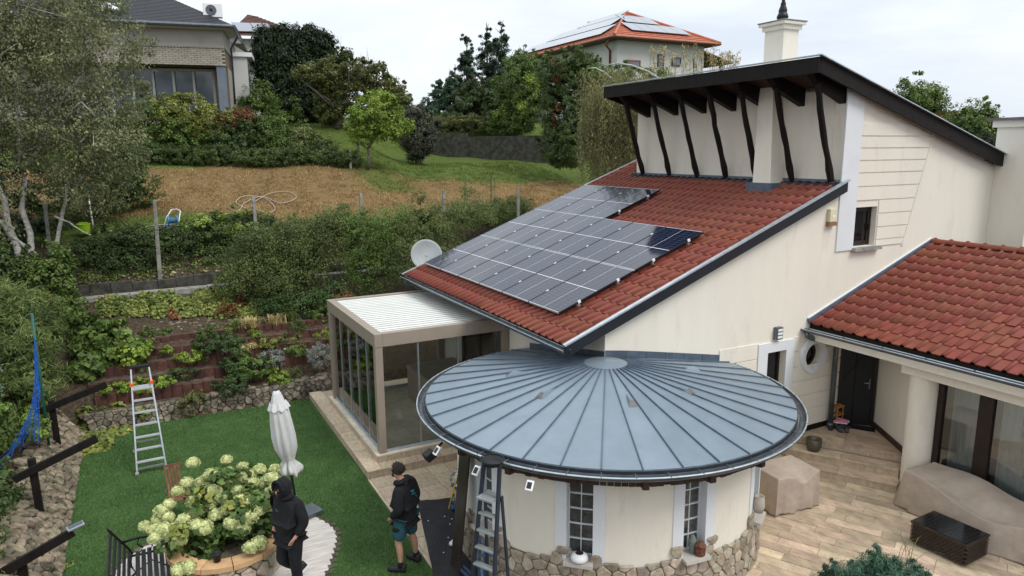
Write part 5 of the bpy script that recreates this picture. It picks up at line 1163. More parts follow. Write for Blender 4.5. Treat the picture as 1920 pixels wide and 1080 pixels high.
def shoe(loc, rz2, mat, sole, label, s_=1.0):
    e_ = empty('shoe', loc, label, 'shoe', 'shoes by the front door', rz2)
    v = []; prof = [(-.14, .035, .055), (-.10, .042, .075), (-.03, .038, .07), (.03, .045, .055), (.09, .048, .045), (.13, .036, .035), (.15, .012, .028)]
    m_ = MB()
    for x, w_, h_ in prof:
        for a in range(7): t_ = math.pi*a/6; m_.v.append((x*s_, w_*math.cos(t_)*s_, (.018+h_*math.sin(t_))*s_))
    for i in range(len(prof)-1):
        for a in range(6): b0 = i*7+a; m_.f.append((b0, b0+1, b0+8, b0+7))
    m_.f.append(tuple(range(6, -1, -1))); me_ = m_.mesh('upper', True); me_.materials.append(mat); obj('upper', me_, None, e_)
    m_ = MB(); P_ = [(x*s_, w_*1.08*s_, 0) for x, w_, h_ in prof]+[(x*s_, -w_*1.08*s_, 0) for x, w_, h_ in prof[::-1]]; m_.prism(P_, (0, 0, .022*s_)); me_ = m_.mesh('sole'); me_.materials.append(sole); obj('sole', me_, None, e_)
    return e_
PINK = M('pink_fabric', (.52, .18, .24), .7); GREYF = M('grey_shoe', (.07, .075, .08), .7); NAVY = M('navy_shoe', (.025, .03, .05), .7)
for i, (x, y, z, rz2, mt_, lb) in enumerate(((13.22, 9.76, .505, 1.0, GREYF, 'dark grey slipper lowest in front of the shoe rack'), (13.34, 9.66, .505, .7, GREYF, 'dark grey slipper nearest the door mat'), (13.16, 9.90, .505, .4, NAVY, 'navy shoe beside the foot of the downpipe'), (13.36, 9.84, .62, 2.2, PINK, 'pink shoe with its toe to the wall on the lowest shelf'), (13.44, 9.86, .625, -.7, PINK, 'pink and white shoe at the front of the lowest shelf'), (13.42, 9.78, .505, -.4, NAVY, 'dark sandal under the pink shoes'))):
    shoe((x, y, z), rz2, mt_, WHITEP if mt_ is PINK else BLACKM, lb)
# black sheet by the lawn with white case, screws
bs_ = MB(); n = 26; nn3 = 12
c4 = [Vector((4.20, 12.02, 0)), Vector((4.86, 11.84, 0)), Vector((4.30, 8.6, 0)), Vector((3.40, 8.9, 0))]
for j in range(n+1):
    for i in range(nn3+1):
        u = i/nn3; v = j/n; p = (c4[0]*(1-u)+c4[1]*u)*(1-v)+(c4[3]*(1-u)+c4[2]*u)*v
        bs_.v.append((p.x, p.y, .028+.008*math.sin(u*9+v*14)+.006*math.sin(v*31+u*5)))
for j in range(n):
    for i in range(nn3): a = j*(nn3+1)+i; bs_.f.append((a, a+nn3+1, a+nn3+2, a+1))
tag(bs_.build('membrane_sheet', M('black_membrane', (.014, .015, .019), .5, var=.4, vs=7, bump=.6, bs=30), smooth=True), 'black crinkled sheet lying on the paving between lawn and pavilion', 'sheet')
wb = empty('white_case', (4.28, 10.28, .04), 'white plastic tool case lying on the black sheet', 'case'); m_ = MB(); m_.bar((4.15, 10.2, .075), (4.40, 10.36, .075), .15, .06); m_.build('body', WHITEP, wb, bevel=.02); m_ = MB(); m_.bar((4.21, 10.27, .118), (4.33, 10.345, .118), .02, .02); m_.build('handle', BLACKM, wb)
sc_ = [MB().box(x, x+.018, y, y+.014, .038, .05) for x, y in ((4.42, 11.2), (4.5, 11.05), (4.4, 10.9), (4.44, 10.6), (4.5, 10.2), (4.2, 10.5), (4.1, 11.2), (4.62, 11.1), (3.95, 10.1))]
for i, q in enumerate(sc_):
    tag(q.build('white_clip', WHITEP), 'tiny white plastic clip lying on the black sheet', 'clip', 'white clips on the black sheet')
# wall leaning dark board, yellow pole, bottles, folded trestle
bd = MB(); bd.add([P(RW+.38, -179, 0), P(RW+.10, -181.5, 2.08), P(RW+.10, -174.5, 2.08), P(RW+.38, -173.5, 0)]+[P(RW+.41, -179, 0), P(RW+.13, -181.5, 2.09), P(RW+.13, -174.5, 2.09), P(RW+.41, -173.5, 0)], [(0, 1, 2, 3), (7, 6, 5, 4), (0, 4, 5, 1), (1, 5, 6, 2), (2, 6, 7, 3), (3, 7, 4, 0)])
tag(bd.build('leaning_board', M('dark_wet_board', (.035, .026, .022), .3, var=.3, vs=4)), 'tall dark board leaning against the pavilion behind the near stepladder', 'board')
m_ = MB(); m_.tube([(4.61, 11.45, .03), (5.12, 11.82, .98)], .014, 8); yp = m_.build('yellow_pole', M('yellow_paint', (.60, .42, .02), .5), smooth=True); tag(yp, 'thin yellow pole leaning under the pavilion eaves', 'pole')
PET = glassmat('clear_plastic', (.75, .82, .88), .12, .1)
for i, (x, y, h_, s_, lb) in enumerate(((4.68, 11.36, .34, .055, 'clear water bottle with blue label standing near the black sheet'),)):
    e_ = empty('bottle', (x, y, .01), lb, 'bottle'); m_ = MB(); m_.lathe([(0, .01), (s_, .015), (s_, .22), (.5*s_, .28), (.3*s_, .31), (.3*s_, .33), (0, .33)], (x, y), 14); m_.build('body', PET, e_, smooth=True)
    m_ = MB(); m_.lathe([(s_*1.03, .08), (s_*1.03, .17)], (x, y), 14); m_.build('label', M('blue_label', (.05, .12, .35), .5), e_, smooth=True); m_ = MB(); m_.lathe([(.32*s_, .325), (.32*s_, .35), (0, .35)], (x, y), 10); m_.build('lid', BLACKM, e_)
pbg = empty('plastic_bag', (5.12, 11.95, .01), 'crumpled clear plastic bag full of bottles by the pavilion wall', 'plastic bag')
m_ = MB(); nu, nv = 20, 10
for j in range(nv+1):
    for i in range(nu): a = 2*math.pi*i/nu; t_ = math.pi*j/nv; r_ = .20*math.sin(t_)*(1+.22*math.sin(a*5+j)+.12*math.sin(a*9-j*2)); m_.v.append((5.12+r_*math.cos(a), 11.97+r_*math.sin(a), .27-.25*math.cos(t_)+.02*math.sin(a*4)))
for j in range(nv):
    for i in range(nu): i2 = (i+1) % nu; m_.f.append((j*nu+i, j*nu+i2, (j+1)*nu+i2, (j+1)*nu+i))
m_.build('bag', glassmat('milky_bag', (.62, .66, .68), .22, .3), pbg)
for k in range(3): m_ = MB(); x, y = 5.05+.06*k, 11.9+.04*k; m_.lathe([(0, .03), (.045, .03), (.045, .2), (.02, .26), (0, .27)], (x, y), 10); m_.build('bottle', PET, pbg, smooth=True)
tb = empty('folded_trestle', (4.0, 8.9, 0), 'folded blue metal trestle lying beside the near stepladder', 'trestle')
BLU2 = M('blue_steel', (.07, .11, .20), .4, metal=.3, var=.2)
for a_, b2 in (((3.98, 9.55, .08), (4.02, 8.75, .12)), ((4.05, 9.5, .10), (4.08, 8.7, .14)), ((4.14, 9.1, .05), (4.16, 9.08, .80)), ((4.20, 9.04, .05), (4.22, 9.0, .78)), ((4.16, 9.06, .4), (4.02, 8.7, .1)), ((4.1, 9.0, .55), (4.3, 8.9, .55))): m_ = MB(); m_.bar(a_, b2, .035, .035); m_.build('bar', BLU2, tb)
rdt = empty('red_tool', (4.55, 7.55, .0), 'red and black power tool on the paving at the pavilion foot', 'power tool'); m_ = MB(); m_.bar((4.35, 7.62, .12), (4.62, 7.5, .12), .14, .16); m_.build('body', REDP, rdt, bevel=.03); m_ = MB(); m_.bar((4.62, 7.5, .1), (4.85, 7.38, .1), .12, .12); m_.build('grip', BLACKM, rdt, bevel=.02)
# small solar lamps under the gutter
sp0 = empty('solar_light', (0, 0, 0), 'x', 'solar light', 'white solar lights clipped under the round gutter')
m_ = MB(); m_.box(-.07, .07, -.012, .012, -.09, .09); me = m_.mesh('housing'); me.transform(Matrix.Scale(.8, 4)); me.materials.append(WHITEP); obj('housing', me, None, sp0, (0, -.1, -.02), (R(-38), 0, 0)).modifiers.new('b', 'BEVEL').width = .01
me = MB().box(-.034, .034, -.0125, -.0098, -.044, .044).mesh('solar_cell'); me.materials.append(GLASSD); obj('solar_cell', me, None, sp0, (0, -.1, -.02), (R(-38), 0, 0))
me = MB().bar((0, 0, 0), (0, -.09, -.01), .02, .02).mesh('arm'); me.materials.append(WHITEP); obj('arm', me, None, sp0)
for i, (a, lb) in enumerate(((-173.5, 'white solar light under the gutter farthest left, next to a black speaker'), (-157.5, 'white solar light under the gutter just left of the near stepladder'), (-142.5, 'white solar light under the gutter right of the near stepladder'))):
    q = sp0 if i == 0 else copy_tree(sp0); q['label'] = lb; p = P(RR+.12, a, 2.22); q.location = p; q.rotation_euler = (0, 0, R(a+90))
spk = empty('outdoor_speaker', P(RR+.02, -178, 2.1), 'black box speaker hanging under the pavilion gutter at its left end', 'speaker')
a_ = Vector(P(RR+.14, -178.5, 2.05)); m_ = MB(); m_.bar(a_, a_+Vector((-.14, -.02, -.07)), .15, .13); m_.build('body', BLACKM, spk, bevel=.01)
m_ = MB(); m_.bar(Vector(P(RR-.02, -178.5, 2.18)), a_, .02, .03); m_.build('bracket', BLACKM, spk)
# figures on the sills
hd = empty('painted_stone', P(RW+.05, -132.5, .79), 'white painted stone with dark top on the left pavilion window sill', 'stone ornament')
c_ = Vector(P(RW+.02, -133, .79)); m_ = MB(); m_.lathe([(0, 0), (.10, .01), (.13, .05), (.11, .10), (.06, .13), (0, .14)], (0, 0), 18); me = m_.mesh('stone', True); me.materials.append(WHITEP); obj('stone', me, None, hd, (0, 0, 0))
m_ = MB(); m_.lathe([(0, .147), (.05, .14), (.075, .115)], (0, 0), 18); me = m_.mesh('dark_top', True); me.materials.append(FRAMEB); obj('dark_top', me, None, hd)
pn = empty('dried_ornament', P(RW+.05, -93.5, .79), 'brown and green wreath like ornament on the right pavilion window sill', 'ornament')
m_ = MB(); m_.lathe([(0, 0), (.07, .01), (.10, .08), (.08, .16), (.03, .20), (0, .21)], (0, 0), 16)
for i in range(len(m_.v)): x, y, z = m_.v[i]; k_ = 1+.2*math.sin(i*2.1); m_.v[i] = (x*k_, y*k_, z)
me = m_.mesh('wreath', False); me.materials.append(M('dried_flower', (.14, .055, .03), .9, var=.6, vs=20)); obj('wreath', me, None, pn)
m_ = MB(); m_.lathe([(0, 0), (.05, .02), (.06, .2), (.03, .27), (0, .29)], (0, 0), 9); me = m_.mesh('figurine'); me.materials.append(M('grey_green_figurine', (.14, .17, .15), .8)); obj('figurine', me, None, pn, (-.06, .10, 0))
vs_ = empty('wall_urn', P(RW+.09, -61, .95), 'small pale clay urn set into the stone base at the right edge', 'urn'); m_ = MB(); m_.lathe([(0, 0), (.07, .0), (.095, .10), (.085, .22), (.07, .24), (.08, .27), (.06, .27), (.05, .2), (0, .2)], (0, 0), 16); me = m_.mesh('urn', True); me.materials.append(M('pale_clay', (.42, .38, .31), .8)); obj('urn', me, None, vs_)
# ---------------------------------------------------------------- far retaining wall and neighbours
fw = empty('garden_wall', (18.9, 39.0, 6.4), 'dark concrete garden wall below the clipped hedge beyond the lawn', 'wall')
a_, b2 = Vector((14.6, 43.4, 6.4)), Vector((21.8, 34.6, 5.6))
for i in range(7):
    p = a_.lerp(b2, i/7); q = a_.lerp(b2, (i+1)/7); m_ = MB(); zt_ = 7.72 if i < 3 else 7.5; m_.prism([(p.x, p.y, 5), (q.x-.01, q.y+.01, 5), (q.x-.01, q.y+.01, zt_), (p.x, p.y, zt_)], (.25, .2, 0)); m_.build('panel', DCONC, fw)
def fwin(e_, org, u, z0_, z1_, w_, nrm, t=.07, glass=None, fm_=None, name='window'):
    o_ = Vector(org); u = Vector(u).normalized(); nrm = Vector(nrm).normalized(); w0 = empty('window'); w0.parent = e_; KID.setdefault(e_.name, []).append(w0); w0.location = o_+Vector((0, 0, z0_))-wloc(e_)
    def bx(a0, a1, c0, c1, d0_, d1_): p = o_+u*a0+nrm*d0_; return [p+Vector((0, 0, c0)), p+u*(a1-a0)+Vector((0, 0, c0)), p+u*(a1-a0)+Vector((0, 0, c1)), p+Vector((0, 0, c1))], nrm*(d1_-d0_)
    f = MB()
    for q in ((0, t, z0_, z1_), (w_-t, w_, z0_, z1_), (t, w_-t, z0_, z0_+t), (t, w_-t, z1_-t, z1_)): pp, vv = bx(*q, .0, .06); f.prism(pp, vv)
    f.build('frame', fm_ or FRAMEB, w0); pp, vv = bx(t, w_-t, z0_+t, z1_-t, .01, .03); MB().prism(pp, vv).build('pane', glass or GLASSR, w0)
# white house on the hill, right
wh = empty('white_house', (37, 52, 9), 'pale grey hip roofed villa with orange tiles and solar panels on the hill', 'house')
WX0, WX1, WY0, WY1, WT = 32.8, 41.3, 45.4, 60.5, 14.75
MB().box(WX0, WX1, WY0, WY1, 8, WT).build('wall', WALLN, wh)
ex0, ex1, ey0, ey1, ez = WX0-.9, WX1+.9, WY0-.9, WY1+.9, WT+.12; ra_, rb_ = (37.05, 50.2, 17.75), (37.05, 55.7, 17.75)
def slope(p0, p1, p2, p3, nm='roof_slope'):    # eave p0->p1, top p3->p2 ; with tile courses
    p0, p1, p2, p3 = map(Vector, (p0, p1, p2, p3)); m_ = MB(); nrm = (p1-p0).cross(p3-p0).normalized(); nrm = nrm if nrm.z > 0 else -nrm; nR = 15 if nm == 'roof_slope' else 30; hh_ = .05 if nm == 'roof_slope' else .012
    for i in range(nR):
        a = p0.lerp(p3, i/nR)+nrm*hh_; b_ = p1.lerp(p2, i/nR)+nrm*hh_; c_ = p1.lerp(p2, (i+1)/nR); d_ = p0.lerp(p3, (i+1)/nR)
        m_.add([a-nrm*hh_, b_-nrm*hh_, b_, a, c_, d_], [(0, 1, 2, 3), (3, 2, 4, 5)])
    return m_
E0, E1, E2, E3 = (ex0, ey0, ez), (ex1, ey0, ez), (ex1, ey1, ez), (ex0, ey1, ez)
for q in ((E0, E1, ra_, ra_), (E3, E0, ra_, rb_), (E1, E2, rb_, ra_), (E2, E3, rb_, rb_)): slope(*q).build('roof_slope', TILEO, wh)
MB().box(ex0+.05, ex1-.05, ey0+.05, ey1-.05, ez-.14, ez-.02).build('eaves', SOFFIT, wh)
for a, b_ in ((E0, ra_), (E1, ra_), (ra_, rb_)): MB().tube([Vector(a)+Vector((0, 0, .05)), Vector(b_)+Vector((0, 0, .05))], .11, 8).build('ridge_tile', TILEO, wh)
COPPER = M('copper_brown_metal', (.24, .09, .055), .45, metal=.4, var=.15)
for a, b_ in ((E0, E1), (E0, E3)): MB().tube([Vector(a)+Vector((0, 0, -.03)), Vector(b_)+Vector((0, 0, -.03))], .09, 8).build('gutter', COPPER, wh)
MB().tube([(ex0+.15, ey0+.9, ez-.1), (ex0+.3, WY0+.6, ez-.5), (WX0-.1, WY0+.8, ez-.8), (WX0-.1, WY0+.8, 10)], .08, 8).build('downpipe', COPPER, wh, smooth=True)
fwin(wh, (WX0+.9, WY0-.03, 0), (1, 0, 0), 12.7, 13.35, 1.25, (0, -1, 0), .1, GLASSR, COPPER); fwin(wh, (WX0+3.8, WY0-.03, 0), (1, 0, 0), 12.3, 13.9, .6, (0, -1, 0), .08); fwin(wh, (WX0+5.2, WY0-.03, 0), (1, 0, 0), 13.1, 13.75, .9, (0, -1, 0), .08)
for y in (49.2, 52.3, 55.5): fwin(wh, (WX0-.03, y, 0), (0, 1, 0), 13.5, 14.1, .8, (-1, 0, 0), .08)
PVF = M('far_solar_glass', (.10, .12, .15), .12, metal=.0, spec=1.0, coat=.8)
def pvfield(e_, o_, u, v, nu, nv, wu, wv, skip=()):
    o_ = Vector(o_); u = Vector(u).normalized(); v = Vector(v).normalized(); n_ = u.cross(v); n_ = n_ if n_.z > 0 else -n_
    for i in range(nu):
        for j in range(nv):
            if (i, j) in skip: continue
            p = o_+u*i*wu+v*j*wv+n_*.14; MB().prism([p, p+u*(wu-.03), p+u*(wu-.03)+v*(wv-.03), p+v*(wv-.03)], n_*.04).build('solar_panel', PVF, e_)
vS = (Vector(ra_)-Vector(((ex0+ex1)/2, ey0, ez))); pvfield(wh, Vector((ex0+2.3, ey0, ez))+vS*.18, (1, 0, 0), vS, 5, 1, 1.15, 1.75); pvfield(wh, Vector((ex0+3.1, ey0, ez))+vS*.50, (1, 0, 0), vS, 3, 1, 1.1, 1.75)
vL = (Vector(ra_)-Vector((ex0, ra_[1], ez))); pvfield(wh, Vector((ex0, ey0+2.6, ez))+vL*.12, (0, 1, 0), vL, 12, 1, 1.1, 1.75); pvfield(wh, Vector((ex0, ey0+3.8, ez))+vL*.45, (0, 1, 0), vL, 9, 1, 1.1, 1.75); pvfield(wh, Vector((ex0, ey0+5.0, ez))+vL*.76, (0, 1, 0), vL, 5, 1, 1.1, 1.3)
cpn = MB(); cpn.prism([(WX1+.2, WY0+.3, 14.5), (WX1+3.5, WY0+.3, 13.7), (WX1+3.5, WY0+.3, 13.6), (WX1+.2, WY0+.3, 14.35)], (0, 5, 0)); cpn.build('canopy', SOFFIT, wh)
MB().box(WX1+2.4, WX1+2.6, WY0+.6, WY0+.8, 9, 13.8).build('canopy_post', SOFFIT, wh)
# grey villa, left
gh = empty('grey_villa', (3.0, 38.0, 8.3), 'grey villa with pale brick band, dark hip roof and tall windows, upper left', 'house')
B = Vector((4.15, 35.9, 0)); ul = Vector((-.985, .17, 0)).normalized(); ur_ = Vector((.20, .98, 0)).normalized()
def gp(a, b_, z): p = B+ul*a+ur_*b_; return (p.x, p.y, z)
def gbox(a0, a1, b0_, b1_, z0_, z1_): return MB().prism([gp(a0, b0_, z0_), gp(a1, b0_, z0_), gp(a1, b1_, z0_), gp(a0, b1_, z0_)], (0, 0, z1_-z0_))
gbox(0, 9.5, 0, 6, 11.32, 12.15).build('wall', WALLG, gh); BRK = M('pale_brick', (.34, .31, .25), .9, var=.12, vs=4, ov=.10, bump=.2)
gbox(0.03, 9.5, .03, 6, 10.55, 11.30).build('brick_backing', MORTAR, gh); gbox(0, 1.9, 1.0, 1.05, 8, 10.5).build('wall', WALLG, gh) if False else None
nrow = 9
for j in range(nrow):
    for i in range(30):
        a0 = i*.26+(j % 2)*.13
        if a0 > 7.6: continue
        m_ = gbox(a0+.008, a0+.252, -.012, .03, 10.56+j*.082, 10.56+j*.082+.072); 
        m_.build('brick', BRK, gh)
m_ = MB(); [m_.add(*(lambda q: (q.v, q.f))(gbox(a*.13+.02, a*.13+.11, -.05, 0, 11.30, 11.38))) for a in range(70)]; m_.build('brick_dentils', BRK, gh, kind='stuff')
gbox(-.02, 9.5, 1.3, 6, 8, 10.54).build('inner_wall', WALLG, gh); gbox(-.0, .04, .0, 2.6, 8.0, 10.55)
sb = MB()
for j in range(31):                                 # brick side return
    for i in range(9):
        b0_ = .7+i*.26+(j % 2)*.13-.13; q = gbox(-.012, .03, max(.7, b0_)+.008, b0_+.252, 8.0+j*.082, 8.0+j*.082+.072); sb.add(q.v, q.f)
sb.build('brick_return', BRK, gh, kind='stuff'); gbox(.0, .6, .7, 3.0, 8, 10.54).build('wall', MORTAR, gh)
gbox(.05, .42, .05, .42, 8, 10.55).build('pillar', M('blue_grey_paint', (.14, .17, .21), .6), gh)
gbox(-.01, .02, 0.0, 2.6, 11.32, 12.14).build('wall', WALLG, gh)
for k_ in range(6):
    a0 = .75+k_*.86; gbox(a0, a0+.72, 1.20, 1.24, 8.5, 10.4).build('pane', GLASSR, gh); gbox(a0-.1, a0, 1.15, 1.26, 8.3, 10.5).build('window_frame', ALU if False else WALLN, gh)
gbox(.65, 6.0, 1.16, 1.27, 10.4, 10.5).build('window_frame', WALLN, gh)
gbox(-.45, 10, -.45, .0, 12.10, 12.16).build('soffit', WALLN, gh); MB().tube([gp(-.5, -.5, 12.2), gp(10, -.5, 12.22)], .09, 8).build('gutter', GUTTER, gh); MB().tube([gp(-.5, -.5, 12.2), gp(-.5, 4, 12.2)], .09, 8).build('gutter', GUTTER, gh)
gbox(-.45, 0, 0, 4, 12.10, 12.16).build('soffit', WALLN, gh)
MB().tube([gp(-.45, 1.9, 12.1), gp(-.3, 2.1, 11.9), gp(-.1, 2.2, 11.6), gp(-.08, 2.3, 9)], .05, 8).build('downpipe', GUTTER, gh, smooth=True)
SLATE = M('dark_slate', (.022, .023, .028), .6, var=.35, vs=14, bump=.7, bs=30)
q0, q1, q2, q3 = gp(-.5, -.5, 12.24), gp(10.5, -.5, 12.24), gp(6.0, 4.5, 14.9), gp(4.4, 4.5, 14.9); m_ = slope(q0, q1, q2, q3, 's'); m_.build('roof_slope', SLATE, gh)
m_ = slope(gp(-.5, 9.5, 12.24), gp(-.5, -.5, 12.24), gp(4.4, 4.5, 14.9), gp(4.4, 5, 14.9), 's'); m_.build('roof_slope', SLATE, gh)
rl_ = (Vector(q3)-Vector(gp(4.4, -.5, 12.24))).normalized(); s0 = Vector(gp(4.2, -.5, 12.24))+rl_*1.0; un = ul; nr = un.cross(rl_); nr = nr if nr.z > 0 else -nr
m_ = MB(); m_.prism([s0+nr*.06, s0+un*1.1+nr*.06, s0+un*1.1+rl_*1.0+nr*.06, s0+rl_*1.0+nr*.06], nr*.06); sk = m_.build('skylight', GUTTER, gh)
m_ = MB(); m_.prism([s0+un*.08+rl_*.08+nr*.12, s0+un*1.02+rl_*.08+nr*.12, s0+un*1.02+rl_*.92+nr*.12, s0+un*.08+rl_*.92+nr*.12], nr*.01); m_.build('pane', M('skylight_glass', (.5, .55, .58), .05, spec=1, coat=1), sk)
ac = gbox(.05, .85, .6, .95, 12.75, 13.35).build('air_conditioner', WHITEP, gh, bevel=.02); c_ = Vector(gp(.5, .585, 13.05)); m_ = MB(); m_.tube([c_, c_-ur_*.01], .23, 20); m_.build('fan_grille', GUTTER, ac)
m_ = MB(); m_.tube([c_-ur_*.011, c_-ur_*.016], .07, 14); m_.build('fan_hub', BLACKM, ac)
gbox(-.75, .0, 2.7, 9, 8.2, 11.3).build('sunroom_wall', WALLN, gh)
for k_ in range(3): gbox(-.62+k_*.0-.15, -.78, 3.0+k_*.9, 3.7+k_*.9, 8.8, 11.0).build('pane', GLASSR, gh)
gbox(-1.0, 0, 2.6, 9, 11.3, 11.5).build('sunroom_roof', WHITEP, gh)
# brown roofed house behind it
bh = empty('brown_roof_house', (8, 52, 11), 'house with brown tiled roof and two solar panels behind the dark cypress', 'house')
def at2(px, py, D):
    d = look+r2*(px-960)/FPX+u2*(540-py)/FPX; l = math.hypot(d.x, d.y); return Vector((0, 0, CAMH))+d*(D/l)
p0, p1 = at2(425, 66, 52), at2(585, 70, 54); tp0, tp1 = at2(465, 27, 56), at2(500, 38, 57); tp2 = at2(478, 30, 56)
BRT = M('brown_roof_tile', (.13, .065, .045), .7, var=.3, vs=4)
slope(p0, p1, tp2, tp0).build('roof_slope', BRT, bh)
w0_ = Vector((p0.x, p0.y+.6, 9)); w1_ = Vector((p1.x, p1.y+.6, 9)); MB().prism([w0_, w1_, w1_+Vector((0, 0, p1.z-9.1)), w0_+Vector((0, 0, p0.z-9.1))], (0, 6, 0)).build('wall', WALLG, bh)
u_ = (p1-p0).normalized(); v_ = (tp0-p0); v_ = (v_-u_*v_.dot(u_)).normalized(); n_ = u_.cross(v_); n_ = n_ if n_.z > 0 else -n_
for k_ in range(2): o_ = p0+u_*(.9+k_*1.25)+v_*.35+n_*.12; MB().prism([o_, o_+u_*1.2, o_+u_*1.2+v_*1.5, o_+v_*1.5], n_*.05).build('solar_panel', PVF, bh)
rr_ = empty('red_roof_house', (46, 34, 6), 'sliver of a distant red roof between the two right hand trees', 'house'); m_ = MB(); a1_, a2_ = at2(1770, 232, 60), at2(1800, 232, 60); m_.prism([a1_, a2_, a2_+Vector((-.3, 0, .9)), a1_+Vector((.8, 0, .9))], (1, 5, 0)); m_.build('roof', TILEO, rr_); MB().prism([a1_+Vector((.3, .4, -.02)), a2_+Vector((-.2, .4, -.02)), a2_+Vector((-.2, .4, -5)), a1_+Vector((.3, .4, -5))], (1, 4, 0)).build('wall', WALLN, rr_)
# ---------------------------------------------------------------- vegetation
def gz(x, y): return (x, y, H(x, y))
# birch, front left
bt = [((-2.1, 22.6, 3.2), (-2.3, 22.6, 6.2)), ]
T = []
base = Vector((-2.55, 22.6, 2.4))
def wob(a, b_, n, s_, seed):
    r_ = random.Random(seed); a, b_ = Vector(a), Vector(b_); return [a.lerp(b_, i/n)+Vector((r_.uniform(-s_, s_), r_.uniform(-s_, s_), 0))*(0 < i < n) for i in range(n+1)]
for i, (a, b_, r0, r1) in enumerate([((-2.75, 22.5, 2.6), (-3.2, 22.4, 6.0), .10, .07), ((-2.65, 22.5, 2.6), (-2.6, 22.3, 6.6), .095, .06), ((-2.5, 22.5, 2.9), (-1.5, 22.6, 6.2), .065, .04), ((-3.3, 22.4, 6.0), (-3.9, 22.6, 9.5), .07, .03), ((-2.55, 22.3, 6.6), (-2.2, 22.5, 10.5), .06, .02), ((-1.6, 22.6, 5.6), (-.4, 22.5, 7.4), .05, .02), ((-1.3, 22.6, 6.4), (-.9, 22.3, 9.0), .05, .02), ((-2.4, 22.4, 6.4), (-1.0, 22, 8.6), .05, .02), ((-3.3, 22.4, 6), (-4.8, 22, 8), .06, .02), ((-2.5, 22.4, 4.0), (-3.9, 22.2, 5.8), .06, .03), ((-2.0, 22.5, 5.0), (-1.2, 22.0, 4.5), .03, .01)]):
    p_ = wob(a, b_, 6, .09, i); T.append((p_, [r0+(r1-r0)*j/6 for j in range(7)]))
rs = random.Random(5)
for k_ in range(60):
    s_ = Vector((rs.uniform(-4.5, -.4), rs.uniform(21.4, 23.4), rs.uniform(6, 10))); T.append(([s_, s_+Vector((rs.uniform(-.5, .5), rs.uniform(-.4, .4), .3)), s_+Vector((rs.uniform(-1, 1), rs.uniform(-.8, .8), -.1))], [.022, .016, .005]))
plant('birch_tree', (-2.6, 22.5, 2.3), 'large multi stemmed birch with pale bark and hanging grey green foliage, left', 'birch',
      [(-2.6, 22.6, 9.2, 2.6, 1.8, 2.6), (-1.3, 22.4, 8.0, 1.8, 1.5, 2.0), (-.9, 22.3, 9.3, 1.5, 1.3, 1.5), (-3.6, 22.6, 7.5, 1.8, 1.6, 2.2), (-1.6, 22.4, 6.5, 1.5, 1.2, 1.4), (-.6, 22.3, 7.3, 1.15, 1.0, 1.3), (-1.0, 22.6, 5.8, .9, .9, .9), (-3.8, 22.4, 5.2, 1.0, 1.0, 1.4), (-2.6, 22.6, 11, 2.2, 1.6, 1.5), (-1.2, 22.2, 10.4, 1.5, 1.2, 1.2), (-.4, 22.4, 6.7, .9, .8, .8)], 76000, .078, L_BIRCH, clump=.28, shell=.45, hang=1.6, trunk=T, bark=BIRCHB, core=False, rag=5)
# dark shrubs behind the birch
plant('laurel_shrub', gz(-1.4, 25.6), 'dense dark green shrub between the birch and the brown lawn', 'shrub', [(-1.2, 27.6, 5.6, 1.3, 1.0, 1.1), (-.2, 28.3, 5.5, 1.0, .9, .9), (-2.6, 27.6, 5.9, 1.6, 1.2, 1.8), (-.5, 28.4, 6.3, .8, .8, .8)], 22000, .09, L_IVY, clump=.2)
plant('mixed_shrub', gz(-5.2, 24), 'dark leafy undergrowth behind the birch trunks at the left edge', 'shrub', [(-4.6, 24.6, 4.8, 1.8, 1.2, 2.2), (-4.2, 25.5, 7.5, 2.0, 1.2, 2.4), (-5.5, 24, 9, 2, 1.2, 2.5), (-3.0, 26.5, 4.3, 1.0, .7, .5)], 20000, .11, L_DARK, clump=.25)
# ivy hedge along the posts (two stretches)
plant('ivy_hedge', gz(-.8, 25.3), 'dark ivy hedge left of the tilted concrete post', 'hedge', [(-1.6, 25.4, 3.5, .8, .7, .55), (-.6, 25.5, 3.7, .9, .7, .65), (.1, 25.5, 3.75, .8, .7, .65), (-1.0, 24.9, 3.2, 1.0, .4, .4), (-.2, 24.8, 3.2, .9, .4, .4)], 20000, .075, L_IVY, clump=.16)
plant('ivy_hedge', gz(2, 25.3), 'dark ivy hedge with yellowish top right of the tilted concrete post', 'hedge', [(1.1, 25.5, 3.75, .8, .7, .65), (2.0, 25.5, 3.85, .9, .7, .75), (2.9, 25.5, 3.95, .9, .7, .75), (3.8, 25.6, 3.9, .8, .7, .7), (1.6, 24.9, 3.2, 1.1, .4, .35), (3.0, 24.9, 3.3, 1.0, .4, .4)], 24000, .08, L_IVY, clump=.16, extra=[('bright_leaves', [(2.0, 25.4, 4.2, .9, .6, .45), (3.1, 25.4, 4.3, 1, .6, .45)], 2500, .08, L_LIME)])
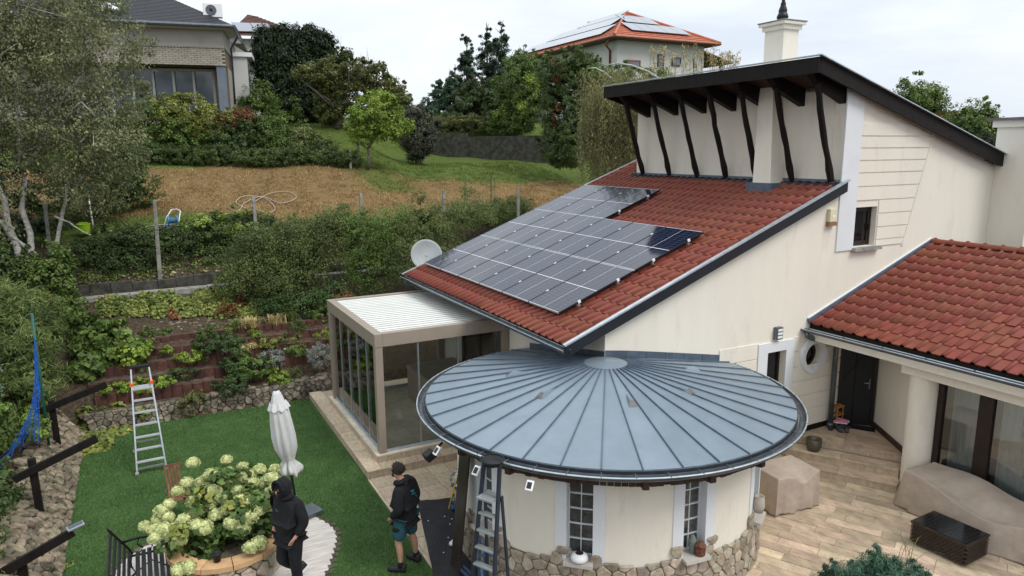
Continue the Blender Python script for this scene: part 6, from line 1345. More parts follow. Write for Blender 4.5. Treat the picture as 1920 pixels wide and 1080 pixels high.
# large hazy shrubs in front of the posts (cotoneaster)
SH = [('rounded hazy green shrub directly below the coiled hose post', [(2.9, 22.6, 3.3, .95, .8, .75), (3.2, 22.6, 3.9, .8, .7, .55), (2.5, 22.4, 2.9, .6, .6, .5), (3.6, 22.3, 2.8, .7, .6, .7)], L_SHRUB),
      ('large hazy green shrub behind the garden room, left of the dark one', [(4.5, 22.5, 3.7, 1.0, .8, .85), (4.2, 22.7, 4.15, .9, .7, .5), (5.2, 22.6, 4.2, .8, .8, .7), (4.4, 22.2, 2.9, .8, .6, .8)], L_SHRUB),
      ('darker hazy shrub behind the garden room roof', [(6.4, 22.3, 3.9, 1.1, .9, .9), (6.0, 22.7, 4.2, 1.0, .7, .5), (7.2, 22.3, 4.1, 1.0, .8, .9), (6.3, 21.8, 3.0, 1.1, .6, .9)], L_MID),
      ('tall green shrub beside the satellite dish', [(8.3, 22.3, 4.2, 1.1, .9, .9), (9.2, 22.6, 4.2, 1.0, .8, .75), (7.8, 21.6, 3.3, 1.0, .8, 1.0), (10.3, 23.0, 4.5, 1.0, .8, .7), (8.6, 21.9, 3.2, 1.2, .8, 1.0)], L_SHRUB)]
for i, (lb, bl, mt_) in enumerate(SH):
    b0 = (bl[0][0], bl[0][1], H(bl[0][0], bl[0][1])); plant('cotoneaster_shrub', b0, lb, 'shrub', bl, 26000, .055, mt_, clump=.22, shell=.5, group='hazy shrubs on the back slope', trunk=limbs(b0, (b0[0], b0[1], b0[2]+1.4), 1.0, 9, .035, seed=i), jit=1.0)
plant('low_shrub', gz(4.6, 21.8), 'dark low shrub spilling over the top palisade row', 'shrub', [(4.0, 21.6, 2.1, .8, .4, .4), (5.0, 21.6, 2.2, .7, .4, .5), (3.2, 21.7, 2.2, .5, .3, .3)], 9000, .06, L_BLUE, clump=.14)
plant('red_shrub', gz(2.6, 21.7), 'brownish red leaved shrub above the palisade near the centre', 'shrub', [(2.1, 21.9, 2.15, .35, .25, .2), (5.3, 21.5, 2.1, .4, .3, .25)], 2000, .06, L_RED, clump=.12)
# bergenia / strawberry ground cover
def groundcover(name, label, cat, x0, x1, y0, y1, n, size, mat, h_=.16, mats=None, cond=None, seed=1):
    root = empty(name, ((x0+x1)/2, (y0+y1)/2, H((x0+x1)/2, (y0+y1)/2)), label, cat); np.random.seed(seed)
    k_ = int(n/14); cx = np.random.uniform(x0, x1, k_); cy = np.random.uniform(y0, y1, k_)
    if cond is not None: kk = cond(cx, cy); cx, cy = cx[kk], cy[kk]
    ci = np.random.randint(0, len(cx), n); a = np.random.uniform(0, 6.28, n); r_ = .14*np.sqrt(np.random.rand(n)); x = cx[ci]+r_*np.cos(a); y = cy[ci]+r_*np.sin(a); z = terr(x, y)+.03+h_*np.random.rand(n)*(1-r_/.2)
    nr = np.stack([np.cos(a)*.8, np.sin(a)*.8-.35, np.ones(n)], -1); P_ = np.stack([x, y, z], -1)
    m1 = np.random.rand(n) < (.72 if mats else 1.1)
    obj('leaves', leafmesh('leaves', P_[m1], nr[m1], size, .8, .35, 0, root), mat, root)
    if mats: obj('leaves', leafmesh('leaves', P_[~m1], nr[~m1], size, .8, .35, 0, root), mats, root)
    return root
groundcover('ground_cover', 'yellow green strawberry ground cover below the concrete kerb', 'ground cover', -1.7, 4.2, 21.9, 23.5, 11000, .10, L_BER, .28, L_MID, lambda x, y: (y > 22.4-.25*x) & (vn(x, y, .5, 5) > .40))
groundcover('red_ground_cover', 'reddish brown leaves scattered among the strawberry ground cover', 'ground cover', -1.2, 4.0, 21.9, 23.2, 1500, .09, L_RED, .16, None, lambda x, y: (y > 22.3-.25*x) & (vn(x, y, .5, 5) < .5), 6)
groundcover('ground_cover', 'sparse green plants along the foot of the ivy hedge', 'ground cover', -1.8, 6.0, 24.2, 24.7, 2500, .07, L_MID, .12, L_YEL)
groundcover('strawberry_patch', 'yellow green plants with reddish leaves at the back left lawn corner', 'ground cover', -1.75, -.75, 17.7, 19.4, 2200, .12, L_YEL, .18, L_MID, lambda x, y: (x < -1.15) | (y > 18.6), 3)
groundcover('strawberry_patch', 'small yellowish plant patch beside the rubble wall near its middle', 'ground cover', -1.85, -1.55, 12.7, 13.1, 80, .08, L_YEL, .08)
# bush with big leaves left of the palisades
plant('hydrangea_shrub', gz(-1.3, 21), 'broad bush with large round green leaves left of the palisade rows', 'shrub', [(-1.1, 21.0, 1.75, .65, .5, .55), (-.55, 20.6, 1.45, .5, .4, .4), (-1.5, 20.6, 1.35, .5, .4, .5), (-1.2, 21.4, 2.3, .6, .4, .3)], 3600, .17, L_MID, clump=.2, asp=.85, extra=[('bright_leaves', [(-.4, 20.5, 1.4, .4, .35, .35)], 700, .12, L_LIME)])
# small plants on the terraces
def tuft(x, y, z, r_, h_, mat, label, n=900, size=.05, nm='alpine_plant', asp=.5, hang=0):
    return plant(nm, (x, y, z-.05), label, 'plant', [(x, y, z+h_*.35, r_, r_*.7, h_*.6)], n, size, mat, clump=.07, shell=.6, asp=asp, hang=hang, core=False)
yz = lambda y: float(np.interp(y, [19.5, 19.9, 20.3, 20.7, 21.1], [.77, .98, 1.24, 1.48, 1.70]))
TF = [(1.95, 19.75, .32, .30, L_BLUE, 1500, .07, 'bushy dark green plant low in the middle of the terraces'), (1.75, 20.1, .50, .38, L_BLUE, 1800, .07, 'wide dark green plant on the fourth terrace'), (1.6, 20.5, .55, .30, L_BLUE, 1800, .07, 'spreading blue green plant on the middle terrace'), (1.5, 20.9, .45, .25, L_MID, 1000, .06, 'low green plant with narrow leaves on the second terrace'),
      (2.4, 19.55, .45, .36, L_MID, 2600, .06, 'dense bright green cushion above the stone wall'), (1.75, 19.3, .42, .42, L_BLUE, 2600, .06, 'dark cushion plant hanging over the stone wall'), (3.0, 19.35, .24, .30, L_LIME, 900, .07, 'lime green round plant behind the parasol top'), (3.35, 19.45, .26, .32, L_OLIVE, 1300, .045, 'grey green round cushion right of the lime plant'),
      (2.85, 19.75, .30, .34, L_SILV, 1800, .04, 'silvery lavender mound behind the parasol'), (4.15, 19.55, .32, .46, L_SILV, 2600, .04, 'large silvery grey bush near the garden room corner'), (3.55, 19.95, .32, .22, L_MID, 1000, .06, 'flat green plant on the fourth terrace right'), (2.2, 20.3, .28, .20, L_STRAW, 900, .05, 'dried straw coloured plant on the middle terrace'),
      (2.9, 20.35, .30, .26, L_YEL, 900, .08, 'yellow green heuchera on the middle terrace'), (2.5, 20.75, .26, .14, L_LIME, 350, .07, 'small lime leaves on the second terrace'), (3.5, 20.45, .35, .16, L_OLIVE, 700, .05, 'low olive plant on the middle terrace right'), (3.9, 20.8, .22, .22, L_MID, 350, .06, 'small upright green plant on the second terrace right'), (4.5, 20.4, .25, .2, L_LIME, 400, .06, 'small pale green plant beside the garden room post'),
      (-.2, 19.55, .50, .20, L_LIME, 1100, .08, 'trailing pale green plants behind the top of the stepladder'), (-.9, 19.6, .35, .16, L_LIME, 500, .08, 'pale green plant on the lowest terrace far left'), (.6, 19.75, .28, .2, L_BLUE, 700, .06, 'dark green clump right of the stepladder top'), (.3, 20.6, .14, .12, L_LIME, 150, .08, 'tiny lime plant on the second terrace left'), (.85, 20.25, .30, .2, L_LIME, 700, .07, 'pale leafed plant on the third terrace left of centre'), (.75, 19.15, .30, .45, L_OLIVE, 1200, .06, 'brownish green bush at the wall foot right of the stepladder'), (-.45, 19.15, .22, .25, L_LIME, 400, .09, 'lime leaved plant at the wall foot left of the stepladder'), (1.9, 21.35, .25, .12, L_LIME, 250, .07, 'small lime plant on the stony bed'), (.1, 21.5, .35, .15, L_MID, 600, .07, 'pale green patch at the left end of the stony bed'), (4.7, 21.25, .3, .35, L_MID, 500, .12, 'large leaved plant behind the garden room roof corner')]
for x, y, r_, h_, mt_, n, sz, lb in TF:
  r_ *= 1.25; h_ *= 1.25; tuft(x, y, (yz(y) if y > 19.45 else .45 if r_ > .24 and y > 19.25 else .1) if y < 21.2 else H(x, y), r_, h_, mt_, lb, int(n*1.5), sz)
def grass(x, y, z, r_, h_, n, mat, label, w_=.008):
    a = np.random.uniform(0, 6.28, n); l = np.random.uniform(.6, 1, n)*h_; o_ = np.random.normal(0, r_*.25, (n, 2)); d = np.stack([np.cos(a), np.sin(a)], -1)*np.random.uniform(.2, 1.0, n)[:, None]*r_; V = []
    root = empty('grass_tuft', (x, y, z), label, 'ornamental grass'); s_ = np.stack([-np.sin(a), np.cos(a)], -1)*w_
    for t_, k_ in ((0, 1), (.35, .9), (.7, .6), (1, .05)):
        p = o_+d*t_**1.4; zz = l*(1.6*t_-.85*t_*t_*1.1); V.append(np.concatenate([p-s_*k_, zz[:, None]], 1)); V.append(np.concatenate([p+s_*k_, zz[:, None]], 1))
    V = np.stack(V, 1).reshape(-1, 3); F = np.array([[0, 1, 3, 2], [2, 3, 5, 4], [4, 5, 7, 6]]); F = (F[None]+8*np.arange(n)[:, None, None]).reshape(-1, 4)
    obj('blades', mesh_np('blades', V, F), mat, root); return root
for x, y, r_, h_, n, mt_, lb in ((2.55, 21.2, .45, .42, 220, L_STRAW, 'arching straw coloured grass on the top terrace'), (3.25, 21.25, .40, .45, 160, L_STRAW, 'yellowish arching grass right of the straw coloured one'), (2.15, 21.15, .18, .45, 160, L_GRASS, 'upright green grass clump at the left of the straw grass'), (3.75, 21.2, .15, .5, 120, L_GRASS, 'thin upright grass near the garden room'), (4.4, 21.15, .15, .45, 90, L_GRASS, 'thin reed like grass beside the garden room post')): grass(x, y, yz(21.1)-.02, r_, h_, n, mt_, lb)
# left edge vegetation
plant('feathery_conifer', (-2.9, 18.6, .6), 'feathery yellow green conifer arching over the rubble wall', 'conifer', [(-2.6, 19.3, 2.3, .75, .8, .9), (-2.5, 18.7, 1.5, .6, .7, .7), (-2.9, 20.0, 2.9, .7, .8, .8), (-2.3, 19.6, 3.0, .5, .6, .5), (-3.1, 18.2, 1.2, .6, .8, .6)], 20000, .17, L_GRASS, clump=.2, asp=.12, hang=.5)
plant('ivy_mound', (-3, 21.6, 2.2), 'dark ivy mound hiding the foot of the birch trunks', 'ivy', [(-3.0, 21.7, 3.2, .9, .5, .9), (-3.6, 21.6, 3.6, .8, .5, 1.1), (-2.6, 21.9, 3.4, .5, .4, .7)], 12000, .085, L_IVY, clump=.16)
plant('vine_shrub', (-2.2, 21, 1), 'leafy vine growing up to the concrete post by the birch', 'shrub', [(-2.3, 21.7, 3.1, .6, .5, .9), (-2.0, 21.8, 3.9, .4, .4, .6), (-1.9, 21.4, 2.5, .5, .5, .6)], 7000, .09, L_MID, clump=.14, asp=.7)
plant('silver_shrub', (-3.6, 16, .6), 'silvery blue green shrub at the left picture edge', 'shrub', [(-3.9, 17.2, 2.6, .7, .8, .7), (-3.4, 17.4, 2.1, .5, .6, .6), (-4.0, 18.5, 3.0, .7, .7, .7)], 12000, .07, LEAF('blue_silver_leaf', (.10, .15, .10), (.14, .19, .13)), clump=.18)
plant('leafy_shrub', (-3.4, 15, .6), 'fresh green leafy shrub behind the blue net', 'shrub', [(-3.3, 16.2, 1.5, .6, .8, .6), (-3.6, 15.4, 1.2, .7, .8, .6), (-3.0, 16.8, 1.2, .5, .5, .5), (-3.2, 14.6, .9, .6, .9, .5)], 13000, .085, L_MID, clump=.16, asp=.7)
plant('leafy_shrub', (-3.0, 13, .6), 'dark ivy undergrowth left of the rubble wall', 'shrub', [(-2.75, 13.2, .85, .45, 1.2, .4), (-2.75, 11.6, .8, .45, 1.2, .4), (-2.65, 14.6, .85, .35, .9, .35), (-3.4, 20.5, 2.0, .8, .8, 1.2), (-4.6, 20.5, 3.0, 1.4, 1.0, 1.8)], 18000, .07, L_IVY, clump=.15, asp=.7)
plant('small_shrub', (-2.3, 17.7, .8), 'small lime leaved bush where stake and rubble wall meet', 'shrub', [(-2.35, 17.6, 1.05, .25, .4, .28), (-2.3, 17.0, 1.0, .2, .35, .2)], 1800, .08, L_LIME, clump=.1)
# clipped hedge and bank planting in front of the grey villa
hd_ = [(x, 33.9-.12*x+.25*math.sin(x), 6.55-.10*max(0, x-3)) for x in np.arange(.2, 9.3, .62)]
plant('clipped_hedge', gz(4.6, 33.6), 'long low clipped dark hedge bordering the top of the brown lawn', 'hedge', [(x, y, H(x, y)+.38, .55, .5, .46+.05*math.sin(x*2.2)) for x, y, z in hd_], 34000, .075, L_IVY, clump=.12, rag=0)
BK = [('pale_bush', 'pale yellow green flowering bush below the villa windows', [(2.6, 35.2, 8.3, 1.0, .8, .9), (3.4, 35.0, 8.0, .9, .7, .7), (1.5, 35.4, 8.5, .9, .7, .7)], L_YEL), ('red_tipped_bush', 'bush with orange red leaves right of the villa pillar', [(4.5, 35.2, 8.1, .7, .5, .5), (4.0, 35.1, 8.0, .5, .5, .4)], L_RED), ('green_bush', 'dark green bush in the middle of the villa bank', [(4.0, 34.7, 7.2, 1.0, .6, .8), (5.0, 34.9, 7.5, .8, .6, .8)], L_BLUE), ('green_bush', 'rounded mid green bush right of the dark one on the villa bank', [(5.9, 34.7, 7.4, .8, .6, .9), (6.3, 34.5, 7.0, .6, .5, .6)], L_MID), ('green_bush', 'grey green bush at the right end of the villa bank', [(7.1, 34.3, 7.0, .8, .6, .8), (7.9, 34.0, 6.7, .7, .5, .6)], L_SHRUB), ('green_bush', 'green bush at the left end of the villa bank, beside the birch', [(.6, 35.2, 8.0, 1.2, .7, 1.1), (1.8, 34.9, 7.4, .9, .6, .7), (-.2, 34.6, 7.4, .8, .6, .9)], L_MID), ('laurel_shrub', 'glossy laurel at the foot of the dark cypress', [(5.9, 38.4, 9.1, 1.0, .8, 1.1), (5.6, 38, 8.3, 1.0, .8, 1.2), (6.9, 37.6, 8.3, 1.0, .8, .9)], L_MID)]
for nm, lb, bl, mt_ in BK: plant(nm, gz(bl[0][0], bl[0][1]), lb, 'bush', bl, 9000, .10, mt_, clump=.2)
plant('cypress', (8, 40.5, 7.6), 'massive dark columnar yew beside the grey villa', 'yew', [(6.9, 40.6, 12.3, .6, .6, .8), (9.6, 40.0, 12.2, .6, .6, .8), (7.0, 40.6, 9.6, .75, .8, 2.6), (7.6, 40.4, 10.6, .8, .8, 2.7), (8.4, 40.3, 10.4, .95, .8, 2.9), (9.2, 40.2, 10.2, .85, .8, 2.9), (9.8, 39.9, 9.9, .65, .7, 2.7), (6.7, 40.6, 11.3, .65, .6, 1.9), (7.5, 40.5, 12.3, .7, .6, .9), (9.0, 40.2, 12.4, .8, .6, .8), (8.0, 40, 8.6, 1.6, .8, 1.6)], 90000, .22, L_DARK, clump=.32, shell=.5, asp=.35, hang=-1.5, rag=0, trunk=[([(8, 40.5, 7), (8, 40.4, 10)], [.25, .15])])
plant('plum_tree', gz(9.2, 37), 'spreading brown green tree with ragged outline right of the yew', 'tree', [(9.3, 36.9, 10.2, 1.3, 1.0, 1.1), (10.6, 36.7, 10.3, 1.2, 1.0, .9), (8.2, 37.2, 10.5, .8, .7, .6), (11.7, 36.5, 9.8, 1.1, .8, .8), (12.5, 36.3, 9.4, .8, .7, .7), (9.9, 36.8, 9.2, 1.3, .9, .9), (9.0, 37, 8.6, .7, .7, .7), (9.9, 36.8, 11.3, .45, .4, .45), (11.5, 36.5, 10.9, .5, .4, .35)], 24000, .14, L_OLIVE, clump=.22, shell=.3, rag=7, trunk=limbs(gz(9.3, 36.9), (10.2, 36.8, 10.6), 2.2, 16, .17, seed=11)+[([(9.9, 36.8, 11.2), (9.7, 36.8, 11.8), (9.75, 36.8, 12.3)], [.02, .014, .006])], jit=1)
plant('plum_tree', gz(9.7, 32.7), 'small bright green tree standing on the lawn edge', 'tree', [(10.1, 32.5, 8.3, 1.2, 1.0, .85), (9.6, 32.6, 7.6, 1.0, .9, .6), (10.8, 32.3, 7.7, .9, .8, .6), (10.1, 32.5, 9.0, .7, .6, .4), (9.3, 32.7, 8.2, .6, .6, .5)], 15000, .11, LEAF('fresh_leaf', (.09, .15, .02), (.15, .20, .03)), clump=.2, shell=.45, trunk=limbs(gz(9.55, 32.6), (10.0, 32.5, 8.2), 1.1, 10, .09, seed=4)+[(wob(gz(9.1, 32.8), (9.3, 32.8, 7.6), 4, .05, 3), [.05, .04, .04, .03, .02])])
plant('round_shrub', gz(13.2, 35.7), 'dark rounded shrub standing alone on the lawn', 'shrub', [(13.2, 35.7, 7.6, 1.0, .9, 1.15), (12.9, 35.8, 8.4, .6, .6, .5), (13.7, 35.5, 7.2, .6, .6, .7), (13.1, 35.7, 6.6, .6, .5, .5)], 15000, .10, LEAF('purple_dark_leaf', (.035, .042, .028), (.060, .062, .04)), clump=.2, trunk=[([gz(13.1, 35.7), (13.1, 35.7, 7.2)], [.08, .05])])
plant('round_shrub', gz(13.4, 38), 'grey green shrub behind the dark rounded one', 'shrub', [(13.2, 38.6, 8.6, 1.3, .8, 1.0), (14.4, 38.2, 8.0, .8, .7, .7), (12.6, 38.6, 9.2, .9, .8, .6)], 10000, .11, L_SHRUB, clump=.2)
# conifers on the skyline
def conifer(x, y, zb_, zt_, r_, label, mat, n, seed, lean=(0, 0)):
    rs_ = random.Random(seed); bl = []; T = [([(x, y, zb_), (x+lean[0], y+lean[1], zt_)], [.16, .02])]; k_ = int((zt_-zb_)/.30)
    for i in range(k_):
        t_ = i/k_; z = zb_+(zt_-zb_)*(.10+.90*t_); rr = r_*(1-t_)**.75+.16; cx = x+lean[0]*t_; cy = y+lean[1]*t_
        for j in range(4 if t_ < .8 else 2):
            a = rs_.uniform(0, 6.28); q = rr*rs_.uniform(.35, .9); bl.append((cx+q*math.cos(a), cy+q*math.sin(a), z+rs_.uniform(-.1, .2), max(.20, rr*.55), max(.20, rr*.55), .30+.1*(1-t_)))
            T.append(([(cx, cy, z-.1), (cx+q*1.3*math.cos(a), cy+q*1.3*math.sin(a), z+.25)], [.03, .008]))
    plant('conifer', (x, y, zb_), label, 'conifer', bl, n, .20, mat, clump=.26, shell=.3, asp=.3, hang=-1.0, trunk=T, core=True, rag=0, group='conifers along the far hedge')
L_MIDC = LEAF('mid_conifer_leaf', (.030, .050, .018), (.05, .07, .024))
LC = LEAF('blue_conifer_leaf', (.028, .058, .034), (.045, .078, .045))
for i, (px_, top, D, r_, lb) in enumerate(((822, 150, 52, 1.7, 'low bushy blue green conifer at the left of the conifer group'), (850, 120, 52, 1.1, 'slim conifer second from the left in the group'), (872, 70, 52, 1.0, 'pointed conifer with a leaning top in the group'), (912, 42, 52, 1.3, 'tall pointed conifer in the middle of the group'), (942, 38, 51, 1.2, 'tallest conifer left of the white house'), (970, 85, 50, 1.2, 'conifer with outward leaning top against the white house roof'), (890, 140, 49, 2.0, 'broad dark conifer at the foot of the group'), (945, 130, 48, 2.1, 'wide dark conifer below the tallest one'))):
    p = at2(px_, top, D); conifer(p.x, p.y, 8.2, p.z, r_, lb, LC if i < 6 else L_MIDC, 13000, 40+i, (.6, .2) if i == 5 else (.15*math.sin(i), 0))
def px2(px_, py_, D): p = at2(px_, py_, D); return (p.x, p.y, p.z)
def pb_(px_, py_, D, r_, rz_=None): p = px2(px_, py_, D); return (*p, r_, r_*.8, rz_ or r_)
plant('leaf_hedge', px2(870, 245, 46), 'clipped yellow green hedge on top of the dark garden wall', 'hedge', [pb_(825+22*i, 233, 46.5-.5*i, .55, .55) for i in range(6)], 12000, .10, L_OLIVE, clump=.13)
plant('broadleaf_bush', px2(960, 240, 43), 'bright leafy bush hanging over the dark garden wall', 'bush', [pb_(930, 232, 44, .6), pb_(960, 235, 43, .75), pb_(985, 225, 42.5, .7), pb_(950, 215, 43.5, .6)], 9000, .12, L_MID, clump=.2, extra=[('bright_leaves', [pb_(935, 218, 43.3, .4), pb_(985, 200, 41.8, .4)], 900, .13, L_LIME)])
plant('broadleaf_tree', px2(985, 235, 42), 'tall green broadleaf tree between conifers and thuja', 'tree', [pb_(985, 150, 43, 1.3, 1.4), pb_(1000, 190, 42, 1.1, 1.2), pb_(960, 175, 44, 1.1, 1.3), pb_(1010, 125, 43, 1.0, .7), pb_(975, 120, 44, 1.0, .7)], 18000, .12, L_MID, clump=.22, extra=[('bright_leaves', [pb_(995, 160, 41.8, .5), pb_(985, 200, 41.6, .4)], 900, .13, L_LIME)])
plant('thuja_hedge', px2(1050, 320, 36), 'tall dense thuja with reddish brown patches next to the weeping birch', 'thuja', [pb_(1035, 150, 37.5, .8, 1.2), pb_(1038, 210, 37, .85, 1.3), pb_(1045, 265, 36.5, .9, 1.2), pb_(1070, 140, 36.5, .9, 1.0), pb_(1085, 200, 36, .9, 1.3), pb_(1080, 265, 35.5, .9, 1.3), pb_(1095, 125, 37, .8, .7), pb_(1060, 290, 36, 1.0, .7), pb_(1110, 160, 36.5, .8, 1.2)], 50000, .13, L_IVY, clump=.16, asp=.3, hang=-.6, extra=[('red_leaves', [pb_(1045, 130, 36.3, .35, .6), pb_(1043, 215, 36.1, .22, .8)], 1500, .10, L_RED)])
plant('thuja_hedge', px2(1150, 150, 34), 'flat topped green hedge behind the weeping birch top', 'hedge', [pb_(1120, 142, 36, .8, .6), pb_(1160, 146, 36, .9, .6), pb_(1205, 150, 36, .9, .6), pb_(1240, 155, 36, .8, .6), pb_(1140, 170, 36, .9, .7)], 12000, .10, L_MID, clump=.16)
# weeping birch
W = px2(1150, 135, 27); T = [([(W[0]+.3, W[1], 4.2), (W[0]+.1, W[1], 7), (W[0]+.2, W[1]-.1, 9.0)], [.16, .12, .08])]
for i, (a, b_) in enumerate((((1165, 170), (1100, 128)), ((1240, 150), (1130, 123)), ((1190, 200), (1110, 190)), ((1200, 250), (1150, 275)))):
    p, q = Vector(px2(*a, 27)), Vector(px2(*b_, 26.6)); m1 = p.lerp(q, .5)+Vector((0, 0, .25)); T.append(([p, p.lerp(m1, .5)+Vector((0, 0, .06)), m1, m1.lerp(q, .5)+Vector((0, 0, .08)), q], [.05, .042, .035, .025, .012]))
rs = random.Random(8); wp = []; wn_ = []
starts = [(1088+127*rs.random()**.8, rs.uniform(128, 260)) for _ in range(950)]
for (sx2, sy2) in starts:
    D = 26.5+rs.uniform(-.9, .9); p = Vector(px2(sx2, sy2, D)); ln = rs.uniform(1.0, 2.7); n_ = int(ln*26); dx = rs.uniform(-.12, .12)
    if p.z-ln < 5.4: ln = max(.4, p.z-5.4)
    for j in range(n_): t_ = j/n_; wp.append((p.x+dx*math.sqrt(t_)*2+rs.gauss(0, .05), p.y+rs.gauss(0, .05), p.z-ln*t_)); wn_.append((rs.uniform(-1, 1), rs.uniform(-1, 1), .2))
wbr = empty('weeping_birch', (W[0]+.3, W[1], 4.3), 'weeping birch with curtains of hanging olive foliage behind the tiled roof', 'birch'); obj('foliage', leafmesh('foliage', np.array(wp), np.array(wn_), .085, .4, .5, 2.5, wbr), LEAF('weeping_leaf', (.105, .11, .045), (.15, .14, .06)), wbr); b_ = MB()
for pts, rad in T: b_.tube(pts, rad, 6)
b_.build('trunk', BIRCHB, wbr, smooth=True)
wp = []; wn_ = []; T = []                               # second, sparse one behind the clerestory
for k_ in range(110):
    sx2 = rs.uniform(1215, 1390); sy2 = rs.uniform(85, 130) if sx2 < 1350 else rs.uniform(95, 115); p = Vector(px2(sx2, sy2, 30+rs.uniform(-.6, .6))); ln = rs.uniform(.4, 1.5); pts = []
    for j in range(6): t_ = j/5; pts.append(p+Vector((.25*math.sin(sx2)*t_, 0, .1*math.sin(t_*2)-ln*t_*t_)))
    T.append((pts, [.009, .008, .007, .006, .005, .003]))
    for j in range(int(ln*20)): t_ = rs.random(); q = pts[int(t_*5)]; wp.append((q.x+rs.gauss(0, .05), q.y+rs.gauss(0, .05), q.z+rs.gauss(0, .05))); wn_.append((rs.uniform(-1, 1), rs.uniform(-1, 1), .3))
wb2 = empty('weeping_birch', px2(1300, 200, 30), 'nearly bare weeping birch crown in front of the hillside house', 'birch'); obj('foliage', leafmesh('foliage', np.array(wp), np.array(wn_), .08, .4, .5, 2.0, wb2), L_STRAW, wb2)
T.append(([px2(1300, 330, 30), px2(1302, 220, 30), px2(1300, 110, 30)], [.12, .09, .03])); b_ = MB()
for pts, rad in T: b_.tube(pts, rad, 4)
b_.build('trunk', BARK, wb2, smooth=True)
plant('broadleaf_tree', px2(1727, 300, 45), 'round crowned tree behind the descending upper roof', 'tree', [pb_(1727, 188, 45, 1.4, 1.1), pb_(1748, 200, 45, 1.0, .9), pb_(1702, 184, 45, 1.0, .7), pb_(1725, 240, 45, 1.2, 1.2), pb_(1755, 180, 45, .5, .5)], 11000, .13, L_MID, clump=.24, shell=.4, trunk=limbs(px2(1727, 330, 45), px2(1735, 190, 45), 1.6, 12, .14, seed=2))
plant('broadleaf_tree', px2(1825, 330, 40), 'pointed leafy tree left of the right hand chimney', 'tree', [pb_(1820, 226, 40, 1.05, .95), pb_(1848, 236, 40, .9, .9), pb_(1798, 238, 40, .8, .7), pb_(1825, 270, 40, 1.3, .8), pb_(1850, 225, 40, .4, .5)], 13000, .12, L_MID, clump=.2, shell=.45, trunk=limbs(px2(1825, 340, 40), px2(1825, 235, 40), 1.2, 10, .12, seed=6))
plant('conifer', px2(1840, 330, 36), 'dark conifer in front of the pointed tree by the chimney', 'conifer', [pb_(1835, 270, 36, .8, .5), pb_(1855, 275, 36, .6, .5), pb_(1815, 265, 36, .4, .4), pb_(1850, 300, 36, .9, .6)], 8000, .12, L_DARK, clump=.18, asp=.3)
# juniper, front right
rsn = np.random.RandomState(4)
plant('juniper', (9.5, 6.0, .0), 'blue green juniper bush at the bottom right edge of the terrace', 'juniper', [(8.95, 6.25, .05, .42, .3, .42), (9.4, 6.1, .10, .45, .3, .45), (9.8, 5.85, .02, .38, .3, .38), (8.5, 6.3, .0, .45, .3, .28), (9.2, 5.85, .1, .7, .4, .4)], 26000, .085, LEAF('juniper_needle', (.035, .085, .055), (.055, .11, .07), v=.4), clump=.12, asp=.14, hang=-1.2)
grass(10.25, 6.2, .02, .45, .75, 14, L_GRASS, 'few long grass blades rising beside the juniper', .006)
plant('cotoneaster_shrub', gz(11.3, 24.8), 'hazy shrub running up to the edge of the solar roof', 'shrub', [(10.6, 24.4, 4.2, .9, .7, .6), (11.6, 24.9, 4.2, .9, .7, .5), (12.6, 25.3, 4.2, .9, .7, .5), (13.6, 25.6, 4.3, .8, .7, .5)], 20000, .06, L_SHRUB, clump=.18, group='hazy shrubs on the back slope')
# hydrangea in the planter
hy = empty('hydrangea', (PC[0], PC[1], .45), 'big hydrangea bush with many pale green flower heads in the round planter', 'hydrangea')
HL = LEAF('hydrangea_leaf', (.036, .070, .017), (.062, .10, .024), v=.45, vs=3)
bl = [(.75, 11.5, 1.0, .75, .65, .45), (.25, 11.5, .85, .55, .5, .4), (1.25, 11.5, .9, .5, .5, .45), (.8, 11.8, 1.15, .7, .5, .35), (.3, 11.3, .62, .5, .4, .25), (1.1, 11.15, .7, .45, .35, .25)]
Pp, nr = blobpts(bl, 2600, .16, .55); obj('leaves', leafmesh('leaves', Pp, nr, .125, .72, .45, 0, hy), HL, hy)
Pp, nr = blobpts(bl, 260, .16, .55); obj('leaves', leafmesh('leaves', Pp, nr, .11, .7, .5, 0, hy), L_YEL, hy)
FLW = LEAF('flower_floret', (.27, .31, .115), (.38, .39, .19), v=.16, rough=.8, tr=.15, vs=8, sat=.006)
rs = random.Random(12); heads = []
hpx = [(362, 868, 12.4), (425, 862, 12.3), (395, 890, 12.1), (427, 885, 12.1), (455, 875, 12.2), (487, 880, 12.0), (333, 921, 11.9), (392, 917, 12.0), (432, 902, 11.9), (403, 921, 11.7), (455, 895, 11.9), (475, 905, 11.8), (510, 898, 11.7), (467, 940, 11.4), (450, 938, 11.4), (505, 922, 11.6), (492, 942, 11.4), (515, 915, 11.5), (500, 950, 11.4), (318, 945, 11.8), (302, 958, 11.7), (315, 970, 11.6), (367, 957, 11.5), (392, 948, 11.6), (272, 987, 11.6), (290, 995, 11.5), (307, 992, 11.4), (320, 1001, 11.3), (335, 1014, 11.2), (330, 987, 11.5), (367, 985, 11.3), (385, 987, 11.3), (384, 994, 11.2), (434, 981, 11.1), (457, 980, 11.1), (470, 970, 11.1), (483, 958, 11.2), (455, 990, 11.05), (335, 1068, 10.8), (354, 1064, 10.8), (470, 1027, 10.75), (487, 1018, 10.8), (350, 905, 12.1), (445, 920, 11.7), (380, 905, 12.2), (495, 905, 11.8), (415, 935, 11.6), (297, 975, 11.7), (360, 940, 11.7), (512, 938, 11.5), (425, 955, 11.4), (290, 1010, 11.3), (345, 975, 11.4), (405, 965, 11.4), (470, 890, 12.0), (515, 880, 12.1)]
fl0 = None; stemm = MB()
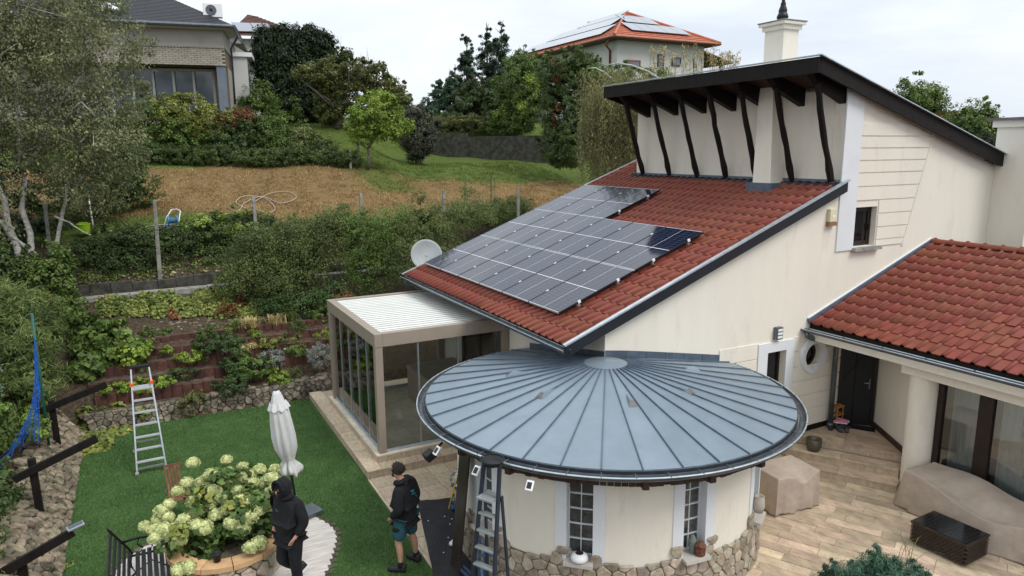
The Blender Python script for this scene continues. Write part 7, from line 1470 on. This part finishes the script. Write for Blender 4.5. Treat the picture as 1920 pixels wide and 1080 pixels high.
def head_mesh(seed):
    r_ = np.random.RandomState(seed); n_ = 210; i = np.arange(n_); ph = math.pi*(1+5**.5)*i; ct = 1-2*(i+.5)/n_; k_ = ct > -.55; st_ = np.sqrt(1-ct**2); d = np.stack([st_*np.cos(ph), st_*np.sin(ph), ct], -1)[k_]; P_ = d*np.array([1, 1, .82])*(1+r_.normal(0, .05, (len(d), 1))); 
    V = []; nr_ = d+r_.normal(0, .25, d.shape); nr_ /= np.linalg.norm(nr_, axis=1)[:, None]; t_ = np.cross(nr_, r_.normal(size=d.shape)); t_ /= np.linalg.norm(t_, axis=1)[:, None]; s_ = np.cross(nr_, t_); L_ = .17
    V = np.stack([P_-t_*L_, P_+s_*L_+nr_*.05, P_+t_*L_, P_-s_*L_+nr_*.05], 1).reshape(-1, 3)
    C = []
    for j in range(5):
        for i_ in range(8): a_, b_ = math.pi*(j+.5)/6, 6.283*i_/8; C.append([(.86*math.sin(a), .86*math.sin(a)) and (.86*math.sin(a)*math.cos(b), .86*math.sin(a)*math.sin(b), .74*math.cos(a)) for a, b in ((a_-.27, b_), (a_-.27, b_+.79), (a_+.27, b_+.79), (a_+.27, b_))])
    V = np.concatenate([V, np.array(C).reshape(-1, 3)]); return mesh_np('flower_head', V, np.arange(len(V)).reshape(-1, 4))
hms = [head_mesh(k_) for k_ in range(5)]
for q in hms: q.materials.append(FLW)
for i, (a, b2, D) in enumerate(hpx):
    p = at2(a, b2, D*1.0); s_ = rs.uniform(.095, .130); o = obj('flower_head', hms[i % 5], None, hy, p-wloc(hy), (rs.uniform(-.4, .4), rs.uniform(-.4, .4), rs.uniform(0, 6))); o.scale = (s_, s_, s_)
    mid = Vector((PC[0]+(p.x-PC[0])*.5, PC[1]+(p.y-PC[1])*.5, .45+(p.z-.45)*.6)); stemm.tube([(PC[0]+(p.x-PC[0])*.25, PC[1]+(p.y-PC[1])*.25, .42), mid, p-Vector((0, 0, .05))], [.008, .007, .005], 5)
stemm.build('stems', HL, hy, kind='stuff')
# ---------------------------------------------------------------- people
import bmesh
def skinned(name, V, E_, Rr_, mat, parent, sub=2, root=0, smooth=True):
    me = bpy.data.meshes.new(name); me.from_pydata(V, E_, []); me.update(); o = bpy.data.objects.new(name, me); col.objects.link(o)
    m_ = o.modifiers.new('skin', 'SKIN'); m_.use_smooth_shade = True
    if not me.skin_vertices:
        bm = bmesh.new(); bm.from_mesh(me); bm.verts.layers.skin.verify(); bm.to_mesh(me); bm.free()
    for i, r_ in enumerate(Rr_):
        sv = me.skin_vertices[0].data[i]; sv.radius = r_ if isinstance(r_, tuple) else (r_, r_); sv.use_root = (i == root)
    s_ = o.modifiers.new('sub', 'SUBSURF'); s_.levels = s_.render_levels = sub
    bpy.context.view_layer.update(); dg = bpy.context.evaluated_depsgraph_get(); nm = bpy.data.meshes.new_from_object(o.evaluated_get(dg)); nm.name = name
    bpy.data.objects.remove(o); nm.materials.clear(); nm.materials.append(mat); nm.polygons.foreach_set('use_smooth', np.ones(len(nm.polygons), dtype=bool))
    return obj(name, nm, None, parent)
def ell(name, c, r_, mat, parent, rot=(0, 0, 0), n=16, fn=None, smooth=True):
    m_ = MB()
    for j in range(n//2+1):
        t_ = math.pi*j/(n//2)
        for i in range(n):
            a = 2*math.pi*i/n; p = Vector((math.sin(t_)*math.cos(a), math.sin(t_)*math.sin(a), math.cos(t_)))
            if fn: p = fn(p)
            m_.v.append((p.x*r_[0], p.y*r_[1], p.z*r_[2]))
    for j in range(n//2):
        for i in range(n): i2 = (i+1) % n; m_.f.append((j*n+i, (j+1)*n+i, (j+1)*n+i2, j*n+i2))
    me = m_.mesh(name, smooth); me.materials.append(mat); return obj(name, me, None, parent, c, rot)
def shoe_part(e_, c, yaw, mat, sole):
    m_ = MB(); prof = [(-.09, .036, .10), (-.05, .042, .105), (0, .042, .085), (.06, .048, .062), (.12, .048, .05), (.17, .038, .04), (.195, .012, .03)]
    for x, w_, h_ in prof:
        for a in range(9): t_ = math.pi*a/8; m_.v.append((x, w_*math.cos(t_), .02+h_*math.sin(t_)**.7))
    for i in range(len(prof)-1):
        for a in range(8): b0 = i*9+a; m_.f.append((b0, b0+1, b0+10, b0+9))
    m_.f.append(tuple(range(8, -1, -1))); me = m_.mesh('shoe', True); me.materials.append(mat); s_ = obj('shoe', me, None, e_, c, (0, c[3] if len(c) > 3 else 0, yaw))
    m_ = MB(); P_ = [(x, w_*1.1, 0) for x, w_, h_ in prof]+[(x, -w_*1.1, 0) for x, w_, h_ in prof[::-1]]; m_.prism(P_, (0, 0, .028)); me = m_.mesh('sole'); me.materials.append(sole); obj('sole', me, None, s_)
def person(loc, rz2, label, hood, shorts, pose):
    e_ = empty('person', loc, label, 'person', rz=rz2)          # local frame: +x forward, +y left
    J = pose; V = []; E_ = []; Rr_ = []
    def add(p, r_, par=None):
        V.append(p); Rr_.append(r_)
        if par is not None: E_.append((par, len(V)-1))
        return len(V)-1
    pel = add(J['pel'], (.12, .095)); sp1 = add(J['sp1'], (.12, .095), pel); sp2 = add(J['sp2'], (.13, .095), sp1); nk0 = add(J['nk0'], (.07, .07), sp2); nk = add(J['nk'], .052, nk0)
    hd0 = add(J['chin'], (.062, .07), nk); hd1 = add(J['head'], (.078, .092), hd0); hd2 = add(J['crown'], (.06, .07), hd1)
    handp = []
    for s_ in 'LR':
        sh = add(J['sh'+s_], .050, sp2); el = add(J['el'+s_], .037, sh); wr_ = add(J['wr'+s_], .027, el); pm = add(J['pm'+s_], (.040, .022), wr_); handp.append((wr_, pm, s_))
        d = (Vector(J['pm'+s_])-Vector(J['wr'+s_])).normalized(); sd_ = d.cross(Vector((0, 1, 0))).normalized()
        for k_ in range(4):
            o_ = sd_*(k_-1.5)*.018; p = Vector(J['pm'+s_])+d*.035+o_; a = add(tuple(p), .009, pm); q = p+d*(.03+.006*(1.5-abs(k_-1.5)))+Vector((.004, 0, -.004)); b2 = add(tuple(q), .008, a); add(tuple(q+d*.02+Vector((-.006, 0, -.008))), .007, b2)
        tb_ = Vector(J['wr'+s_]).lerp(Vector(J['pm'+s_]), .4)-sd_*.03; t1_ = add(tuple(tb_), .011, wr_); add(tuple(tb_+d*.035-sd_*.012), .009, t1_)
    for s_ in 'LR':
        hp_ = add(J['hp'+s_], .092, pel); kn = add(J['kn'+s_], .058, hp_); cf = add(tuple(Vector(J['kn'+s_]).lerp(Vector(J['an'+s_]), .35)+Vector((-.02, 0, 0))), .056, kn); an = add(J['an'+s_], .032, cf); add((J['toe'+s_][0]*.7+J['an'+s_][0]*.3, J['toe'+s_][1]*.7+J['an'+s_][1]*.3, J['toe'+s_][2]), .018, an)
    skinned('body', V, E_, Rr_, SKIN, e_)
    # face
    hd_ = Vector(J['head']); fw = (Vector(J['face'])).normalized(); up_ = (Vector(J['crown'])-Vector(J['chin'])).normalized(); lf = up_.cross(fw).normalized(); fw = lf.cross(up_).normalized(); Rm = Matrix((fw, lf, up_)).transposed().to_euler()
    m_ = MB(); m_.add([tuple(fw*.085+up_*.02), tuple(fw*.092-up_*.022+lf*.014), tuple(fw*.092-up_*.022-lf*.014), tuple(fw*.112-up_*.018)], [(0, 1, 3), (0, 3, 2), (1, 2, 3)]); me = m_.mesh('nose'); me.materials.append(SKIN); obj('nose', me, None, e_, hd_)
    EYE = M('eye', (.05, .035, .03), .3); LIP = M('lip', (.25, .10, .08), .6)
    for s_ in (-1, 1): ell('eye', hd_+fw*.088+lf*s_*.03+up_*.012, (.006, .011, .006), EYE, e_, Rm, 8); ell('ear', hd_-fw*.005+lf*s_*.088-up_*.005, (.018, .01, .028), SKIN, e_, Rm, 8); ell('eyebrow', hd_+fw*.089+lf*s_*.031+up_*.03, (.006, .018, .005), FRAMEB, e_, Rm, 8)
    ell('mouth', hd_+fw*.088-up_*.048, (.006, .022, .006), LIP, e_, Rm, 8)
    HAIR = M('dark_brown_hair', (.020, .012, .009), .7, var=.5, vs=60, bump=1, bs=150)
    if hood:
        def hf(p):
            q = Vector(p); q.x = min(q.x, .62); return q
        ell('hood', hd_-fw*.018+up_*.02, (.125, .118, .155), BLACKC, e_, Rm, 20, hf)
        m_ = MB(); c0 = hd_-fw*.018+up_*.02; pts = []
        for i in range(17): a = -math.pi*.12+math.pi*1.24*i/16; pts.append(c0+fw*(.082+.02*math.sin(a))+lf*.098*math.cos(a)+up_*.125*math.sin(a))
        m_.tube(pts, .022, 7); me = m_.mesh('hood_rim', True); me.materials.append(BLACKC); obj('hood_rim', me, None, e_)
        ell('hood_collar', Vector(J['nk'])+Vector((.0, 0, -.01)), (.11, .12, .07), BLACKC, e_, (0, 0, 0), 14)
        ell('beard', hd_+fw*.04-up_*.065, (.05, .055, .035), HAIR, e_, Rm, 12)
    else:
        def hr(p):
            q = Vector(p); k_ = 1+.09*math.sin(q.x*15+q.y*9)+.08*math.sin(q.z*17+q.y*13)+.05*math.sin(q.y*29); q = q*k_
            if q.x > .50 and q.z < .55: q.x = .50-.3*(.55-q.z)
            if q.z < -.45: q.z = -.45; q = Vector((q.x*.85-.1, q.y*.85, q.z))
            return q
        ell('hair', hd_-fw*.012+up_*.03, (.108, .100, .118), HAIR, e_, Rm, 28, hr); ell('beard', hd_+fw*.048-up_*.060, (.048, .056, .04), HAIR, e_, Rm, 14)
        m_ = MB(); c0 = Vector(J['nk'])+Vector((-.03, 0, -.045)); pts = [c0+Vector((-.085*math.cos(a)*1.0+.02, .11*math.sin(a), .02-.035*math.cos(a*1.0)*-1)) for a in np.linspace(-2.7, 2.7, 15)]; m_.tube(pts, .046, 8); me = m_.mesh('folded_hood', True); me.materials.append(BLACKC); obj('folded_hood', me, None, e_)
    # hoodie
    V2 = []; E2 = []; R3 = []
    def a2(p, r_, par=None):
        V2.append(tuple(p)); R3.append(r_)
        if par is not None: E2.append((par, len(V2)-1))
        return len(V2)-1
    lo = a2(Vector(J['pel'])+Vector((.0, 0, -.0)), (.185, .158)); hem = a2(Vector(J['pel'])+Vector((0, 0, -.07)), (.178, .150), lo); b1_ = a2(J['sp1'], (.190, .160), lo); b2_ = a2(J['sp2'], (.200, .155), b1_); b3_ = a2(Vector(J['nk0'])+Vector((0, 0, -.01)), (.11, .11), b2_); b4_ = a2(Vector(J['nk'])+Vector((-.005, 0, .0)), (.078, .078), b3_)
    for s_ in 'LR':
        sh = a2(J['sh'+s_], .098, b2_); m1_ = a2(Vector(J['sh'+s_]).lerp(Vector(J['el'+s_]), .55), .088, sh); el = a2(J['el'+s_], .080, m1_); m2_ = a2(Vector(J['el'+s_]).lerp(Vector(J['wr'+s_]), .6), .068, el); a2(Vector(J['el'+s_]).lerp(Vector(J['wr'+s_]), .96), .052, m2_)
    hood_o = skinned('hoodie', V2, E2, R3, BLACKC, e_)
    # trousers or shorts
    V2 = []; E2 = []; R3 = []; TM = M('teal_work_shorts', (.018, .075, .10), .85, var=.25, vs=9, bump=.3, bs=40) if shorts else M('black_trousers', (.008, .008, .010), .9, var=.5, vs=8, bump=.4, bs=25)
    p0 = a2(Vector(J['pel'])+Vector((0, 0, .02)), (.165, .135))
    for s_ in 'LR':
        hp_ = a2(Vector(J['hp'+s_])+Vector((0, 0, -.02)), .118, p0); kn = Vector(J['kn'+s_]); hv = Vector(J['hp'+s_])
        if shorts: q1 = a2(hv.lerp(kn, .55), .118, hp_); a2(hv.lerp(kn, .93), (.118, .112), q1)
        else: q1 = a2(hv.lerp(kn, .5), .108, hp_); q2 = a2(kn, .088, q1); q3 = a2(kn.lerp(Vector(J['an'+s_]), .5), .078, q2); a2(kn.lerp(Vector(J['an'+s_]), .98), .068, q3)
    skinned('shorts' if shorts else 'trousers', V2, E2, R3, TM, e_)
    if shorts:
        for s_ in 'LR':
            q = Vector(J['hp'+s_]).lerp(Vector(J['kn'+s_]), .42); ell('pocket_flap', q+Vector((.02, .075 if s_ == 'L' else -.075, .02)), (.085, .045, .05), BLACKC, e_, (0, .3, 0), 10)
            an = Vector(J['an'+s_]); m_ = MB(); m_.tube([an+Vector((0, 0, .075)), an+Vector((0, 0, -.02))], [.046, .048], 12); me = m_.mesh('sock', True); me.materials.append(BLACKC); obj('sock', me, None, e_)
    for s_ in 'LR':
        an = Vector(J['an'+s_]); to = Vector(J['toe'+s_]); yw = math.atan2(to.y-an.y, to.x-an.x); pt_ = J.get('pitch'+s_, 0); c_ = Vector((an.x+.01, an.y, an.z-.085)) if not pt_ else Vector((an.x-.05, an.y, an.z-.07))
        m_ = (c_.x, c_.y, c_.z); o_n = len(bpy.data.objects); shoe_part(e_, m_, yw, M('work_shoe', (.014, .015, .018), .6) if True else None, WHITEP if hood else BLACKM)
        if pt_: kids(e_)[-1].rotation_euler = (0, pt_, yw)
    return e_
# man 1: hood up, hands in front pockets, looking down
J1 = dict(pel=(0, 0, .96), sp1=(.02, 0, 1.12), sp2=(.0, 0, 1.34), nk0=(.0, 0, 1.47), nk=(.03, 0, 1.54), chin=(.085, 0, 1.585), head=(.09, 0, 1.655), crown=(.075, 0, 1.74), face=(.80, 0, -.62),
          shL=(.0, .19, 1.41), shR=(.0, -.19, 1.41), elL=(-.03, .27, 1.15), elR=(-.03, -.27, 1.15), wrL=(.09, .22, .98), wrR=(.09, -.22, .98), pmL=(.115, .19, .92), pmR=(.115, -.19, .92),
          hpL=(0, .09, .90), hpR=(0, -.09, .90), knL=(.03, .10, .50), knR=(.10, -.09, .50), anL=(0, .10, .09), anR=(-.20, -.10, .20), toeL=(.12, .12, .05), toeR=(-.11, -.12, .09), pitchR=.55)
p1 = person((1.57, 10.32, .015), R(210), 'man in a black hoodie with the hood up and black trousers, looking down', True, False, J1)
TEAL = M('teal_print', (.02, .22, .30), .6)
m_ = MB(); m_.add([(.155, -.10, 1.335), (.155, -.05, 1.335), (.158, -.055, 1.345), (.156, -.095, 1.35)], [(0, 1, 2, 3)]); m_.add([(.156, -.11, 1.31), (.158, -.04, 1.31), (.158, -.04, 1.32), (.156, -.11, 1.32)], [(0, 1, 2, 3)]); p1.scale = (1.1, 1.1, 1.02); me = m_.mesh('chest_print'); me.materials.append(TEAL); obj('chest_print', me, None, p1, (-.018, 0, 0))
# man 2: dark hair, teal shorts, seen from behind left, looking down to the left
J2 = dict(pel=(0, 0, .97), sp1=(-.01, 0, 1.13), sp2=(-.02, 0, 1.35), nk0=(.0, 0, 1.48), nk=(.035, 0, 1.55), chin=(.09, .01, 1.60), head=(.10, .01, 1.675), crown=(.10, .01, 1.755), face=(.88, .10, -.42),
          shL=(-.02, .19, 1.42), shR=(-.02, -.19, 1.42), elL=(-.06, .27, 1.15), elR=(-.06, -.27, 1.15), wrL=(.11, .22, .97), wrR=(.11, -.22, .97), pmL=(.15, .19, .92), pmR=(.15, -.19, .92),
          hpL=(0, .09, .91), hpR=(0, -.09, .91), knL=(.06, .13, .50), knR=(-.03, -.14, .50), anL=(.02, .15, .105), anR=(-.05, -.20, .105), toeL=(.15, .19, .05), toeR=(.08, -.23, .05))
p2 = person((3.30, 10.06, .005), R(130), 'dark haired man in black hoodie and teal shorts standing at the lawn edge', False, True, J2)
p2.scale = (1.04, 1.04, .985)
m_ = MB()
def bp(y, z): return (-.150-.012*math.cos(y*8), y, z)
for q in ([(-.02, 1.40), (.10, 1.43), (.05, 1.375), (.0, 1.37)], [(-.06, 1.33), (.05, 1.36), (.07, 1.345), (-.03, 1.315)], [(-.09, 1.25), (-.05, 1.30), (-.04, 1.29), (-.085, 1.235)]): m_.add([bp(y, z) for y, z in q], [(0, 1, 2, 3)])
me = m_.mesh('back_print'); me.materials.append(TEAL); obj('back_print', me, None, p2, (-.01, 0, 0))
